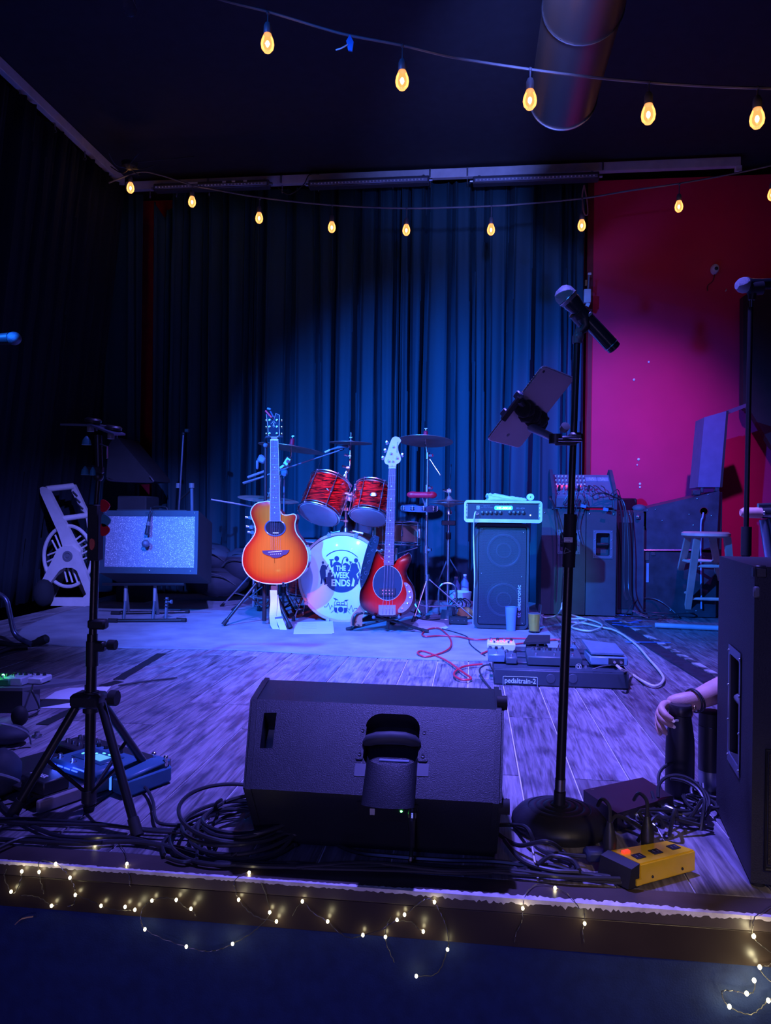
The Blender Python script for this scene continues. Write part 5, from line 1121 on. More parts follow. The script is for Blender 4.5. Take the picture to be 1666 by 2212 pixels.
part('front_lip', MB().box(((x0 + x1) / 2, YP - .02, (z0 + zc) / 2), (x1 - x0 - .02, .008, (zc - z0) * .7), bev=.002), mat('mixer_lip', (.06, .08, .10), .5), mx)
rg = random.Random(9)
for i in range(7):
    u0 = .25 + .09 * i; p = mxp(u0, .24, .05); e = V((x0 + (x1 - x0) * min(.99, u0 + .15), YP - .04, zc + .02))
    cable_w('mixer_cable', [p, p + V((.02, -.04, -.02)), p.lerp(e, .5) + V((0, -.06, -.05 + .02 * (i % 3))), e + V((.04, -.03, rg.uniform(-.02, .04))), V((x1 + .05, YP - .02, zc - .02))] if i > 2 else [p, p + V((.0, -.05, -.04)), p + V((-.05 + .05 * i, -.05, -.14)), p + V((.03, -.045, -.10)), p + V((-.02, -.05, -.28)), p + V((.01, -.05, -.42))], .0035, M_cable,
            ('dark patch cable looping out of the mixer toward its right end', 'thin cable dangling from the mixer across the PA cabinet front')[i <= 2], 'cable', 5, 5, ('mixer cables running right', 'mixer cables dangling down')[i <= 2])
for u, v in ((1115, 450), (1305, 478)):
    c = W(*f3(u, v), YP - .055); t = thing('cable_flag', ('blue tape flag on a mixer cable nearest the microphone stand', 'blue tape flag on a mixer cable above the cabinet handle')[u > 1200], 'tape', c)
    part('flag', MB().box(c, (.036, .004, .022), rot=(0, .2, 0), bev=.001), M_tapeblue, t)
for k, (u, uu) in enumerate(((1400, 1455), (1425, 1465), (1440, 1500), (870, 945), (860, 885))):
    if k < 3: pts = [V((x1 + .03, YP + .02, zc + .02)), W(*f3(u + 20, 420), YP - .03), W(*f3(u + 45, 560), YP - .04), W(*f3(uu, 850), YP - .05), W(*f3(uu, 1150), YP - .06), W(*f3(uu + 30, 1260), YP - .15)]
    else: pts = [V((x0 - .02, YP + .05, zc)), W(*f3(u - 40, 380), YP - .05), W(*f3(u, 480), YP - .05), W(*f3(uu, 800), YP - .05), W(*f3(uu - 20, 1250), YP - .06)]
    cable_w('speaker_cable', pts, .0045, M_cable, 'long dark cable hanging from the ' + ('right' if k < 3 else 'left') + ' end of the mixer to the floor', 'cable', 5, 6, 'cables hanging off the mixer ' + ('right' if k < 3 else 'left'))
# ---- road case, slanted monitor, side panel
f5 = Fr(1180, 860, 3.4280); Y5 = 5.62
M_case = mat('blue_black_case', (.035, .042, .060), .5, bump=.3, bscale=200, var=.3)
t = thing('monitor_box', 'black wedge-topped box with a round hole near the red wall', 'speaker', (W(1470, 1190, Y5).x, Y5 + .2, W(1470, 1189, Y5).z))
P = [W(*f5(u, v), Y5) for u, v in ((722, 820), (1285, 688), (1262, 1122), (722, 1122))]
part('box', MB().pw(P, (0, .42, 0)), M_case, t)
c = W(*f5(1168, 838), Y5 - .001); part('port_hole', MB().lathe([(0, 0), (.026, 0), (.026, .003), (.030, .003), (.030, 0)], c, (0, -1, 0), 24), mat('dull_red_port', (.16, .02, .03), .7), t)
part('edge_strip', MB().tube([W(*f5(722, 1127), Y5 - .004), W(*f5(1075, 1127), Y5 - .004)], .006, 6), M_steel, t)
for u, v in ((750, 830), (810, 825), (1060, 860), (1120, 745), (1200, 715), (860, 905), (1225, 870), (1090, 940)): part('screw', MB().sph(W(*f5(u, v), Y5 - .002), .0045, 6), M_steel, t)
t = thing('road_case', 'low dark case supporting the wedge-topped box behind the stool', 'case', (W(1470, 1310, Y5).x, Y5 + .2, 0))
a, b = W(*f5(716, 1130), Y5), W(*f5(1268, 1130), Y5)
part('box', MB().box(((a.x + b.x) / 2, Y5 + .21, a.z / 2 - .002), (b.x - a.x, .42, a.z - .006), bev=.006), mat('dark_scuffed_case', (.022, .026, .034), .55, var=.4, bump=.4, bscale=60), t)
part('metal_corner', MB().box((a.x + .03, Y5 - .003, a.z - .04), (.03, .005, .06), bev=.001).box((a.x + .075, Y5 - .003, a.z - .02), (.03, .005, .025), bev=.001), M_steel, t)
part('worn_sticker', MB().box((a.x + .035, Y5 - .004, a.z - .16), (.018, .003, .14)), mat('faded_sticker', (.15, .28, .36), .7), t)
for k in range(4): part('rivet', MB().sph((a.x + .02 + .18 * k, Y5 - .003, .05), .005, 6), M_steel, t)
t = thing('metal_edge_post', 'narrow dark case edge with chrome fittings beside the black wedge-topped box', 'case', (W(*f5(690, 1400), Y5 - .05).x, Y5, 0))
xq = W(*f5(690, 850), Y5 - .03).x
part('post', MB().box((xq, Y5 + .1, W(*f5(690, 845), Y5).z / 2), (.075, .26, W(*f5(690, 845), Y5).z - .004), bev=.006), M_case, t)
part('metal_edge', MB().box((xq + .032, Y5 - .034, .35), (.008, .006, .62)), M_steel, t)
part('latch', MB().box((xq - .012, Y5 - .04, W(*f5(670, 880), Y5).z), (.03, .015, .03), bev=.004).sph((xq - .012, Y5 - .05, W(*f5(670, 880), Y5).z), .01), M_chrome, t)
t = thing('top_bag', 'small dark lumpy bag on top of the narrow case beside the red wall', 'bag', W(*f5(690, 840), Y5)); c = W(*f5(690, 820), Y5 + .05)
part('bag', MB().sph(c, .055, 14, (1.0, .9, .62)), mat('teal_dark_bag', (.04, .09, .11), .7, bump=1, bscale=40), t)
t = thing('dark_box', 'low dark box behind the mixer against the red wall', 'box', W(*f3(1480, 470), YP + .35))
c = W(*f3(1478, 425), YP + .32); part('box', MB().box((c.x, YP + .5, c.z - .02), (.20, .2, .12), bev=.01), M_blackmatte, t)
t = thing('leaning_panel', 'tall narrow blue-black panel standing on the wedge-topped box', 'panel', W(*f5(1210, 665), Y5 + .1))
part('panel', MB().pw([W(*f5(u, v), Y5 + .02) for u, v in ((1172, 142), (1336, 95), (1288, 660), (1124, 660))], (.01, .25, 0)), mat('blue_painted_board', (.12, .12, .22), .55, var=.1), t)
part('dark_edge', MB().pw([W(*f5(u, v), Y5 + .018) for u, v in ((1336, 95), (1352, 92), (1306, 660), (1288, 660))], (0, .25, 0)), M_blackmatte, t)
part('top_rail', MB().pw([W(*f5(u, v), Y5 + .06) for u, v in ((1336, 92), (1486, 38), (1500, 60), (1352, 118))], (0, .18, 0)), mat('purple_grey_rail', (.10, .06, .11), .6), t)
part('foot_bracket', MB().box(W(*f5(1110, 700), Y5 + .05), (.055, .06, .04), bev=.006).box(W(*f5(1150, 676), Y5 + .05), (.02, .05, .05), bev=.004).box(W(*f5(1262, 672), Y5 + .05), (.03, .05, .04), bev=.004), M_case, t)
t = thing('side_board', 'black upright edge board right of the wedge-topped box against the red wall', 'panel', (W(*f5(1280, 1560), Y5 + .2).x, Y5 + .25, 0))
q = W(*f5(1282, 690), Y5 + .02); part('board', MB().box((q.x, Y5 + .24, q.z / 2), (.06, .4, q.z - .01), bev=.004), M_blackmatte, t)
cable_w('hanging_cable', [W(*f5(1165, 850), Y5 - .01), W(*f5(1160, 880), Y5 - .03), W(*f5(1145, 985), Y5 - .03), W(*f5(1150, 1560), Y5 - .03)], .006, mat('pale_blue_cable', (.25, .35, .55), .5), 'blue cable hanging from the round hole down behind the stool')
# ---- stool
M_wood = mat('pale_birch_wood', (.80, .42, .36), .5, var=.18, scale=8, stretch=(1, 1, .25), bump=.2)
cst = W(*f5(1183, 1003), 5.22); Rs = 178 / 3.428 * mpp(1525, 5.22)
t = thing('stool', 'round-seated pale wooden bar stool in front of the black case', 'stool', (cst.x, 5.22, 0)); zs = cst.z
part('seat', MB().lathe([(0, -.026), (Rs - .02, -.026), (Rs, -.014), (Rs, .002), (Rs - .015, .012), (0, .014)], V((cst.x, 5.22, zs)), (0, 0, 1), 40), M_wood, t)
legs = {}
for k, (fp, tp) in enumerate((((1040, 1615), (-.075, -.07)), ((928, 1560), (-.10, .05)), ((1275, 1640), (.12, -.055)), ((1330, 1585), (.06, .06)))):
    f = F(*f5(*fp)); 
    if k == 2: f = F(*f5(1400, 1625))
    f.z = .0; tpv = V((cst.x + tp[0], 5.22 + tp[1], zs - .02)); legs[k] = (f, tpv)
    mb = MB(); d = tpv - f; s = .021
    mb.hexa([f + V((-s, -s * .8, 0)), f + V((s, -s * .8, 0)), f + V((s, s * .8, 0)), f + V((-s, s * .8, 0)), tpv + V((-s, -s * .8, 0)), tpv + V((s, -s * .8, 0)), tpv + V((s, s * .8, 0)), tpv + V((-s, s * .8, 0))])
    part('leg', mb, M_wood, t)
for i, j, hh in ((0, 1, .70), (0, 2, .655), (1, 3, .70), (2, 3, .66), (0, 1, .30), (0, 2, .24), (1, 3, .31), (2, 3, .26)):
    a = legs[i][0].lerp(legs[i][1], hh); b = legs[j][0].lerp(legs[j][1], hh)
    part('rung', MB().tube([a, a.lerp(b, .5), b], [.009, .013, .009], 10), M_wood, t)
# ---- floor trim, step edge and conduit at right
M_stepdark = mat('dark_step_strip', (.03, .035, .05), .5, var=.4, scale=30)
a0, b0 = F(1322, 1352), F(1545, 1492)
dirv = (b0 - a0).normalized(); nv = V((dirv.y, -dirv.x, 0)); a0 -= dirv * .2; b0 += dirv * .9
if nv.x < 0: nv = -nv
mb = MB(); mb.pw([a0 + V((0, 0, .001)), b0 + V((0, 0, .001)), b0 + nv * .085 + V((0, 0, .001)), a0 + nv * .085 + V((0, 0, .001))], (0, 0, .008)); struct('trim_5', mb, M_stepdark)
mb = MB(); mb.pw([a0 + nv * .087 + V((0, 0, .001)), b0 + nv * .087 + V((0, 0, .001)), b0 + nv * .125 + V((0, 0, .001)), a0 + nv * .125 + V((0, 0, .001))], (0, 0, .012))
def worn():
    m = bpy.data.materials.new('worn_white_over_dark'); m.use_nodes = True; nt = m.node_tree; b = nt.nodes['Principled BSDF']; N = nt.nodes.new; L = nt.links
    tc = N('ShaderNodeTexCoord'); n = N('ShaderNodeTexNoise'); n.inputs['Scale'].default_value = 9; n.inputs['Detail'].default_value = 3; L.new(tc.outputs['Object'], n.inputs['Vector'])
    r = N('ShaderNodeValToRGB'); r.color_ramp.elements[0].position = .45; r.color_ramp.elements[0].color = (.06, .055, .06, 1); r.color_ramp.elements[1].position = .6; r.color_ramp.elements[1].color = (.62, .58, .55, 1)
    L.new(n.outputs['Fac'], r.inputs[0]); L.new(r.outputs[0], b.inputs['Base Color']); b.inputs['Roughness'].default_value = .7; return m
struct('trim_6', mb, worn())
a, b = F(1415, 1357), F(1600, 1366); a.z = b.z = .02
solo('conduit_pipe', MB().tube([a, b], .017, 12), mat('grey_conduit', (.45, .42, .48), .5), 'pale pipe lying across the floor in front of the stool', 'pipe')
# blue tape scraps, cables on the floor near the right rear
rg = random.Random(5)
for i, (x_, y_, l, a) in enumerate(((1330, 1328, .16, .2), (1345, 1336, .20, .5), (1362, 1330, .14, -.3), (1352, 1345, .18, .1), (1375, 1342, .12, .8), (1340, 1350, .10, -.2), (1378, 1353, .2, .35), (1400, 1387, .26, .12), (1395, 1333, .1, .1), (1322, 1338, .12, .6))):
    c = F(x_, y_, .011 + .0003 * i); solo('tape_strip', MB().box((c.x, c.y, c.z), (l, .018, .0008), rot=(0, 0, a)), M_tapeblue, 'strip of blue tape stuck on the floor in front of the black cases' if i != 7 else 'longest separate strip of blue tape lying nearest the camera across the dark floor edge', 'tape', 'blue tape scraps' if i != 7 else None)
for i in range(9):
    pts = []; cx, cy = rg.uniform(1350, 1440), rg.uniform(1318, 1342); r1 = rg.uniform(.06, .2); ph = rg.uniform(0, 6)
    c = F(cx, cy); up = i % 3 == 0
    for k in range(14):
        a = ph + k * .5; rr = r1 * (1 + .12 * math.sin(k * 1.7 + i)); pts.append(V((c.x + rr * math.cos(a), c.y + rr * .5 * math.sin(a), .016 + .009 * (i % 4) + (.12 * max(0, math.sin(a)) if up else .01 * abs(math.sin(k * 1.1))))))
    cable_w('tangled_cable', pts, .005, M_cable, 'black cable in the tangled heap on the floor left of the stool', 'cable', 4, 6, 'tangled cables left of the stool')
for i in range(3):
    c = F(1375 + 8 * i, 1322 + 4 * i, .034); t = thing('cable_plug', 'chrome cable plug lying in the tangled heap left of the stool', 'plug', c, 'chrome plugs in the tangled heap')
    part('plug_body', MB().tube([c + V((-.03, 0, .01)), c + V((.0, 0, 0)), c + V((.03, 0, -.01))], [.007, .009, .007], 10), M_chrome, t)
# white cable looping on the floor from the bass cabinet to the pedals
wc_ = [W(1215, 1303, 4.95), W(1212, 1318, 4.9), F(1200, 1334), F(1180, 1338), F(1170, 1334)]
for p in wc_[2:]: p.z = .012
cable_w('instrument_cable', wc_, .006, M_whitecable, 'short cream cable end rising behind the microphone pole')
pts = [F(x, y) for x, y in ((1218, 1322), (1235, 1333), (1262, 1340), (1268, 1345), (1250, 1349), (1225, 1347), (1228, 1341), (1265, 1342), (1295, 1350), (1300, 1360), (1275, 1367), (1245, 1364), (1236, 1357), (1258, 1351), (1290, 1357), (1330, 1368), (1372, 1395), (1402, 1430), (1430, 1462), (1432, 1480), (1415, 1488), (1390, 1480), (1365, 1462))]
for i, p in enumerate(pts): p.z = .012 + .004 * (i % 2)
pts += [W(1345, 1447, 3.16), W(1333, 1438, 3.18)]
cable_w('instrument_cable', pts, .0058, M_whitecable, 'long cream cable looping across the planks into the right end of the pedalboard', n=8, seg=8)
# ---- glasses on the rug
M_glass = mat('pint_glass', (.92, .95, 1.0), .03, trans=1.0, var=0, ior=1.25); M_cup = mat('frosted_blue_cup', (.35, .55, .85), .35, trans=.55, var=.05, ior=1.2)
c = F(1154, 1366, .007); t = thing('beer_glass', 'pint glass two thirds full of golden beer beside the bass cabinet', 'glass', c)
H = 62 * mpp(1154, c.y); r1, r0 = 15.5 * mpp(1154, c.y), 12 * mpp(1154, c.y)
part('glass', MB().lathe([(r0, 0), (r1, H), (r1 - .002, H), (r0 - .002, .010), (0, .010)], c, (0, 0, 1), 32), M_glass, t)
part('beer', MB().lathe([(0, .011), (r0 - .003, .011), (r0 + (r1 - r0) * .66 - .003, H * .66), (0, H * .66)], c, (0, 0, 1), 28), mat('golden_beer', (.95, .55, .06), .2, trans=.0, var=0), t)
part('foam', MB().lathe([(0, 0), (r0 + (r1 - r0) * .68 - .003, 0), (r0 + (r1 - r0) * .7 - .003, .004), (0, .005)], c + V((0, 0, H * .66)), (0, 0, 1), 28), mat('thin_foam', (.6, .55, .5), .6), t)
c = F(1104, 1362, .007); t = thing('plastic_cup', 'clear bluish plastic cup of water at the corner of the bass cabinet', 'cup', c)
H = 52 * mpp(1104, c.y); r1, r0 = 13 * mpp(1104, c.y), 10 * mpp(1104, c.y)
part('cup', MB().lathe([(r0, 0), (r1, H), (r1 + .001, H), (r1 - .0015, H), (r0 - .0015, .005), (0, .005)], c, (0, 0, 1), 28), M_cup, t)
part('water', MB().lathe([(0, .006), (r0 - .002, .006), (r0 + (r1 - r0) * .6 - .002, H * .6), (0, H * .6)], c, (0, 0, 1), 24), mat('water_blue', (.25, .5, .8), .2, trans=.6, var=0), t)
# ---- papers on the rug
for i, (q, lab) in enumerate((([(637, 1348), (715, 1346), (718, 1369), (634, 1370)], 'white folded sheets lying in front of the bass drum'), ([(900, 1342), (955, 1350), (965, 1358), (880, 1360)], 'white sheet lying under the bass guitar stand at its right'))):
    P = [F(x, y, .008) for x, y in q]; t = thing('paper_sheet', lab, 'paper', sum(P, V((0, 0, 0))) / 4)
    part('sheet', MB().pw(P, (0, 0, .0015)), M_paper, t)
    P2 = [F(x + 4, y - 1 - 3 * (k in (0, 1)), .010) for k, (x, y) in enumerate(q)]; part('sheet', MB().pw([p + V((0, .004, 0)) for p in P2], (0, 0, .001)), M_paper, t)
    mb = MB()
    for k in range(3): a, b = P2[0].lerp(P2[3], .2 + .2 * k), P2[1].lerp(P2[2], .2 + .2 * k); mb.box(a.lerp(b, .35) + V((0, .004, .0012)), ((b - a).length * .4, .002, .0003))
    part('print_line', mb, M_grey, t, kind='stuff')
# ---- clutter between hi-hat and bass cabinet
c = F(990, 1350, .007)
t = thing('power_adapter_box', 'small black box with chrome dots at the foot of the bass cabinet', 'adapter', c)
part('box', MB().box(c + V((0, .03, .028)), (.12, .07, .045), bev=.004), M_black, t)
for k in range(3): part('stud', MB().sph(c + V((-.04 + .04 * k, -.006, .03)), .004, 6), M_chrome, t)
c = F(975, 1330, .007); t = thing('plug_block', 'small dark plug block behind the black box near the hi-hat', 'adapter', c)
part('block', MB().box(c + V((0, .02, .03)), (.06, .05, .06), bev=.008), mat('teal_black_plastic', (.03, .06, .07), .5), t)
c = F(1006, 1338, .007); t = thing('paper_bag', 'crumpled orange-brown paper bag beside the black box', 'paper bag', c)
mb = MB().sph(c + V((0, .02, .04)), .05, 14, (1.2, .8, .8)); rg = random.Random(1)
for v in mb.bm.verts: v.co += V((rg.uniform(-1, 1), rg.uniform(-1, 1), rg.uniform(-1, 1) * .7)) * .010
part('bag', mb, mat('orange_brown_paper', (.55, .22, .07), .7), t, 10)
c = F(990, 1318, .007); t = thing('plastic_tub', 'white plastic tub with coiled leads beside the hi-hat base', 'tub', c)
part('tub', MB().lathe([(.085, 0), (.10, .11), (.096, .11), (.082, .005), (0, .005)], c + V((0, .1, .02)), (0, 0, 1), 28), mat('white_blue_tub', (.6, .68, .75), .5, bump=.4, bscale=40), t)
for k in range(3): part('lead', MB().tube(spl([c + V((-.08 + .03 * k, .0, .03)), c + V((-.02 + .03 * k, -.01, .09)), c + V((.03 + .03 * k, .0, .06)), c + V((.02 + .03 * k, -.01, .02))], 6), .004, 6), M_cable, t)
for i, (px, py, lab) in enumerate(((983, 1292, 'shorter clear water bottle behind the white tub'), (1003, 1294, 'clear water bottle nearest the bass cabinet'))):
    c = F(px, 1312, .007); h = .22 + .02 * i; t = thing('water_bottle', lab, 'bottle', c + V((0, .22, 0)))
    part('bottle', MB().lathe([(0, 0), (.032, 0), (.033, .02), (.033, h * .7), (.013, h * .88), (.013, h * .95), (0, h * .95)], c + V((0, .22, .002)), (0, 0, 1), 20), M_cup, t)
    part('cap', MB().cyl(c + V((0, .22, h * .94)), c + V((0, .22, h)), .015), M_white, t)
    part('label', MB().lathe([(.0335, h * .3), (.0335, h * .55)], c + V((0, .22, 0)), (0, 0, 1), 20), mat('bottle_label', (.45, .55, .7), .5), t)
# ---- red cable
P = [F(x, y) for x, y in ((1210, 1388), (1170, 1385), (1090, 1384), (1030, 1388), (990, 1380), (950, 1378), (920, 1381), (912, 1374), (925, 1364), (948, 1363), (968, 1378), (975, 1393), (970, 1408), (950, 1417), (920, 1424), (902, 1418), (915, 1412), (960, 1430), (1000, 1460), (1018, 1472), (1000, 1475), (982, 1468), (985, 1455), (1005, 1445), (1042, 1442))]
for i, p in enumerate(P): p.z = .013 + .004 * (i % 3 == 0)
cable_w('red_cable', P, .0048, M_redcable, 'red cable curling over the rug front and down to the pedalboard', n=8, seg=8)
P = [F(x, y, .014) for x, y in ((1210, 1381), (1160, 1386), (1110, 1392), (1072, 1400), (1040, 1412))]
cable_w('red_cable', P, .0045, M_redcable, 'second red cable crossing the first on the rug right of the bass stand')
P = [F(x, y, .012) for x, y in ((955, 1358), (985, 1366), (1010, 1376), (1015, 1390), (1030, 1404), (1048, 1416))]
cable_w('thin_cable', P, .003, M_cable, 'thin black lead on the rug crossing beneath the red cables')
P = [F(x, y, .012) for x, y in ((895, 1330), (915, 1338), (945, 1338), (975, 1332))]
cable_w('thin_cable', P, .004, M_cable, 'black lead on the rug between the crash stand foot and the black box')
# ================================================================ FOREGROUND
# ---- floor monitor lying on its side, its back to the camera
fm = Fr(500, 1440, 2.6871)
cs = {'A': (1.60, 0.006), 'B': (1.50, .16), 'C': (1.66, .305), 'D': (1.835, .31), 'E': (2.03, .05), 'F': (1.98, .006)}
secs = [('B', 528, 1084), ('C', 541, 1087), ('D', 567, 1080), ('E', 590, 1078), ('F', 596, 1074), ('A', 560, 1074)]
XLR = {k: (W(l, 1600, cs[k][0]).x, W(r_, 1600, cs[k][0]).x) for k, l, r_ in secs}
xl, xr = XLR['B']
mo = thing('floor_monitor', 'large black stage monitor lying on its side at the centre of the stage edge', 'speaker', ((xl + xr) / 2, 1.77, 0))
M_mon = mat('black_moulded_plastic', (.020, .022, .026), .40, bump=.35, bscale=500, spec=.5)
ex = V((1, 0, 0)); ey = V((0, cs['C'][0] - cs['B'][0], cs['C'][1] - cs['B'][1])); SL = ey.length; ey.normalize(); ez = ex.cross(ey)
CW = .012
B0 = V((xl + CW, *cs['B'])); B1 = V((xr - CW, *cs['B']))
PM = Matrix.Identity(4)
for i in range(3): PM[i][0] = ex[i]; PM[i][1] = ey[i]; PM[i][2] = ez[i]; PM[i][3] = B0[i]
Wd = (B1 - B0).length
def pc(u, v):    # crop pixel -> plate coordinates
    r = ray(*fm(u, v)); n = ez; t = (B0 - CAMPOS).dot(n) / r.dot(n); p = CAMPOS + r * t - B0; return (p.dot(ex), p.dot(ey))
hx0, hy1 = pc(790, 268); hx1, hyb = pc(1078, 590); _, hy0 = pc(930, 590)
hole1 = rrect(hx0, hy0, hx1, hy1, .035, 8)
hole2 = [pc(*q) for q in ((165, 474), (238, 474), (263, 268), (190, 268))]
cl_, cr_ = XLR['C'][0] + CW - B0.x, XLR['C'][1] - CW - B0.x
mb = MB(); holeplate(mb, [(0, 0), (Wd, 0), (cr_, SL), (cl_, SL)], [hole1, hole2], PM, .055)
for (k0, *_a), (k1, *_b) in zip(secs[1:], secs[2:] + secs[:1]):
    (l0, r0_), (l1, r1_) = XLR[k0], XLR[k1]
    mb.bm.faces.new([mb.bm.verts.new(v) for v in ((l0 + CW, *cs[k0]), (r0_ - CW, *cs[k0]), (r1_ - CW, *cs[k1]), (l1 + CW, *cs[k1]))])
bmesh.ops.remove_doubles(mb.bm, verts=mb.bm.verts, dist=.0005)
part('body', mb, M_mon, mo, 30)
for sd in (0, 1):
    s_ = -1 if sd == 0 else 1; mb = MB(); grow = {'B': (-.004, 0), 'C': (-.003, .004), 'D': (.002, .005), 'E': (.005, 0), 'F': (0, 0), 'A': (0, 0)}
    outer = [V((XLR[k][sd] + s_ * .002, cs[k][0] + grow[k][0], cs[k][1] + grow[k][1])) for k, *_a in secs]; inner = [p - V((s_ * (CW + .006), 0, 0)) for p in outer]
    a = [mb.bm.verts.new(p) for p in inner]; b = [mb.bm.verts.new(p) for p in outer]; n = len(a)
    mb.bm.faces.new(a); bf = mb.bm.faces.new(b[::-1])
    for i in range(n): mb.bm.faces.new((a[i], b[i], b[(i + 1) % n], a[(i + 1) % n]))
    bmesh.ops.bevel(mb.bm, geom=list(bf.edges), offset=.006, segments=2, affect='EDGES')
    part('end_cap', mb, M_mon, mo, 30)
for px, py, y in ((1094, 1518, 1.68), (1097, 1742, 1.53)):
    c = W(px - 12, py, y); part('foot', MB().cyl(V((xr - .004, c.y, c.z)), V((xr + .019, c.y, c.z)), .0155, seg=18).cyl(V((xr + .012, c.y, c.z)), V((xr + .014, c.y, c.z)), .0165, seg=18), M_rubber, mo)
def P3(u, v, o=0): a = pc(u, v); return PM @ V((a[0], a[1], o))
# handle bar over the recess with its mounting plates
part('handle', MB().tube([P3(772, 448, .002), P3(800, 442, .010), P3(850, 438, .016), P3(930, 438, .018), P3(1010, 440, .016), P3(1060, 446, .010), P3(1094, 452, .002)], [.006, .0125, .0135, .014, .0135, .0125, .006], 16), mat('soft_grip_rubber', (.055, .06, .075), .6), mo)
for (u0, u1) in ((720, 787), (1082, 1150)):
    a, b = pc(u0, 540 if u0 < 900 else 552), pc(u1, 347 if u0 < 900 else 360)
    mb = MB(); mb.prism(rrect(min(a[0], b[0]), min(a[1], b[1]), max(a[0], b[0]), max(a[1], b[1]), .004, 3), .0022, PM); pl = part('handle_plate', mb, M_mon, mo)
    cx = (a[0] + b[0]) / 2
    for yy in (a[1] + .012, b[1] - .012): part('screw', MB().lathe([(0, 0), (.004, 0), (.004, .0012), (.0015, .0012), (0, .0004)], PM @ V((cx, yy, .0022)), ez, 12), M_blackmetal, pl)
    c = pc((u0 + u1) / 2 - 4, 595); part('reflective_strip', MB().box(PM @ V((c[0], c[1] - .002, .0006)), (.024, .001, .028), rot=PM.to_3x3() @ Matrix.Rotation(-PI / 2, 3, 'X').to_3x3()), mat('worn_plate_grey', (.16, .17, .20), .45), mo)
c = pc(208, 385); part('label_plate', MB().box(PM @ V((c[0], c[1], -.050)), (.026, .003, .075), rot=PM.to_3x3() @ Matrix.Rotation(-PI / 2, 3, 'X').to_3x3()), mat('grey_label', (.20, .22, .26), .5), mo)
# half-round horn boss below the handle
c0 = pc(925, 600); rr = (pc(1075, 650)[0] - pc(772, 650)[0]) / 2
mb = MB(); n = 18; top = []; bot = []; 
cxm = (pc(1075, 650)[0] + pc(772, 650)[0]) / 2
for k in range(n + 1):
    a = PI * k / n; xx = cxm - rr * math.cos(a); hgt = .017 * math.sin(a) ** .7
    yt = c0[1] + .030 - .032 * math.sin(a) ** 1.0
    top.append((xx, yt, hgt)); bot.append((xx, -.020 - .012 * math.sin(a), hgt * 1.0))
def bowl(u, v):
    i = u * n; k = min(n - 1, int(i)); f = i - k
    t = [top[k][j] * (1 - f) + top[k + 1][j] * f for j in range(3)]; b = [bot[k][j] * (1 - f) + bot[k + 1][j] * f for j in range(3)]
    return PM @ V((t[0] + (b[0] - t[0]) * v, t[1] + (b[1] - t[1]) * v, (t[2] + (b[2] - t[2]) * v) * (1 - .25 * v * v) + .001))
mb.grid(bowl, n, 6)
ex_ = [mb.bm.verts.new(PM @ V((x * .93 + cxm * .07, y - .002, max(0, h - .004)))) for x, y, h in top]; exb = [mb.bm.verts.new(PM @ V((x * .93 + cxm * .07, y - .03, -.05))) for x, y, h in top]
tv = [mb.bm.verts.new(PM @ V((x, y, h + .001))) for x, y, h in top]
for i in range(n): mb.bm.faces.new((tv[i], tv[i + 1], ex_[i + 1], ex_[i])); mb.bm.faces.new((ex_[i], ex_[i + 1], exb[i + 1], exb[i]))
bmesh.ops.remove_doubles(mb.bm, verts=mb.bm.verts, dist=.0003)
part('horn_boss', mb, M_mon, mo, 40)
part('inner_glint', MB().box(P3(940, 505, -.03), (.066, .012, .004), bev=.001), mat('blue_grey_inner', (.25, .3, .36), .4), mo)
# connector panel under the lip
fa = V((0, cs['B'][0] - cs['A'][0], cs['B'][1] - cs['A'][1])).normalized()
def U3(px, frac, o=0):
    x = W(px, 1760, 1.53).x; y = cs['B'][0] + (cs['A'][0] - cs['B'][0]) * frac; z = cs['B'][1] + (cs['A'][1] - cs['B'][1]) * frac; return V((x, y - o * .83, z - o * .55))
part('connector_panel', MB().pw([U3(775, .10, .001), U3(905, .10, .001), U3(905, .42, .001), U3(775, .42, .001)], (0, -.002, -.001)), M_blackmatte, mo)
part('green_light', MB().sph(U3(868, .22, .003), .0028, 8), emat('green_led', (.1, 1, .15), 9), mo)
part('silver_latch', MB().box(U3(806, .24, .004), (.012, .006, .016), bev=.001), M_steel, mo)
part('jack_plug', MB().tube([U3(892, .18, .002), U3(892, .22, .02), U3(891, .6, .035)], [.008, .008, .006], 10), M_black, mo)
part('plug_collar', MB().cyl(U3(893, .17, .012), U3(893, .2, .02), .0092, seg=10), M_chrome, mo)
cable_w('monitor_cable', [U3(891, .6, .035), V((U3(891, .6).x, 1.50, .035)), F(888, 1860, .012), F(925, 1878, .010), F(1010, 1886, .010)], .0042, M_cable, 'cable dropping from the green-lit socket of the centre stage monitor')
# ---- centre microphone stand
bc0 = F(1208, 1787); Yc = bc0.y; r = 104 * mpp(1208, Yc)
ms = thing('microphone_stand', 'black straight microphone stand with domed round base in the right foreground', 'microphone stand', bc0)
prof = [(r * .96, 0), (r, .012), (r * .985, .022), (r * .86, .038), (r * .70, .046), (r * .66, .0475), (r * .64, .0455), (r * .60, .0485), (r * .52, .0505), (r * .49, .0485), (r * .46, .0515), (r * .38, .0530), (r * .35, .0510), (r * .32, .0540), (r * .22, .0550), (r * .19, .053), (r * .16, .056), (0, .056)]
part('base', MB().lathe(prof, bc0, (0, 0, 1), 64), mat('cast_iron_black', (.020, .020, .026), .42, bump=.4, bscale=90), ms, 60)
bt = V((bc0.x + .000, Yc, .055)); top = W(1247, 742, Yc); mid = bt.lerp(top, .585)
part('lower_tube', MB().tube([bt, mid], .0112, 16), M_blackmetal, ms)
part('base_collar', MB().tube([bt - V((0, 0, .004)), bt.lerp(top, .028)], .0140, 16), M_black, ms)
part('metal_band', MB().tube([bt.lerp(top, .03), bt.lerp(top, .055)], .0125, 16), M_steel, ms)
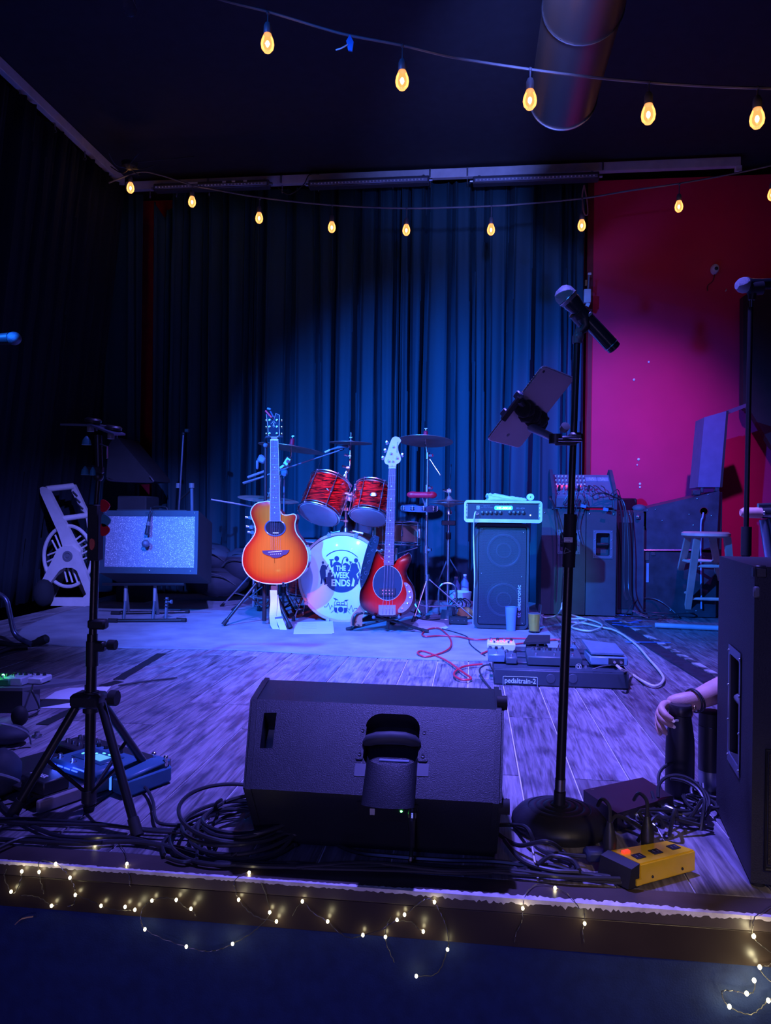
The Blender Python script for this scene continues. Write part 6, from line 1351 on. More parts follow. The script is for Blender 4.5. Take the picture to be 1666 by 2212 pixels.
part('upper_tube', MB().tube([mid, top], .0078, 14), M_blackmetal, ms)
part('clutch_sleeve', MB().tube([bt.lerp(top, .515), bt.lerp(top, .63)], .0150, 18), M_rubber, ms)
q = bt.lerp(top, .585) + V((0, -.0145, 0)); part('paper_label', MB().box(W(1228, 1166, Yc - .016), (.020, .003, .012), bev=.0006), M_paper, ms)
for k in range(9): part('faint_print', MB().box(W(1221.5 + 3 * (k % 5), 1164 if k < 5 else 1170, Yc - .0178), (.0018, .0006, .0022)), M_grey, ms)
lm = wallM(1218, 1196, Yc - .0155); mb = MB()
for a, b in (((0, 0), (.016, .006)), ((.016, .006), (.004, .014)), ((.004, .014), (0, 0))): mb.tube([lm @ V((*a, 0)), lm @ V((*b, 0))], .0012, 5)
part('triangle_mark', mb, M_grey, ms)
jt = W(1248, 738, Yc)
part('knuckle', MB().cyl(top, top + V((0, 0, .018)), .011).sph(W(1250, 728, Yc), .013, 14).box(W(1250, 722, Yc), (.02, .016, .03), rot=(0, .3, 0), bev=.004), mat('grey_knuckle', (.12, .13, .16), .4), ms)
part('clip', MB().tube([W(1252, 720, Yc), W(1266, 705, Yc), W(1262, 690, Yc)], [.008, .012, .018], 12).tube([W(1245, 672, Yc), W(1275, 705, Yc + .02)], .021, 16), M_black, ms)
# microphone
h0, h1 = W(1224, 641, Yc - .01), W(1329, 754, Yc + .02)
ax = (h1 - h0).normalized()
mc = thing('microphone', 'black wireless handheld microphone with pale round grille on the centre stand', 'microphone', h0)
L_ = (h1 - h0).length
part('body', MB().lathe([(.0, .008), (.0215, .012), (.0215, .020), (.0165, .045), (.0170, L_ * .5), (.0175, L_ - .03), (.0178, L_ - .014), (.0165, L_ - .013), (.0165, L_ - .002), (.013, L_), (0, L_)], h0, ax, 28), mat('glossy_black_mic', (.018, .020, .024), .22, coat=.4), mc)
part('grille', MB().lathe([(0, -.026), (.010, -.0255), (.018, -.0205), (.0235, -.011), (.0242, -.002), (.0235, .003), (.0235, .006), (.0215, .013), (.0200, .016), (0, .017)], h0, ax, 32), mat('pale_mic_grille', (.34, .38, .42), .4, .5, bump=1.5, bscale=900), mc)
part('grille_band', MB().torus(h0 + ax * .004, ax, .0238, .0016, 32, 6), M_steel, mc)
part('end_ring', MB().torus(h0 + ax * (L_ - .0135), ax, .0172, .0012, 28, 6), M_steel, mc)
part('switch', MB().box(h0 + ax * (L_ * .42) + V((.004, -.0155, .006)), (.007, .003, .012), rot=(0, .75, 0), bev=.001), M_grey, mc)
# tablet and its clamp
dax = CAMROT @ V((0, 0, -1)); rx_ = CAMROT @ V((1, 0, 0)); uy_ = CAMROT @ V((0, 1, 0))
tl = W(1172, 789, Yc + .0); u_ = rx_ * -.118 + uy_ * -.163 + dax * .10; v_ = rx_ * .096 + uy_ * -.012 + dax * .094
nn = u_.cross(v_).normalized(); 
if nn.dot(dax) > 0: nn = -nn     # back of the tablet looks at the camera
tb = thing('tablet', 'silver-backed tablet held in a clamp on the centre microphone stand', 'tablet', tl + (u_ + v_) / 2)
TM = Matrix.Identity(4); ux, vy = v_.normalized(), -u_.normalized()
for i in range(3): TM[i][0] = ux[i]; TM[i][1] = vy[i]; TM[i][2] = nn[i]; TM[i][3] = (tl + u_)[i]
wd, ht = v_.length, u_.length
part('shell', MB().prism(rrect(0, 0, wd, ht, .010, 6), .006, TM), mat('warm_grey_aluminium', (.50, .45, .46), .42, .5, var=.03), tb, 50)
part('screen', MB().prism(rrect(.004, .004, wd - .004, ht - .004, .008, 6), .0012, TM @ Matrix.Translation(V((0, 0, -.0013)))), mat('dark_screen', (.01, .01, .012), .1), tb)
part('bezel_edge', MB().tube([TM @ V((x, y, .003)) for x, y in rrect(0, 0, wd, ht, .010, 6)], .0030, 6, closed=True), mat('bright_tablet_edge', (.6, .66, .75), .25, .8), tb)
part('camera_lens', MB().lathe([(.0035, 0), (.0035, .0012), (0, .0012)], TM @ V((.011, ht - .011, .006)), nn, 14), M_black, tb)
mb = MB().sph(TM @ V((wd * .52, ht * .22, .0062)), .004, 10, (1, 1, 1)); part('round_emblem', MB().lathe([(.005, 0), (.005, .0004), (0, .0004)], TM @ V((wd * .42, ht * .12, .006)), nn, 14), M_grey, tb)
for k in range(5): part('speaker_slot', MB().box(TM @ V((-.0028, ht - .03 - .007 * k, .003)), (.002, .002, .004)), M_black, tb)
th = thing('tablet_holder', 'black cloth-wrapped clamp and jointed arm holding the tablet to the stand', 'holder', W(1240, 948, Yc))
part('cross_bar', MB().tube([TM @ V((-.012, ht * .58, .016)), TM @ V((wd + .004, ht * .36, .020))], .010, 10), M_black, th)
for x, yy in ((-.010, .60), (-.010, .36)): part('grip_jaw', MB().box(TM @ V((x, ht * yy, .006)), (.010, .020, .024), rot=TM.to_3x3(), bev=.003), mat('blue_grey_jaw', (.10, .13, .2), .4), th)
part('grip_jaw', MB().box(TM @ V((wd + .006, ht * .42, .006)), (.010, .03, .024), rot=TM.to_3x3(), bev=.003), M_black, th)
part('side_bar', MB().tube([TM @ V((-.012, ht * .60, .014)), TM @ V((-.012, ht * .30, .014))], .008, 8), M_black, th)
mb = MB(); rg = random.Random(4)
for k in range(9): mb.sph(TM @ V((wd * (.15 + .09 * k), ht * (.50 - .012 * k + .03 * math.sin(k * 2)), .018)), .022, 10, (1, .8, 1))
for v in mb.bm.verts: v.co += V((rg.uniform(-1, 1), rg.uniform(-1, 1), rg.uniform(-1, 1))) * .0015
part('cloth_wrap', mb, mat('black_furry_cloth', (.008, .008, .010), .95, sheen=.1), th, 80)
a0_ = TM @ V((wd * .62, ht * .34, .03)); a1_2 = W(1200, 948, Yc - .02)
part('arm', MB().tube([a0_, a0_.lerp(a1_2, .5), a1_2], [.012, .010, .009], 12), mat('blue_steel_arm', (.25, .32, .42), .35, .5), th)
part('tension_knob', MB().lathe([(.004, 0), (.010, .004), (.011, .018), (0, .020)], W(1216, 930, Yc - .02), (.3, -.8, .5), 12), M_grey, th)
part('tube_clamp', MB().box(W(1222, 952, Yc - .012), (.055, .022, .022), bev=.005).cyl(W(1200, 958, Yc - .02), W(1200, 938, Yc - .02), .015).box(W(1243, 946, Yc), (.034, .034, .024), bev=.006), M_black, th)
part('clamp_screw', MB().cyl(W(1206, 951, Yc - .04), W(1256, 951, Yc - .025), .004), M_chrome, th)
# ---- left tripod stand with small desk
f6 = Fr(0, 1360, 3.967)
fr_, fl_ = F(296, 1812), F(28, 1768); mid = (fr_ + fl_) / 2
cen = V((W(190, 1700, 1.715).x, 1.715, 0)); fb_ = V((cen.x + .06, cen.y + .23, 0))
ls = thing('tripod_stand', 'black tripod stand with small shelf desk in the left foreground', 'stand', cen)
hubp = W(*f6(780, 600), cen.y); poleb = W(*f6(762, 1545), cen.y); ptop = W(208, 1170, cen.y)
M_trip = M_blackmetal
part('lower_tube', MB().tube([poleb, hubp, W(200, 1370, cen.y)], .0125, 18), M_trip, ls)
part('base_plug', MB().tube([poleb - V((0, 0, .012)), poleb + V((0, 0, .012))], [.010, .015], 16), M_rubber, ls)
part('hub', MB().box(hubp + V((-.005, 0, 0)), (.074, .06, .034), bev=.007).tube([hubp + V((0, 0, -.03)), hubp + V((0, 0, .02))], .019, 16), M_black, ls)
part('upper_tube', MB().tube([W(199, 1440, cen.y), W(206, 1200, cen.y)], .0098, 16), M_trip, ls)
part('collar', MB().tube([W(199, 1438, cen.y), W(200, 1385, cen.y)], .0150, 16), M_black, ls)
part('collar_arm', MB().box(W(213, 1396, cen.y), (.036, .022, .024), bev=.004), M_black, ls)
for a, b, rr_ in (((226, 1395), (243, 1393), .0125), ((228, 1510), (246, 1508), .019)):
    a_, b_ = W(*a, cen.y), W(*b, cen.y); part('tension_knob', MB().tube([a_, b_], .0035, 8).tube([b_ - V((.010, 0, 0)), b_ + V((.009, 0, 0))], [rr_, rr_ * .98], 10), M_rubber, ls)
for f, a in ((fr_, W(*f6(870, 640), cen.y - .01)), (fl_, W(*f6(660, 650), cen.y - .01)), (fb_, hubp + V((.01, .03, -.01)))):
    f0 = V((f.x, f.y, .012)); part('leg', MB().tube([a, f0], .0105, 12), M_trip, ls)
    d = (f0 - a).normalized(); part('foot', MB().tube([f0 - d * .035, f0 + d * .006], [.0125, .014], 12), M_rubber, ls)
    br = a.lerp(f0, .50); part('brace', MB().tube([poleb + V((0, 0, .035)), br], .0048, 8).sph(br, .009, 8), M_trip, ls)
part('lower_slider', MB().tube([poleb + V((0, 0, .02)), poleb + V((0, 0, .05))], .018, 14), M_black, ls)
# clamp with pick holder, box
part('side_clamp', MB().box(W(212, 1348, cen.y), (.045, .028, .024), bev=.005), M_blackmatte, ls)
bx0, bx1 = W(196, 1090, cen.y - .01), W(218, 1211, cen.y - .01)
part('holder_box', MB().box(((bx0.x + bx1.x) / 2, cen.y - .012, (bx0.z + bx1.z) / 2), (bx1.x - bx0.x, .03, bx0.z - bx1.z), bev=.003), M_blackmatte, ls)
part('neck', MB().tube([W(208, 1095, cen.y), W(214, 1020, cen.y)], .006, 10).tube([W(214, 1020, cen.y), W(212, 940, cen.y)], .009, 10), M_trip, ls)
part('ball_joint', MB().sph(W(213, 1030, cen.y), .012, 12).box(W(202, 1015, cen.y), (.05, .02, .022), bev=.005), M_black, ls)
a, b, c_ = W(130, 919, cen.y), W(195, 921, cen.y), W(246, 941, cen.y - .02)
mb = MB(); 
for p, q in ((a, b), (b, c_)):
    d = V((0, .06, .007)); n_ = V((0, 0, .0045)); mb.hexa([p, q, q + d, p + d, p + n_, q + n_, q + d + n_, p + d + n_])
part('desk', mb, mat('blue_grey_desk', (.10, .13, .18), .4), ls)
for px, py in ((201, 914), (245, 930)):
    c = W(px, py, cen.y + .03); part('cup_knob', MB().lathe([(.012, -.022), (.012, -.004), (.020, -.002), (.021, .004), (.016, .008), (0, .008)], c + V((0, 0, .004)), (.15, -.1, 1), 20), M_black, ls)
    part('knob_stem', MB().cyl(c + V((0, -.012, -.022)), c + V((0, -.012, -.004)), .0085), M_grey, ls)
c = W(225, 922, cen.y + .03); part('wing_screw', MB().box(c, (.022, .012, .008), bev=.002), M_grey, ls)
for px, py, m_, s_ in ((187, 952, mat('teal_pick', (.06, .28, .38), .4), .011), (184, 1017, MATS['teal_pick'], .010), (201, 1018, MATS['teal_pick'], .008)):
    part('teal_cone', MB().lathe([(s_, -.010), (s_ * .8, .002), (s_ * .3, .010), (0, .012)], W(px, py, cen.y - .01), (0, 0, 1), 14), m_, ls)
part('small_hook', MB().tube([W(216, 960, cen.y - .03), W(231, 965, cen.y - .03), W(231, 990, cen.y - .03)], .0025, 6), M_steel, ls)
for px, py, m_, lab in ((226, 1093, 'r', 'red guitar pick at the top of the tripod holder'), (228, 1125, 't', 'teal guitar pick between the two red picks'), (226, 1145, 'r', 'lower red guitar pick on the tripod holder'), (199, 1176, 'o', 'orange guitar pick near the bottom of the tripod holder')):
    m_ = {'r': mat('red_pick', (.7, .01, .03), .35), 't': MATS['teal_pick'], 'o': mat('orange_pick', (.85, .16, .10), .4)}[m_]
    t = thing('guitar_pick', lab, 'guitar pick', W(px, py, cen.y - .035), None)
    sgn = -1 if px == 199 else 1
    pp = [(px - 8, py - 13), (px + 3, py - 11), (px + 11, py), (px + 3, py + 11), (px - 8, py + 11)] if sgn > 0 else [(px - 5, py - 11), (px + 4, py - 10), (px + 5, py + 3), (px, py + 12), (px - 5, py + 8)]
    part('pick', MB().pw([W(a, b, cen.y - .030) for a, b in [(p.x, p.y) for p in spl([V((*p, 0)) for p in pp], 3, True)]], (0, .0035, 0)), m_, t)
# ---- left pedals: small white pedalboard
z0 = .09; a, b, c, d = F(-60, 1540), F(48, 1541), F(138, 1495), F(-60, 1493)
t = thing('pedalboard', 'small black pedalboard lettered ssic holding pale pedals at the left edge', 'pedalboard', (a.x + .1, a.y + .05, 0))
zt = W(48, 1493, b.y).z
c2 = F(136, 1492, .06); d2 = F(-60, 1476, .06); b2 = V((b.x, b.y, zt)); a2 = V((a.x, a.y, zt))
mb = MB(); cb = V((b.x + .16, b.y + .20, 0)); db = V((a.x, a.y + .20, 0)); lo = .004
up = V((0, 0, .025))
part('frame', MB().hexa([a2 - up * .0, b2, V((cb.x, cb.y, zt - .01)), V((db.x, db.y, zt - .01)), a2 + V((0, 0, .012)), b2 + V((0, 0, .012)), V((cb.x, cb.y, zt + .004)), V((db.x, db.y, zt + .004))]), M_grey, t)
part('front_panel', MB().hexa([a + V((0, 0, lo)), b + V((0, 0, lo)), b + V((0, .012, lo)), a + V((0, .012, lo)), a2, b2, b2 + V((0, .012, 0)), a2 + V((0, .012, 0))]), M_black, t)
part('side_leg', MB().hexa([b + V((0, 0, lo)), b + V((.03, .05, lo)), b + V((.03, .06, lo)), b + V((0, .012, lo)), b2, b2 + V((.03, .05, 0)), b2 + V((.03, .06, 0)), b2 + V((0, .012, 0))]), M_grey, t)
part('rear_leg', MB().box((cb.x - .01, cb.y - .02, (zt - .01) / 2), (.016, .02, zt - .012)).box((db.x + .01, db.y - .02, (zt - .01) / 2), (.016, .02, zt - .012)), M_black, t)
lm = wallM(-5, 1503, b.y - .001); k_ = mpp(20, b.y); part('lettering', textmesh('ssic', lm, 28 * k_, 9 * k_, .0008, .03), M_white, t)
lm = wallM(27, 1503, b.y - .001); part('square_mark', MB().prism([(0, 0), (8 * k_, 0), (8 * k_, 9 * k_), (0, 9 * k_)], .0008, lm), M_white, t)
lm = wallM(4, 1525, b.y - .001); part('small_print', MB().prism([(0, 0), (26 * k_, 0), (26 * k_, 1.2 * k_), (0, 1.2 * k_)], .0006, lm), M_grey, t)
deck = zt + .012
for i, (px, w_, dy, h_, m_, lab) in enumerate(((12, .075, .05, .026, mat('green_lit_pedal', (.05, .35, .12), .4), 'pale pedal with green light at the left edge of the frame'), (40, .07, .06, .030, mat('pale_blue_pedal', (.55, .62, .68), .4), 'pale blue pedal with chrome knobs on the small left pedalboard'), (78, .085, .10, .022, mat('white_pedal', (.68, .72, .75), .4), 'flat white pedal at the rear right of the small left pedalboard'))):
    c = V((W(px, 1480, b.y + dy).x, b.y + dy, deck - .004)); pd = thing('effects_pedal', lab, 'pedal', c)
    part('case', MB().box(c + V((0, 0, h_ / 2 + .003)), (w_, .075, h_), bev=.004), m_, pd)
    for s in (-1, 0, 1): part('knob', MB().lathe([(.007, 0), (.006, .010), (0, .011)], c + V((s * w_ * .3, .012, h_ + .003)), (0, 0, 1), 12), M_black, pd)
    part('foot_switch', MB().cyl(c + V((0, -.02, h_ + .003)), c + V((0, -.02, h_ + .012)), .006), M_chrome, pd)
    if i == 0:
        part('green_light', MB().sph(c + V((-.01, .0, h_ + .008)), .005, 8), emat('green_pedal_led', (.1, 1, .3), 14), pd)
        l = bpy.data.lights.new('green_glow', 'POINT'); l.energy = .12; l.color = (.1, 1, .4); l.shadow_soft_size = .01; lo_ = bpy.data.objects.new('green_glow', l); COL.objects.link(lo_); lo_.location = c + V((-.03, -.03, h_ + .04))
cable_w('pedal_cable', [V((b2.x + .02, b.y + .03, deck + .004)), V((b2.x + .045, b.y - .01, deck - .01)), F(85, 1530, .02), F(70, 1545, .006), F(50, 1550, .006)], .0035, M_cable, 'black lead curving down over the right end of the small left pedalboard')
P = [F(66, 1531), F(160, 1530), F(222, 1504), F(240, 1484), F(150, 1487), F(120, 1495)]
t = thing('paper_sheet', 'large white paper lying flat on the planks beside the small left pedalboard', 'paper', F(160, 1510)); part('sheet', MB().pw([p + V((0, 0, .001)) for p in P], (0, 0, .0012)), M_paper, t)
# ---- multi-effects unit on a tilted board
RL = Matrix.Rotation(math.radians(-27), 3, 'Z'); ux_ = RL @ V((1, 0, 0)); vx_ = RL @ V((0, 1, 0))
p0 = F(86, 1756)      # front right corner of the board
def LB(u, v, z): return p0 + ux_ * u + vx_ * v + V((0, 0, z))
t = thing('pedalboard', 'dark board with pale wooden edge carrying blue-lit effects units in the left foreground', 'pedalboard', LB(-.15, .18, 0))
def lbox(nm, u, v, z, sz, m, par, bev=.002, R=None): return part(nm, MB().box(LB(u, v, z), sz, rot=R or RL, bev=bev), m, par)
lbox('deck', -.16, .19, .03, (.32, .36, .010), M_blackmatte, t)
M_gw = mat('grey_wood_edge', (.26, .22, .24), .6, var=.25)
lbox('wooden_edge', .006, .19, .018, (.016, .40, .030), M_gw, t, .003)
lbox('wooden_edge', -.33, .19, .018, (.016, .40, .030), M_gw, t, .003)
u = thing('multi_effects_pedal', 'blue-grey multi-effects unit with glowing pale screen behind the tripod legs', 'pedal', LB(-.05, .19, .036))
M_mfx = mat('blue_grey_unit', (.05, .15, .24), .4)
lbox('case', -.065, .20, .052, (.20, .15, .032), M_mfx, u, .008)
lbox('display_bezel', -.065, .205, .0690, (.13, .075, .003), mat('dark_bezel', (.03, .10, .16), .3), u)
lbox('screen', -.050, .200, .0708, (.050, .034, .002), mat('glowing_screen', (.1, .5, .8), .3, emit=(.12, .42, .95), es=.9), u, 0)
M_lit = mat('lit_button', (.2, .8, .9), .3, emit=(.15, .75, .9), es=1.3)
for k in range(4): lbox('lit_button', -.116 + .010 * k, .196 + .006 * k, .0710, (.007, .010, .002), M_lit, u, .001)
for k in range(2): lbox('lit_button', -.070 + .024 * k, .228, .0710, (.010, .006, .002), M_lit, u, .001)
for k in range(4): part('knob', MB().lathe([(.007, 0), (.006, .010), (0, .011)], LB(-.14 + .032 * k, .262, .067), (0, 0, 1), 14), M_black, u)
for k in range(3): part('foot_switch', MB().cyl(LB(-.14 + .06 * k, .142, .067), LB(-.14 + .06 * k, .142, .080), .006).cyl(LB(-.14 + .06 * k, .142, .067), LB(-.14 + .06 * k, .142, .070), .009), M_chrome, u)
lb = emat('blue_led_strip', (.02, .05, 1), 5)
for k in range(4): lbox('blue_light_bar', -.145 + .032 * k, .124, .056, (.024, .002, .003), lb, u, 0)
lbox('blue_light_bar', -.03, .124, .064, (.05, .002, .003), lb, u, 0)
l = bpy.data.lights.new('blue_glow', 'POINT'); l.energy = .16; l.color = (.05, .1, 1); l.shadow_soft_size = .02; lo_ = bpy.data.objects.new('blue_glow', l); COL.objects.link(lo_); lo_.location = LB(-.08, .10, .075)
u = thing('power_unit', 'black box lettered POWER in pale slanted letters at the lower left', 'power unit', LB(-.05, .04, .036))
lbox('case', -.052, .045, .052, (.10, .07, .034), M_black, u, .003)
TMx = Matrix.Identity(4)
for i in range(3): TMx[i][0] = ux_[i]; TMx[i][1] = vx_[i]; TMx[i][2] = (0, 0, 1)[i]; TMx[i][3] = LB(-.092, .028, .0692)[i]
part('lettering', textmesh('POWER', TMx, .062, .016, .0008, .03), M_white, u)
u = thing('effects_pedal', 'dark knobbed pedal behind the left tripod leg on the blue-lit board', 'pedal', LB(-.22, .27, .036))
lbox('case', -.23, .27, .048, (.13, .10, .024), M_black, u, .004)
for k in range(8): part('knob', MB().lathe([(.007, 0), (.006, .010), (0, .011)], LB(-.27 + .028 * (k % 4), .25 + .04 * (k // 4), .060), (0, 0, 1), 12), M_steel, u)
u = thing('expression_pedal', 'blue expression pedal with chrome bolts at the right end of the left board', 'pedal', LB(.075, .24, .036))
lbox('base', .072, .245, .026, (.062, .15, .048), mat('mid_blue_pedal', (.05, .18, .30), .4), u, .008)
lbox('treadle', .072, .245, .056, (.056, .14, .010), M_mfx, u, .004, RL @ Matrix.Rotation(.08, 3, 'X'))
for s in (-1, 1): part('bolt', MB().cyl(LB(.072 + s * .024, .30, .05), LB(.072 + s * .024, .30, .070), .005).sph(LB(.072 + s * .024, .30, .072), .007, 10), M_chrome, u)
lbox('side_light', .038, .17, .030, (.004, .004, .036), emat('deep_blue_led', (.03, .12, 1), 2.5), u, 0)
c = F(42, 1592); t = thing('round_knob', 'black round-headed knob standing on a short stalk at the left edge', 'knob', c)
part('base', MB().lathe([(.03, 0), (.028, .012), (.01, .018), (0, .018)], c, (0, 0, 1), 20), M_blackmatte, t)
part('stalk', MB().cyl(c, c + V((0, 0, .05)), .006), M_steel, t); part('knob_head', MB().sph(c + V((0, 0, .068)), .030, 16, (.9, .8, 1.1)), M_rubber, t)
c = F(80, 1592); t = thing('metal_button', 'small bright metal button lying on the planks near the left edge', 'button', c); part('button', MB().lathe([(.017, 0), (.016, .006), (.008, .008), (.008, .016), (0, .017)], c, (0, 0, 1), 18), M_steel, t)
# dark mass of gear bag at the very left
for i, (px, py, r_, sc, lab) in enumerate(((-30, 1735, .055, (1.0, 1, 1.1), 'black soft bag at the left edge beside the blue-lit board'), (-5, 1618, .05, (1.3, 1, .6), 'low dark bag at the left edge behind the blue-lit board'))):
    c = F(px, py); t = thing('gear_bag', lab, 'bag', c); mb = MB().sph(c + V((0, .05, r_ * sc[2] * .97)), r_, 20, sc)
    for v in mb.bm.verts: v.co += V((rnd.uniform(-1, 1), rnd.uniform(-1, 1), rnd.uniform(-1, 1))) * .002
    part('bag', mb, M_bag, t, 80); part('strap', MB().tube(spl([c + V((-.05, -.03, .07)), c + V((.03, -.035, .09)), c + V((.08, .02, .05)), c + V((.09, .03, .01))], 5), .006, 6, flat=.5), M_grey, t)
# chrome curved leg at left edge on the rug
p = [W(-30, 1272, 2.9), W(10, 1290, 2.9), W(22, 1330, 2.88), W(34, 1368, 2.86)]; c = F(55, 1397)
p = [W(-30, 1272, c.y), W(10, 1292, c.y), W(22, 1330, c.y), W(34, 1372, c.y), W(70, 1392, c.y - .01)]
t = thing('bent_stand_leg', 'bent metallic stand leg with broad black foot entering at the left edge', 'stand', c)
part('tube', MB().tube(spl(p, 6), .014, 10), mat('mottled_blue_metal', (.18, .2, .3), .3, .7, var=.4, scale=30), t)
part('foot', MB().tube(spl([W(-20, 1385, c.y), W(40, 1396, c.y), W(78, 1388, c.y), W(104, 1378, c.y)], 5), [.012] + [.017] * 10 + [.024] * 4 + [.012], 12), M_rubber, t)
part('second_foot', MB().tube(spl([F(-30, 1420, .02), F(20, 1402, .02), F(60, 1398, .02)], 5), .014, 8), M_rubber, t)
# left edge microphone
Ym = 2.3; c = W(30, 731, Ym); t = thing('microphone', 'dim microphone pointing right at the far left edge', 'microphone', c)
part('grille', MB().sph(c, .022, 18, (1.1, 1, 1)), mat('dim_steel_grille', (.10, .11, .14), .3, .8, bump=1, bscale=700), t)
part('body', MB().tube([c + V((-.015, 0, 0)), W(-60, 735, Ym)], [.019, .014], 14), M_black, t)
sb = V((W(-120, 1100, Ym).x, Ym, 0)); t = thing('microphone_stand', 'microphone stand just outside the left edge carrying the dim microphone', 'microphone stand', sb)
part('pole', MB().tube([sb + V((0, 0, .02)), V((sb.x, sb.y, c.z - .02)), W(-62, 736, Ym)], .009, 10), M_trip, t); part('base', MB().lathe([(.13, 0), (.13, .015), (.02, .03), (0, .03)], sb, (0, 0, 1), 32), M_trip, t)
# ---- tape marks on the planks
tm = [((170, 1528), (90, 1566), .045, 'faded black tape patch running down-left below the white paper'), ((222, 1482), (258, 1472), .05, 'short black tape patch just behind the left tripod pole'), ((255, 1468), (350, 1412), .05, 'long black tape strip slanting toward the rug front')]
for a, b, w_, lab in tm:
    a, b = F(*a), F(*b); d = (b - a).normalized(); n_ = V((-d.y, d.x, 0)) * w_ / 2; rg = random.Random(8); mb = MB(); pts1 = []; pts2 = []
    for k in range(17): q = a.lerp(b, k / 16); pts1.append(q + n_ * rg.uniform(.86, 1.06)); pts2.append(q - n_ * rg.uniform(.86, 1.06))
    mb.pw([p + V((0, 0, .0010)) for p in pts1 + pts2[::-1]], (0, 0, .0006)); solo('tape_strip', mb, M_tapeblack, lab, 'tape')
a, b = F(255, 1484), F(383, 1467); solo('drill_bit', MB().tube(spl([a + V((0, 0, .006)), a.lerp(b, .4) + V((0, 0, .008)), b + V((0, 0, .006))], 6), [.0015] + [.0042] * 11 + [.002], 6), M_cable, 'thin black rod lying on the planks right of the left tripod', 'rod')
# ---- main pedalboard
f7 = Fr(1100, 1380, 2.9435)
a, b = F(1068, 1486), F(1353, 1484); yb_ = (a.y + b.y) / 2; xa, xb2 = a.x, b.x; k_ = mpp(1200, yb_); hz = 34 * k_
pb2 = thing('pedalboard', 'wide pedalboard whose front reads pedaltrain-2 standing on the planks', 'pedalboard', ((xa + xb2) / 2, yb_ + .15, 0))
M_pt = mat('blue_black_board', (.035, .05, .065), .5, bump=.3, bscale=300)
part('front_panel', MB().box(((xa + xb2) / 2, yb_ + .008, hz / 2 + .003), (xb2 - xa, .016, hz), bev=.004), M_pt, pb2)
dz = .045
def deckz(y): return hz + .001 + dz * (y - yb_) / .32
for k in range(4):
    y = yb_ + .045 + .083 * k; part('slat', MB().box(((xa + xb2) / 2 - .01, y, deckz(y) - .005), (xb2 - xa - .02, .055, .012), rot=(math.atan(dz / .32), 0, 0), bev=.002), M_pt, pb2)
for x in (xa + .008, xb2 - .008): part('side_rail', MB().hexa([(x - .008, yb_ + .014, .003), (x + .008, yb_ + .014, .003), (x + .008, yb_ + .32, .003), (x - .008, yb_ + .32, .003), (x - .008, yb_ + .014, hz), (x + .008, yb_ + .014, hz), (x + .008, yb_ + .32, hz + dz - .006), (x - .008, yb_ + .32, hz + dz - .006)]), M_pt, pb2)
lm = wallM(1087, 1482, yb_ - .001); k1 = 1 / 2.9435
o, i_ = rrect(0, 0, 75 * k_, 22 * k_, .004, 4), rrect(.0014, .0014, 75 * k_ - .0014, 22 * k_ - .0014, .003, 4)
part('logo_frame', MB().tube([lm @ V((x, y, 0)) for x, y in o], .0011, 4, closed=True), mat('pale_print', (.55, .7, .75), .5), pb2)
lm2 = lm @ Matrix.Translation(V((3.5 * k_, 4 * k_, 0))); part('lettering', textmesh('pedaltrain-2', lm2, 68 * k_, 15 * k_, .0008, .015), MATS['pale_print'], pb2)
for u_px in (1190, 1238): part('screw_cap', MB().lathe([(10.5 * k_, 0), (9.5 * k_, .003), (0, .0035)], W(u_px, 1466, yb_ - .0), (0, -1, 0), 24), mat('pale_cap', (.055, .07, .085), .5), pb2)
def pedal(px, dy, w_, d_, h_, m, lab, knobs=3, lights=None, sw=1):
    y = yb_ + dy; x = W(px, 1440, y).x; z = deckz(y) + .003; c = V((x, y, z)); t = thing('effects_pedal', lab, 'pedal', c); tl_ = math.atan(dz / .32); R = Matrix.Rotation(tl_, 3, 'X')
    def q(a_, b_, c_=0): return c + R @ V((a_, b_, c_))
    part('case', MB().box(q(0, 0, h_ / 2 + .003), (w_, d_, h_), rot=R, bev=.004), m, t)
    for i in range(knobs): part('knob', MB().lathe([(.0075, 0), (.0065, .011), (0, .012)], q(-w_ * .36 + w_ * .72 * (i / max(1, knobs - 1)), d_ * .28, h_ + .003), R @ V((0, 0, 1)), 12), M_black if i % 2 else M_steel, t)
    for i in range(sw): part('foot_switch', MB().cyl(q(w_ * (i - (sw - 1) / 2) / max(sw, 1), -d_ * .3, h_ + .002), q(w_ * (i - (sw - 1) / 2) / max(sw, 1), -d_ * .3, h_ + .014), .006, seg=10), M_chrome, t)
    if lights:
        for i in range(lights): part('red_light', MB().sph(q(-w_ * .35 + w_ * .7 * i / max(1, lights - 1), d_ * .05, h_ + .006), .003, 8), MATS['red_led'], t)
    return t, q
pedal(1082, .26, .13, .07, .034, mat('cream_pedal', (.68, .66, .62), .4), 'cream pedal with a row of tiny red lights at the left end of the pedalboard', 4, 7, 2)
pedal(1072, .12, .075, .10, .036, mat('steel_blue_pedal', (.16, .26, .32), .4, .4), 'steel blue pedal with silver knobs nearest the pedaltrain lettering', 3)
pedal(1104, .10, .05, .09, .030, mat('dark_steel_pedal', (.09, .12, .15), .4, .3), 'dark little pedal left of the broad dark unit', 2)
tq, q = pedal(1195, .11, .235, .12, .040, mat('slate_unit', (.05, .075, .09), .45), 'broad dark unit with CE mark in the middle of the pedalboard', 8, None, 3)
lm = wallM(1246, 1444, yb_ + .048); part('lettering', textmesh('CE', lm, 9 * k_, 7 * k_, .0008, .02), M_white, tq)
part('ring_mark', MB().torus(lm @ V((4.5 * k_, 3.5 * k_, 0)), (0, 1, 0), 6.5 * k_, .0007, 20, 4), M_white, tq)
lm = wallM(1263, 1444, yb_ + .048); part('square_mark', MB().prism([(0, 0), (5 * k_, 0), (5 * k_, 7 * k_), (0, 7 * k_)], .0006, lm), M_grey, tq)
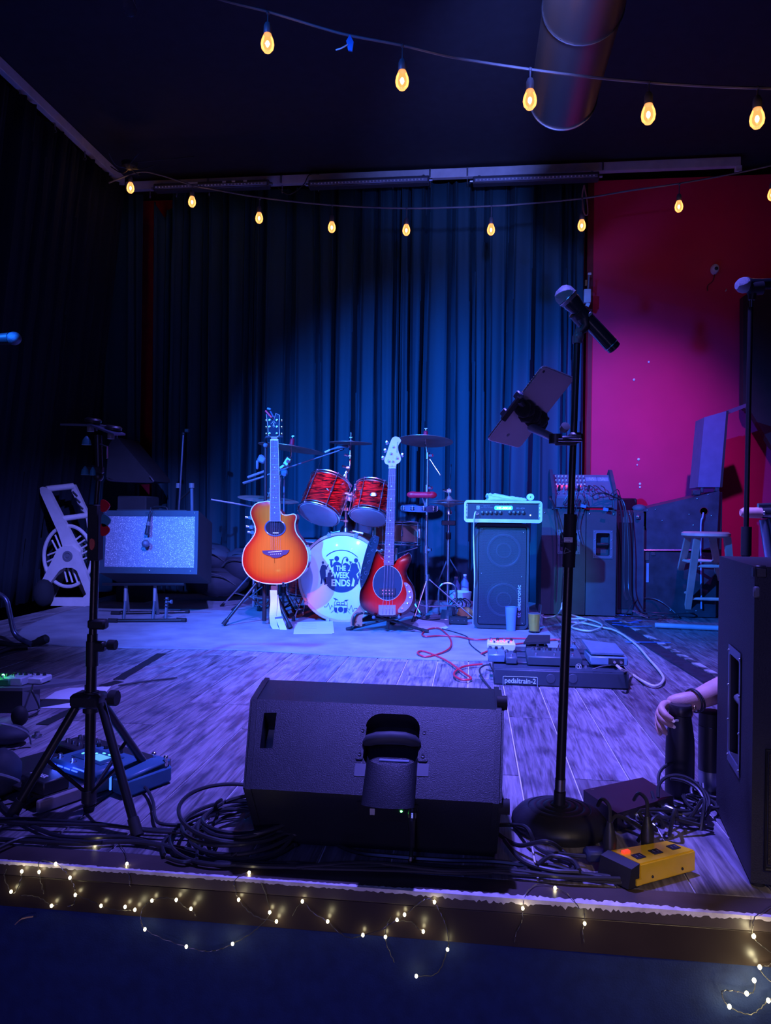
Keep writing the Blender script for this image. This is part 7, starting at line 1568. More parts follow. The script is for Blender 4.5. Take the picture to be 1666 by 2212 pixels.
pedal(1228, .25, .07, .06, .030, mat('teal_mini_pedal', (.07, .14, .18), .4), 'small teal pedal behind the microphone pole at the rear of the pedalboard', 3)
pedal(1160, .235, .10, .06, .028, M_black, 'black pedal under the treadle at the rear centre of the pedalboard', 3)
# black treadle + volume pedal
y = yb_ + .27; c = V((W(1160, 1412, y).x, y, deckz(y) + .035)); t = thing('expression_pedal', 'black wedge treadle raised at the rear of the pedalboard', 'pedal', c)
part('treadle', MB().hexa([c + V((-.065, -.05, 0)), c + V((.055, -.05, .008)), c + V((.065, .05, .020)), c + V((-.035, .05, .018)), c + V((-.065, -.05, .010)), c + V((.055, -.05, .018)), c + V((.065, .05, .032)), c + V((-.035, .05, .030))]), M_blackmatte, t)
part('base', MB().box(c + V((0, .01, -.014)), (.09, .07, .030), bev=.004), M_black, t)
y = yb_ + .14; c = V((W(1308, 1440, y).x, y, deckz(y) + .002)); t = thing('volume_pedal', 'blue-grey volume pedal with cream cable plugged in at the right end of the pedalboard', 'pedal', c)
part('base', MB().box(c + V((.0, 0, .020)), (.16, .17, .038), bev=.005), mat('pale_blue_treadle', (.16, .28, .36), .4), t)
part('treadle', MB().hexa([c + V((-.075, -.08, .046)), c + V((.065, -.08, .046)), c + V((.06, .09, .060)), c + V((-.09, .09, .072)), c + V((-.075, -.08, .054)), c + V((.065, -.08, .054)), c + V((.06, .09, .068)), c + V((-.09, .09, .082))]), mat('pale_treadle_rubber', (.12, .20, .26), .55, bump=.8, bscale=150), t)
part('jack_plate', MB().box(c + V((.03, -.086, .020)), (.065, .004, .026), bev=.001), M_blackmatte, t)
for s in (0, 1): part('jack', MB().cyl(c + V((.02 + .028 * s, -.087, .02)), c + V((.02 + .028 * s, -.104, .02)), .006), M_chrome, t)
# small floor cables on pedalboard
for i, pp in enumerate((((1050, 1446), (1085, 1452), (1120, 1446)), ((1058, 1432), (1068, 1450), (1100, 1450)), ((1280, 1446), (1298, 1440), (1320, 1437)))):
    P = [W(x, y, yb_ + .03 - .012 * i) for x, y in pp]; cable_w('patch_cable', P, .003, M_cable, ('short patch lead at the front left of the pedalboard', 'looped patch lead between the steel pedals', 'patch lead reaching the volume pedal')[i])
P = [F(1060, 1487, .005), F(1045, 1468, .01), F(1036, 1448, .03), W(1045, 1438, yb_ + .2), W(1060, 1436, yb_ + .2)]
cable_w('pedal_cable', P, .004, M_cable, 'dark cable rising at the left end of the wide pedalboard')
# ---- right foreground: big loudspeaker
d0 = F(1622, 1915); fd = (F(1547, 1752) - d0); LD = fd.length; fd.normalize()
near = V((d0.x, d0.y, 0)); left_dir = V((fd.x, fd.y, 0)); ang = math.atan2(left_dir.y, left_dir.x)
gd = V((math.cos(ang - PI / 2), math.sin(ang - PI / 2), 0)); 
if gd.x < 0: gd = -gd
HS = W(1600, 1223, near.y).z; WDT = .42
sp = thing('loudspeaker', 'large black loudspeaker cabinet standing at the right edge of the frame', 'speaker', near + left_dir * .2 + gd * .2)
SM = Matrix.Identity(4)   # left face plate: x = back along depth, y = up
nl = left_dir.cross(V((0, 0, 1)))
if nl.dot(gd) > 0: nl = -nl; 
exs = V((0, 0, 1)).cross(nl)
orig = near + V((0, 0, .008)) if exs.dot(left_dir) > 0 else near + left_dir * LD + V((0, 0, .008))
for i in range(3): SM[i][0] = exs[i]; SM[i][1] = (0, 0, 1)[i]; SM[i][2] = nl[i]; SM[i][3] = orig[i]
def sc_(px, py): r = ray(px, py); t_ = (orig - CAMPOS).dot(nl) / r.dot(nl); p = CAMPOS + r * t_ - orig; return (p.dot(exs), p.z)
ha, hb_ = sc_(1574, 1640), sc_(1604 - 1, 1412)
hx = sorted((ha[0], hb_[0])); hy = sorted((ha[1], hb_[1]))
hx = [max(.02, hx[0]), min(LD - .02, hx[1])]
mb = MB(); holeplate(mb, [(0, 0), (LD, 0), (LD, HS - .008), (0, HS - .008)], [rrect(hx[0] + .012, hy[0] + .02, hx[1] - .012, hy[1] - .02, .008)], SM, .06)
b8 = [near, near + gd * WDT, near + gd * WDT + left_dir * LD, near + left_dir * LD]; up = V((0, 0, HS)); lo8 = [p + V((0, 0, .008)) for p in b8]; hi8 = [V((p.x, p.y, HS)) for p in b8]
for q in ((lo8[0], lo8[1], hi8[1], hi8[0]), (lo8[1], lo8[2], hi8[2], hi8[1]), (lo8[2], lo8[3], hi8[3], hi8[2]), (hi8[0], hi8[1], hi8[2], hi8[3]), (lo8[3], lo8[2], lo8[1], lo8[0])): mb.bm.faces.new([mb.bm.verts.new(p) for p in q])
bmesh.ops.remove_doubles(mb.bm, verts=mb.bm.verts, dist=.001)
part('cabinet', mb, mat('dark_navy_tolex', (.022, .022, .030), .62, bump=.7, bscale=320), sp, 30)
mb = MB(); holeplate(mb, [(hx[0], hy[0]), (hx[1], hy[0]), (hx[1], hy[1]), (hx[0], hy[1])], [rrect(hx[0] + .012, hy[0] + .02, hx[1] - .012, hy[1] - .02, .008)], SM @ Matrix.Translation(V((0, 0, .003))), .003, False)
hp = part('handle_plate', mb, mat('worn_blue_plate', (.14, .17, .24), .4, .3), sp)
part('grip', MB().tube([SM @ V((hx[0] + .01, hy[0] * .45 + hy[1] * .55, -.016)), SM @ V((hx[1] - .01, hy[0] * .45 + hy[1] * .55, -.016))], .010, 10), M_grey, hp)
for xx in hx:
    for k in range(4): part('screw', MB().sph(SM @ V((xx + (.006 if xx == hx[0] else -.006), hy[0] + .014 + k * (hy[1] - hy[0] - .028) / 3, .003)), .003, 6), M_steel, hp)
gm = near + V((0, 0, 0)); fn = left_dir * -1
part('front_grille', MB().pw([near + gd * .03 + V((0, 0, .05)) + fn * .004, near + gd * (WDT - .03) + V((0, 0, .05)) + fn * .004, near + gd * (WDT - .03) + V((0, 0, HS * .42)) + fn * .004, near + gd * .03 + V((0, 0, HS * .42)) + fn * .004], left_dir * .003), mat('brown_metal_grille', (.07, .06, .045), .5, .5, bump=2, bscale=350), sp)
part('grille_rim', MB().tube([near + gd * .025 + V((0, 0, .04)) + fn * .004, near + gd * .025 + V((0, 0, HS * .43)) + fn * .004, near + gd * (WDT - .025) + V((0, 0, HS * .43)) + fn * .004, near + gd * (WDT - .025) + V((0, 0, .04)) + fn * .004], .004, 6, closed=True), M_blackmatte, sp)
part('corner_protector', MB().box(near + gd * .012 + left_dir * .012 + V((0, 0, HS - .012)), (.028, .028, .028), rot=(0, 0, ang), bev=.006), M_black, sp)
part('top_bracket', MB().box(V((W(1612, 1250, near.y - .01).x, near.y - .008, HS - .05)) + gd * .02, (.012, .01, .022), bev=.003), M_grey, sp)
for p in b8: part('foot', MB().cyl(p * .92 + sp.location * .08 + V((0, 0, .009)), p * .92 + sp.location * .08, .014), M_rubber, sp)
# ---- right microphone stand behind it
Yr = 2.45; xb_ = W(1608, 1600, Yr); sb = V((W(1604, 1700, Yr).x, Yr, 0))
t = thing('microphone_stand', 'black straight microphone stand rising behind the right loudspeaker', 'microphone stand', sb)
part('base', MB().lathe([(.12, 0), (.125, .012), (.09, .028), (.02, .034), (0, .034)], sb, (0, 0, 1), 40), M_trip, t)
m1 = W(1612, 1150, Yr)
part('lower_tube', MB().tube([sb + V((0, 0, .03)), m1], .013, 14), M_trip, t); part('clutch_sleeve', MB().tube([W(1612, 1200, Yr), W(1613, 1138, Yr)], .0155, 16), M_rubber, t)
part('upper_tube', MB().tube([m1, W(1622, 664, Yr)], .0078, 12), M_trip, t); part('thread', MB().tube([W(1623, 672, Yr), W(1624, 645, Yr)], .0055, 10), M_steel, t)
part('clip', MB().tube([W(1624, 648, Yr), W(1626, 632, Yr)], [.010, .014], 12).tube([W(1618, 624, Yr), W(1648, 622, Yr)], .021, 14), M_black, t)
c = W(1606, 616, Yr); e_ = W(1700, 611, Yr + .03); t = thing('microphone', 'handheld microphone with blue-lit round grille at the right edge', 'microphone', c); ax2 = (e_ - c).normalized()
part('grille', MB().lathe([(0, -.024), (.012, -.022), (.021, -.012), (.025, .0), (.0245, .008), (.020, .016), (0, .018)], c, ax2, 28), MATS['pale_mic_grille'], t)
part('body', MB().lathe([(0, .012), (.021, .014), (.019, .035), (.017, .06), (.017, .10), (.0165, .15), (0, .152)], c, ax2, 24), MATS['glossy_black_mic'], t)
part('band', MB().torus(c + ax2 * .012, ax2, .0232, .002, 28, 6), M_black, t)
# ---- wooden-ended stand part at the right edge
Yw = 2.7; a, b = W(1600, 1107, Yw), W(1645, 1108, Yw)
t = thing('wooden_handle', 'pale wooden handle with metal tubes reaching in at the right edge', 'handle', a)
part('wood_end', MB().tube([a, a.lerp(b, .15), b], [.012, .018, .019], 16), M_wood, t)
part('metal_tube', MB().tube([b, W(1720, 1105, Yw)], .020, 14).tube([W(1638, 1093, Yw), W(1720, 1090, Yw)], .010, 10), M_steel, t)
part('hanging_tube', MB().tube([W(1650, 1122, Yw), W(1662, 1200, Yw), W(1690, 1290, Yw), V((W(1700, 1300, Yw).x, Yw, .0))], .015, 10).tube([W(1660, 1120, Yw), W(1680, 1200, Yw)], .010, 8), mat('blue_steel_tube', (.35, .45, .6), .3, .7), t)
for k in range(2): part('rivet', MB().sph(W(1652, 1107 + 2 * k, Yw - .021), .006, 8), M_chrome, t)
# ---- tumbler bottle held by a hand, second bottle
cb_ = F(1468, 1716); rB = 31 * mpp(1468, cb_.y); HB = W(1468, 1520, cb_.y).z
t = thing('drinks_bottle', 'matte black insulated bottle being gripped near its lid', 'bottle', cb_)
prof = [(0, 0), (rB * .96, 0), (rB, .006), (rB, HB * .45), (rB * .97, HB * .62), (rB * .86, HB * .74), (rB * .76, HB * .84), (rB * .74, HB * .88), (0, HB * .88)]
part('body', MB().lathe(prof, cb_, (0, 0, 1), 40), mat('matte_black_bottle', (.014, .014, .018), .5), t)
part('lid', MB().lathe([(rB * .78, HB * .885), (rB * .80, HB * .90), (rB * .80, HB * .975), (rB * .72, HB * .995), (rB * .60, HB * .985), (0, HB * .99)], cb_, (0, 0, 1), 36), mat('lid_black', (.03, .026, .028), .35), t)
c = F(1534, 1702); t = thing('drinks_bottle', 'steel and black flask half hidden behind the right loudspeaker', 'bottle', c)
part('body', MB().lathe([(0, 0), (.030, 0), (.030, .16), (.026, .17), (0, .17)], c, (0, 0, 1), 28), mat('dull_steel_flask', (.3, .33, .4), .35, .7), t)
part('sleeve', MB().lathe([(.031, .0), (.031, .0), (.0315, .12), (.031, .12)], c + V((0, 0, .05)), (0, 0, 1), 28, ring=True), M_black, t)
part('lid', MB().lathe([(0, 0), (.031, 0), (.031, .035), (.024, .04), (0, .04)], c + V((0, 0, .171)), (0, 0, 1), 28), M_blackmatte, t)
# ================================================================ the arm gripping the bottle
def skin_obj(name, verts, edges, radii, m, parent, sub=2, root=0):
    T = LOC[parent]; me = bpy.data.meshes.new(name); me.from_pydata([V(v) - T for v in verts], edges, [])
    o = bpy.data.objects.new(name, me); COL.objects.link(o); o.parent = parent; LOC[o] = T
    sk = o.modifiers.new('skin', 'SKIN'); sk.use_smooth_shade = True
    for i, d in enumerate(me.skin_vertices[0].data):
        r = radii[i]; d.radius = r if isinstance(r, tuple) else (r, r); d.use_root = (i == root)
    ss = o.modifiers.new('smooth', 'SUBSURF'); ss.levels = sub; ss.render_levels = sub
    me.materials.append(m); return o
M_skin = mat('warm_skin', (.70, .40, .32), .5, var=.08, scale=30, bump=.25, bscale=300)
M_skin.node_tree.nodes['Principled BSDF'].inputs['Subsurface Weight'].default_value = .15
M_skin.node_tree.nodes['Principled BSDF'].inputs['Subsurface Scale'].default_value = .01
f7 = Fr(1100, 1380, 2.9435); Yb = cb_.y
t_bottle = [o for o in LOC if o.name == 'drinks_bottle'][0]
def H(u, v, dy=0): return W(*f7(u, v), Yb + dy)
pr = thing('person', 'forearm and hand of a kneeling person gripping the black bottle, black cord bracelet on wrist', 'person', H(1300, 500, .1))
# arm: shoulder hidden behind the loudspeaker -> elbow -> wrist -> palm
vs = [H(2050, -350, .35), H(1700, 170, .25), H(1480, 270, .15), H(1290, 345, .07), H(1185, 392, .035), H(1120, 405, .030), H(1060, 425, .034), H(1010, 445, .034)]
rd = [.056, .046, .043, (.037, .033), (.026, .028), (.026, .030), (.022, .034), (.015, .029)]
es = [(i, i + 1) for i in range(len(vs) - 1)]
skin_obj('arm', vs, es, rd, M_skin, pr, 2, 0)
# fingers: knuckle on the palm, wrap round the left of the bottle to its front
fingers = [ # (points (u,v,dy), radii)
    ([(1030, 415, .030), (985, 415, .018), (965, 445, -.014), (1000, 490, -.034), (1048, 522, -.040)], [.0105, .0105, .0098, .0088, .0072]),
    ([(1020, 430, .034), (968, 440, .022), (955, 480, -.008), (990, 525, -.032), (1052, 560, -.040)], [.0108, .0108, .0100, .0088, .0072]),
    ([(1010, 445, .036), (958, 455, .026), (948, 510, .002), (968, 560, -.020), (1002, 608, -.030)], [.0102, .0102, .0092, .0082, .0068]),
    ([(1005, 465, .038), (955, 480, .030), (945, 535, .014), (950, 575, -.002), (965, 614, -.012)], [.0090, .0090, .0080, .0070, .0058])]
for k, (pts, rr_) in enumerate(fingers):
    P = [H(*p) for p in pts]
    rr_ = [r * 1.1 for r in rr_]; o = skin_obj('finger', P, [(i, i + 1) for i in range(4)], rr_, M_skin, pr, 2, 0)
    tip = P[-1]; d = (P[-1] - P[-2]).normalized(); n = V((-.3, -1, .15)).normalized(); x = d.cross(n).normalized()
    mb = MB(); M = Matrix.Identity(4); n2 = x.cross(d)
    for i in range(3): M[i][0] = x[i]; M[i][1] = d[i]; M[i][2] = n2[i]; M[i][3] = (tip + n2 * -rr_[-1] * .62 * (1 if n2.y > 0 else -1) - d * .002)[i]
    w_ = rr_[-1] * .55; mb.prism([(w_ * math.cos(a), w_ * 1.25 * math.sin(a)) for a in [2 * PI * q / 14 for q in range(14)]], .0012 * (-1 if n2.y > 0 else 1), M)
    part('fingernail', mb, mat('fingernail', (.80, .56, .50), .25, coat=.5), pr)
P = [H(1105, 395, .020), H(1120, 430, -.004), H(1112, 470, -.024), H(1092, 505, -.034)]
P = [H(1110, 415, .035), H(1150, 450, .020), H(1150, 480, .002), H(1128, 512, -.012)]
skin_obj('thumb', P, [(0, 1), (1, 2), (2, 3)], [.012, .0115, .010, .008], M_skin, pr, 2, 0)
# cord bracelet
c = H(1180, 392, .034); ax_ = (H(1290, 345, .07) - H(1120, 405, .03)).normalized()
for s in (-.004, .004): part('bracelet', MB().torus(c + ax_ * s, (ax_ + V((0, 0, s * 20))).normalized(), .0305, .0026, 32, 8, 1.05, 1.0), M_black, pr)
part('bracelet_bead', MB().sph(H(1180, 440, .008), .0048, 10, (1, 1, 1.4)), M_copper, pr)
# sleeve out of view
part('sleeve', MB().tube([H(1830, -30, .29), H(2080, -400, .36)], [.062, .072], 20), mat('dark_sleeve', (.03, .03, .04), .8), pr)
part('bottle_mark', MB().box(H(1068, 520, -rB * .80), (.009, .002, .005), bev=.0006), M_cream, t_bottle)
# ================================================================ boxes, cables and fairy lights at the stage edge
# black flat box with plugs
def topq(pts, z): return [F(x, y, z) for x, y in pts]
hb = .045
T4 = topq([(1261, 1706), (1389, 1679), (1455, 1720), (1334, 1757)], hb)
t = thing('stage_box', 'flat dark metal box with chrome plugs in its front edge beside the round mic base', 'box', (sum(p.x for p in T4) / 4, sum(p.y for p in T4) / 4, 0))
B4 = [V((p.x, p.y, .004)) for p in T4]
part('case', MB().hexa([B4[3], B4[2], B4[1], B4[0], T4[3], T4[2], T4[1], T4[0]]), mat('brown_black_metal', (.030, .022, .026), .38, .2), t)
e0, e1 = B4[3], B4[2]; out = (e1 - e0).cross(V((0, 0, 1))).normalized()
if out.y > 0: out = -out
for f, m_ in ((.15, M_chrome), (.35, M_chrome), (.62, M_black), (.85, M_chrome)):
    p = e0.lerp(e1, f) + V((0, 0, hb * .45)); part('plug', MB().tube([p, p + out * .02, p + out * .05 + V((0, 0, -.008))], [.008, .0075, .006], 12), m_, t)
    part('socket', MB().lathe([(.011, 0), (.011, .002), (.007, .002), (0, .002)], p, out, 16), M_steel, t)
part('paint_chip', MB().box(T4[0].lerp(T4[1], .06) + V((.012, -.002, .0)), (.008, .003, .002)), M_steel, t)
rg = random.Random(21)
for i in range(7):
    f = .12 + .12 * i; p = e0.lerp(e1, min(f, .95)) + V((0, 0, hb * .4)) + out * .05
    tgt = [F(1310 + 34 * i, 1830 - 6 * i, .012), F(1330 + 30 * i, 1800, .012)][i % 2]
    pk = p.lerp(tgt, .5) + V((rg.uniform(-.03, .03), rg.uniform(-.03, .02), rg.uniform(.02, .06)))
    if i % 2: tgt = F(1500 + 8 * i, 1745 + 9 * i, .012)
    cable_w('plugged_cable', [p, p + out * .02, pk, tgt], .0045, M_cable, 'black lead arching from the flat dark box ' + ('toward the yellow strip' if i % 2 == 0 else 'toward the right loudspeaker'), 'cable', 6, 7, 'leads from the flat box ' + ('forward' if i % 2 == 0 else 'rightward'))
for i in range(10):
    cx, cy = rg.uniform(1455, 1540), rg.uniform(1735, 1775); c = F(cx, cy); r_ = rg.uniform(.025, .06); ph = rg.uniform(0, 6); tl_ = rg.uniform(0, .9)
    P = [c + V((r_ * math.cos(ph + k * .55), r_ * .8 * math.sin(ph + k * .55), .012 + .006 * (i % 3) + tl_ * r_ * (1 + math.sin(ph + k * .55)))) for k in range(10)]
    cable_w('tangled_cable', P, .0042, M_cable, 'black cable loop in the tangle between the bottle and the right loudspeaker', 'cable', 5, 7, 'cable tangle beside the right loudspeaker')
# yellow power strip
hz2 = .048
T4 = topq([(1316, 1836), (1440, 1815), (1504, 1836), (1383, 1867)], hz2)
yl = thing('power_strip', 'yellow power strip block with black sockets and red switch at the stage edge', 'power strip', (sum(p.x for p in T4) / 4, sum(p.y for p in T4) / 4, 0))
B4 = [V((p.x, p.y, .004)) for p in T4]; M_yel = mat('yellow_painted_metal', (.90, .56, .015), .32, coat=.4, var=.1)
mb = MB().hexa([B4[3], B4[2], B4[1], B4[0], T4[3], T4[2], T4[1], T4[0]]); bmesh.ops.bevel(mb.bm, geom=list(mb.bm.edges), offset=.003, segments=2, affect='EDGES')
part('case', mb, M_yel, yl)
bx = (T4[2] - T4[3]).normalized(); by = (T4[0] - T4[3]).normalized(); Rz = Matrix.Rotation(math.atan2(bx.y, bx.x), 3, 'Z')
def YT_(f, g, z=0): return T4[3].lerp(T4[2], f).lerp(T4[0].lerp(T4[1], f), g) + V((0, 0, z))
part('end_plate', MB().hexa([B4[0] - bx * .03, B4[3] - bx * .03, B4[3] - bx * .001, B4[0] - bx * .001, T4[0] - bx * .022 + V((0, 0, -.006)), T4[3] - bx * .022 + V((0, 0, -.006)), T4[3] - bx * .001 + V((0, 0, .001)), T4[0] - bx * .001 + V((0, 0, .001))]), M_blackmatte, yl)
part('front_tab', MB().box(T4[3] * .5 + B4[3] * .5 - bx * .004 + V((0, -.002, -.012)), (.012, .004, .012), rot=Rz), M_yel, yl)
for f, g in ((.18, .38), (.50, .42), (.84, .46)):
    sk_ = part('socket', MB().box(YT_(f, g, .0006), (.024, .020, .002), rot=Rz, bev=.0008), M_blackmatte, yl)
    for s in (-1, 1): part('slot', MB().box(YT_(f, g, .0018) + bx * .005 * s, (.0018, .007, .0006), rot=Rz), M_grey, sk_)
part('red_switch', MB().box(YT_(.13, .70, .002), (.018, .009, .006), rot=Rz, bev=.001), mat('lit_red_switch', (.9, .03, .02), .3, emit=(1, .05, .02), es=1.3), yl)
for f in (.22, .75): part('screw', MB().sph(T4[3].lerp(T4[2], f) * .3 + B4[3].lerp(B4[2], f) * .7 + V((0, -.001, 0)), .0028, 8), M_black, yl)
for f, g in ((.05, .95), (.72, .98)):
    p = YT_(f, g); q = p + V((-.005, .012, 0))
    pl_ = thing('power_plug', 'black upright mains plug in the ' + ('left rear socket' if f < .5 else 'right rear socket') + ' of the yellow strip', 'plug', p)
    part('plug_body', MB().tube([q + V((0, 0, -.02)), q + V((0, 0, .018)), q + V((0, .004, .034)), q + V((0, .006, .05))], [.013, .014, .010, .006], 12), M_black, pl_)
    part('cord', MB().tube(spl([q + V((0, .006, .05)), q + V((.0, .012, .08)), q + V((-.01, .04, .085)), q + V((-.012, .08, .055))], 6), .004, 7), M_cable, pl_)
c = F(1290, 1862, .012); t = thing('power_plug', 'blue-grey flat plug lying left of the yellow power strip', 'plug', c)
part('plug_body', MB().box(c + V((0, .01, .012)), (.05, .035, .024), rot=(0, 0, .2), bev=.006), mat('navy_plug', (.03, .04, .10), .5), t)
part('cord', MB().tube(spl([c + V((-.02, 0, .01)), c + V((-.06, .01, .006)), c + V((-.10, .03, .0))], 6), .0045, 7), M_cable, t)
# coil of black cable in front of the monitor's left end
rg = random.Random(12)
for i in range(8):
    cx, cy = 528 + rg.uniform(-14, 14), 1792 + rg.uniform(-6, 10); c = F(cx, cy); R1 = .125 - .012 * (i % 5) + rg.uniform(-.008, .008); ph = rg.uniform(0, 6); n = 22
    if i < 3: c = F(522 + 20 * i, 1796); R1 = .145 - .022 * i
    P = [V((c.x + R1 * 1.0 * math.cos(ph + 2 * PI * k / n), min(1.585 if c.x + R1 * math.cos(ph + 2 * PI * k / n) > xl + .03 else 9, c.y - .03 + R1 * 1.05 * math.sin(ph + 2 * PI * k / n)), .010 + .005 * i + .02 * (1 + math.sin(ph + 2 * PI * k / n + i)) * (i % 3) / 2)) for k in range(n)]
    solo('coiled_cable', MB().tube(spl(P, 3, True), .0046, 7, closed=True), M_cable, 'loop of black cable in the coil at the left end of the centre monitor', 'cable', 'loops of the black cable coil')
cable_w('coiled_cable', [F(478, 1728, .09), F(466, 1738, .06), F(470, 1760, .03), F(455, 1790, .012), F(430, 1830, .012), F(425, 1858, .012)], .004, M_cable, 'cable end with small plug sticking up at the left of the black coil')
cable_w('coiled_cable', [F(530, 1765, .05), F(575, 1735, .10), F(622, 1742, .09), F(640, 1790, .04), F(600, 1840, .014), F(540, 1856, .012), F(460, 1850, .012), F(440, 1835, .012)], .0046, M_cable, 'cable loop rising from the coil against the lower left of the monitor')
cable_w('coiled_cable', [F(612, 1742, .06), F(640, 1765, .045), F(690, 1800, .014), F(760, 1838, .010), F(850, 1850, .010), F(960, 1858, .010), F(1080, 1862, .010), F(1200, 1880, .010)], .0048, M_cable, 'cable running from the coil along the foot of the centre stage monitor')
# bundle along the stage edge
runs = [((-20, 1700), (10, 1745), (60, 1780), (140, 1808), (260, 1808), (330, 1822), (420, 1838), (520, 1862), (640, 1868)), ((-20, 1768), (100, 1772), (200, 1778), (300, 1790), (420, 1795), (500, 1800)), ((-20, 1774), (120, 1780), (240, 1784), (330, 1796), (430, 1800), (520, 1812)), ((-20, 1812), (80, 1818), (170, 1822), (280, 1818), (360, 1830), (470, 1862), (600, 1872), (760, 1868), (900, 1874), (1040, 1876), (1180, 1884), (1300, 1892), (1360, 1904)),
        ((620, 1864), (760, 1872), (900, 1868), (1020, 1878), (1160, 1890), (1260, 1888), (1320, 1900)), ((640, 1872), (800, 1864), (960, 1880), (1100, 1880), (1220, 1894), (1340, 1898)), ((560, 1870), (700, 1876), (860, 1880), (1000, 1886), (1120, 1884), (1240, 1898), (1350, 1908)), ((1120, 1880), (1180, 1868), (1230, 1880), (1260, 1886)),
        ((280, 1696), (312, 1700), (330, 1730), (335, 1765), (350, 1780), (400, 1782), (440, 1776)), ((355, 1846), (352, 1820), (380, 1798), (440, 1792), (470, 1812), (450, 1846), (400, 1862), (360, 1852)), ((-10, 1835), (60, 1808), (140, 1816), (220, 1820))]
labs = ['thick black cable curving in from the left edge and along the stage front', 'straight cable crossing behind the left tripod foot', 'cable lying just in front of the one crossing behind the left tripod foot', 'long cable following the stage front from the left edge to the yellow strip', 'cable of the front bundle passing the monitor toward the blue-grey plug', 'cable of the front bundle starting below the black coil', 'front-most cable of the bundle below the centre stage monitor', 'short arched cable in front of the round mic base', 'thin cable bending down between the left tripod and the black coil', 'single flat loop of cable just left of the black coil', 'short thin cable by the fairy light near the left edge']
for i, (r_, lab) in enumerate(zip(runs, labs)):
    P = [F(x, min(y, 1872 + .026 * x) , .009 + .0035 * (i % 3)) for x, y in r_]
    for p in P: p.y = max(p.y, YF + .012)
    cable_w('stage_cable', P, .0052 if i in (0, 3) else .0042, M_cable, lab, n=7, seg=7)
for i, pp in enumerate((((1075, 1782), (1110, 1782), (1140, 1790), (1160, 1830), (1200, 1850), (1240, 1868)), ((1075, 1800), (1120, 1826), (1180, 1818), (1215, 1838), (1240, 1870), (1230, 1884)), ((1090, 1815), (1130, 1860), (1190, 1880), (1250, 1884)), ((1160, 1870), (1190, 1850), (1235, 1858), (1252, 1880)))):
    P = [F(x, y, .012 + .004 * i + (.03 if k == 2 and i < 2 else 0)) for k, (x, y) in enumerate(pp)]
    cable_w('looped_cable', P, .0048, M_cable, ('cable leaving the right end of the monitor over the round mic base rim', 'cable looping low in front of the round mic base', 'flat cable under the loops before the round mic base', 'small cable loop nearest the blue-grey plug')[i], n=8, seg=8)
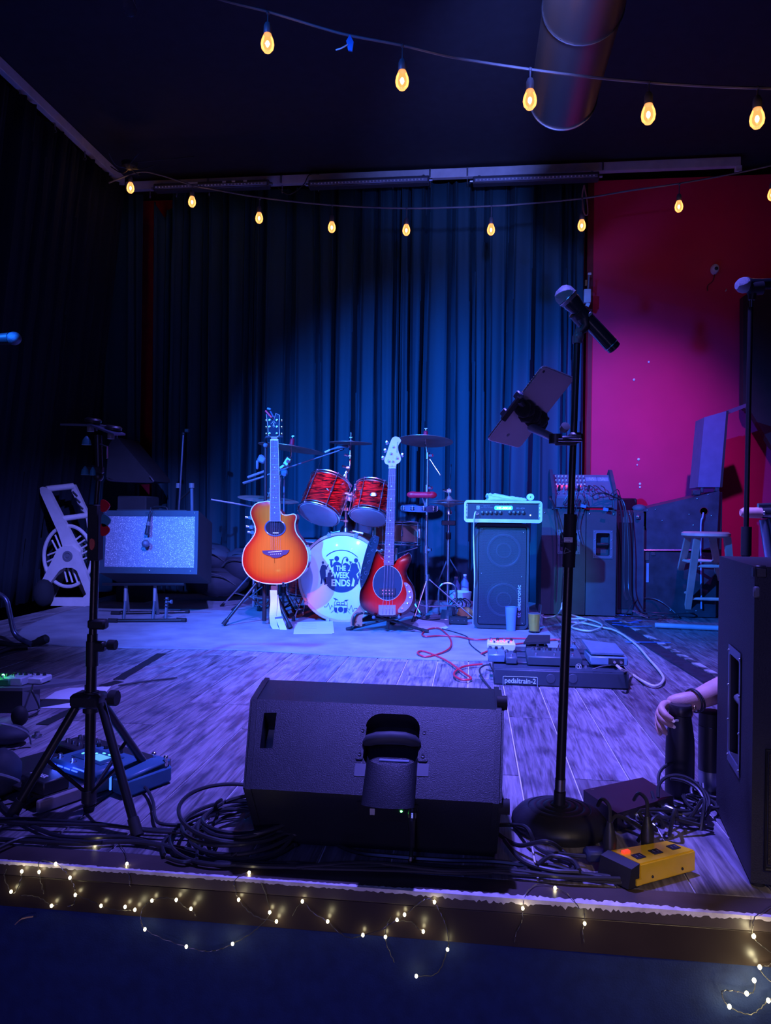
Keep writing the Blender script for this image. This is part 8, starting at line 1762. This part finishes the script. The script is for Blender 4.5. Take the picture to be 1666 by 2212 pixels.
# ---- fairy lights
M_fw = mat('silver_fairy_wire', (.16, .15, .14), .4, .7)
M_led = emat('warm_white_led', (1.0, .88, .50), 14)
g3 = Fr(0, 1720, 1.9833); g4 = Fr(826, 1720, 1.9833)
def fy(px, py):
    z = W(px, py, YF - .006)
    if z.z > -.002: return F(px, py, .004)
    return z
strands = [
    (g3, 'fairy light wire looping at the far left of the stage front', [(30, 310), (22, 350), (48, 405), (68, 410), (90, 360), (96, 318)], [(50, 407), (96, 320)]),
    (g3, 'fairy light strand scalloped below the worn edge at left', [(90, 422), (140, 425), (185, 440), (222, 467), (250, 460)], [(223, 467)]),
    (g3, 'fairy light wire hanging over the chipped edge at left', [(195, 268), (165, 285), (170, 322), (178, 370), (190, 415)], [(170, 322)]),
    (g3, 'fairy light wire curving down from the edge past three lights', [(165, 270), (240, 288), (280, 320), (303, 347), (320, 385), (326, 421), (318, 460), (290, 470)], [(241, 288), (302, 347), (325, 421)]),
    (g3, 'fairy light wire sagging to the right under the left scallops', [(326, 421), (380, 440), (435, 467), (480, 482), (540, 488), (582, 484)], [(435, 467), (538, 472), (580, 484)]),
    (g3, 'fairy light strand lying on the floor edge then dropping over it', [(409, 200), (460, 196), (510, 207), (535, 240), (546, 288), (556, 350), (560, 385)], [(409, 200), (546, 288)]),
    (g3, 'large fairy light loop left of centre hanging below the stage edge', [(842, 514), (820, 480), (800, 478), (757, 442), (705, 433), (653, 445), (620, 470), (605, 510), (610, 545), (623, 568), (700, 608), (800, 642), (880, 662), (940, 655), (998, 630), (1070, 590), (1130, 540), (1157, 495), (1140, 420), (1118, 368)], [(820, 480), (757, 442), (653, 445), (623, 568), (800, 642), (998, 630), (1157, 495)]),
    (g3, 'short fairy light wire dropping at the widest chipped paint', [(1069, 326), (1035, 335), (1005, 365), (1010, 400), (1024, 441), (1060, 485), (1110, 518), (1186, 534)], [(1069, 326), (1024, 441), (1186, 534)]),
    (g3, 'fairy light wire swooping right of the chipped paint', [(1255, 510), (1297, 448), (1340, 495), (1405, 534), (1450, 580), (1505, 605), (1556, 592), (1610, 578), (1655, 560), (1665, 530)], [(1297, 448), (1405, 534), (1556, 592)]),
    (g4, 'tall fairy light loop hanging below the centre of the stage edge', [(-5, 568), (64, 527), (96, 505), (160, 455), (190, 437), (224, 451), (250, 500), (275, 560), (285, 620), (280, 654), (255, 725), (220, 764), (146, 768)], [(64, 527), (96, 505), (224, 451), (280, 654), (146, 768)]),
    (g4, 'fairy light wire end hanging left of the tall centre loop', [(40, 510), (20, 545), (14, 600), (25, 650), (52, 708)], [(14, 600)]),
    (g4, 'short fairy light wire inside the tall centre loop', [(70, 532), (125, 537), (150, 560), (176, 577)], [(176, 577)]),
    (g4, 'fairy light arc rising over the worn edge right of the monitor', [(565, 625), (575, 580), (600, 530), (602, 478), (615, 420), (650, 382), (700, 377), (740, 390), (790, 415), (820, 445), (845, 480)], [(602, 478), (740, 391)]),
    (g4, 'short fairy light wire below the yellow power strip', [(868, 500), (867, 543), (860, 570), (863, 625)], [(867, 543)]),
    (g4, 'fairy light wires bunched at the right edge of the stage front', [(1680, 460), (1620, 500), (1590, 530), (1588, 597), (1620, 635), (1680, 680), (1660, 720), (1615, 730), (1640, 770), (1690, 810)], [(1590, 597), (1616, 729)]),
    (g4, 'lowest fairy light loop at the lower right corner', [(1594, 785), (1592, 832), (1562, 843), (1510, 832), (1460, 830), (1455, 850), (1470, 885), (1486, 898), (1530, 922), (1580, 932), (1620, 905), (1652, 872), (1690, 850)], [(1592, 786), (1560, 842), (1486, 898), (1653, 872)])]
glow = {(582, 484), (820, 480), (998, 630), (1186, 534), (176, 577), (602, 478), (867, 543), (1590, 597), (1616, 729), (1486, 898), (1560, 842), (1653, 872), (96, 320), (170, 322), (302, 347), (757, 442), (1024, 441), (1405, 534), (580, 484), (280, 654)}
for fr_g, lab, pts, leds in strands:
    P = [fy(*fr_g(*p)) for p in pts]
    t = thing('fairy_lights', lab, 'fairy lights', P[len(P) // 2])
    S = spl(P, 6); rg = random.Random(len(pts)); 
    for k, p in enumerate(S):
        if p.z < -.002: p.y -= .002 + .0015 * math.sin(k * 1.9)
        p.x += rg.uniform(-.0008, .0008)
    part('wire', MB().tube(S, .0009, 5), M_fw, t)
    for l_ in leds:
        c = fy(*fr_g(*l_)); c.y -= .002; big = fr_g is g4 and l_[0] > 1450
        part('led', MB().sph(c, .0036 if big else .0030, 10, (1, 1, 1.25)), M_led, t)
        if l_ in glow:
            l = bpy.data.lights.new('led_glow', 'POINT'); l.energy = .05 if big else .011; l.color = (1, .88, .5); l.shadow_soft_size = .004
            lo_ = bpy.data.objects.new('led_glow', l); COL.objects.link(lo_); lo_.location = c + V((0, -.022 if c.z < 0 else -.005, 0 if c.z < 0 else .012))
c = fy(*g3(100, 530)); solo('ribbon_scrap', MB().tube(spl([fy(*g3(66, 548)), fy(*g3(95, 525)), fy(*g3(140, 516))], 4), .003, 6, flat=.4), mat('pinkish_ribbon', (.5, .3, .3), .7), 'small pinkish scrap stuck on the dark skirt at lower left', 'scrap')
# ---- things on the red wall
Yw = YB + .115
c = W(1543, 583, Yw); t = thing('security_camera', 'small white dome camera high on the red wall', 'camera', c)
part('housing', MB().lathe([(.034, 0), (.034, .03), (.028, .045), (.012, .052), (0, .053)], c, (0, -1, 0), 24, .9, 1.2), M_white, t); part('lens', MB().sph(c + V((.002, -.045, -.004)), .016, 14), M_black, t)
part('lead', MB().tube(spl([c + V((0, -.01, -.04)), c + V((-.01, -.008, -.09)), c + V((-.05, -.006, -.13)), c + V((-.05, -.004, -.17))], 5), .004, 6), mat('dark_red_lead', (.15, .01, .02), .6), t)
c = W(1568, 627, Yw); t = thing('wall_hook', 'tiny pale hook on the red wall beneath the dome camera', 'hook', c); part('hook', MB().tube([c + V((.005, 0, .01)), c + V((0, -.015, -.005)), c + V((-.006, -.01, -.012))], .0045, 6), M_white, t)
c = W(1269, 640, YB - .03); t = thing('wall_switch_box', 'white switch box with thin rod at the edge where curtain meets red wall', 'switch', c)
part('box', MB().box(c, (.055, .04, .11), bev=.004), M_white, t); part('rod', MB().tube([W(1271, 625, YB - .03), W(1273, 595, YB - .03)], .008, 8), M_grey, t); part('rod_tip', MB().box(W(1274, 592, YB - .03), (.028, .02, .02), bev=.003), M_white, t)
part('tape_tail', MB().box(W(1270, 658, YB - .03), (.03, .01, .03), rot=(0, .5, 0)), M_white, t); part('wooden_block', MB().box(W(1266, 612, YB - .03), (.02, .03, .05), bev=.002), M_copper, t)
for px, py, r_ in ((1402, 782, .008), (1370, 820, .009), (1380, 992, .010), (1377, 1004, .006), (1383, 1045, .009), (1383, 1052, .008)):
    c = W(px, py, Yw); t = thing('paint_speck', 'white chip on the red wall ' + {(1402, 782): 'highest of the six', (1370, 820): 'second from the top', (1380, 992): 'just above the tiniest one', (1377, 1004): 'tiniest of the six', (1383, 1045): 'second from the bottom', (1383, 1052): 'lowest of the six, above the black wedge-topped box'}[(px, py)], 'wall mark', c, None)
    part('chip', MB().sph(c, r_, 8, (1, .25, 1.1)), M_white, t)
c = W(1264, 420, YB - .15); t = thing('hanging_coil', 'pale coil of wire hanging beside the bulb at the curtain edge', 'wire', c)
part('coil', MB().tube(spl([W(1262, 400, YB - .15), W(1258, 425, YB - .15), W(1262, 460, YB - .15), W(1270, 462, YB - .15), W(1268, 430, YB - .15), W(1262, 400, YB - .15)], 5), .006, 6), mat('dull_pink_wire', (.4, .2, .2), .6), t)
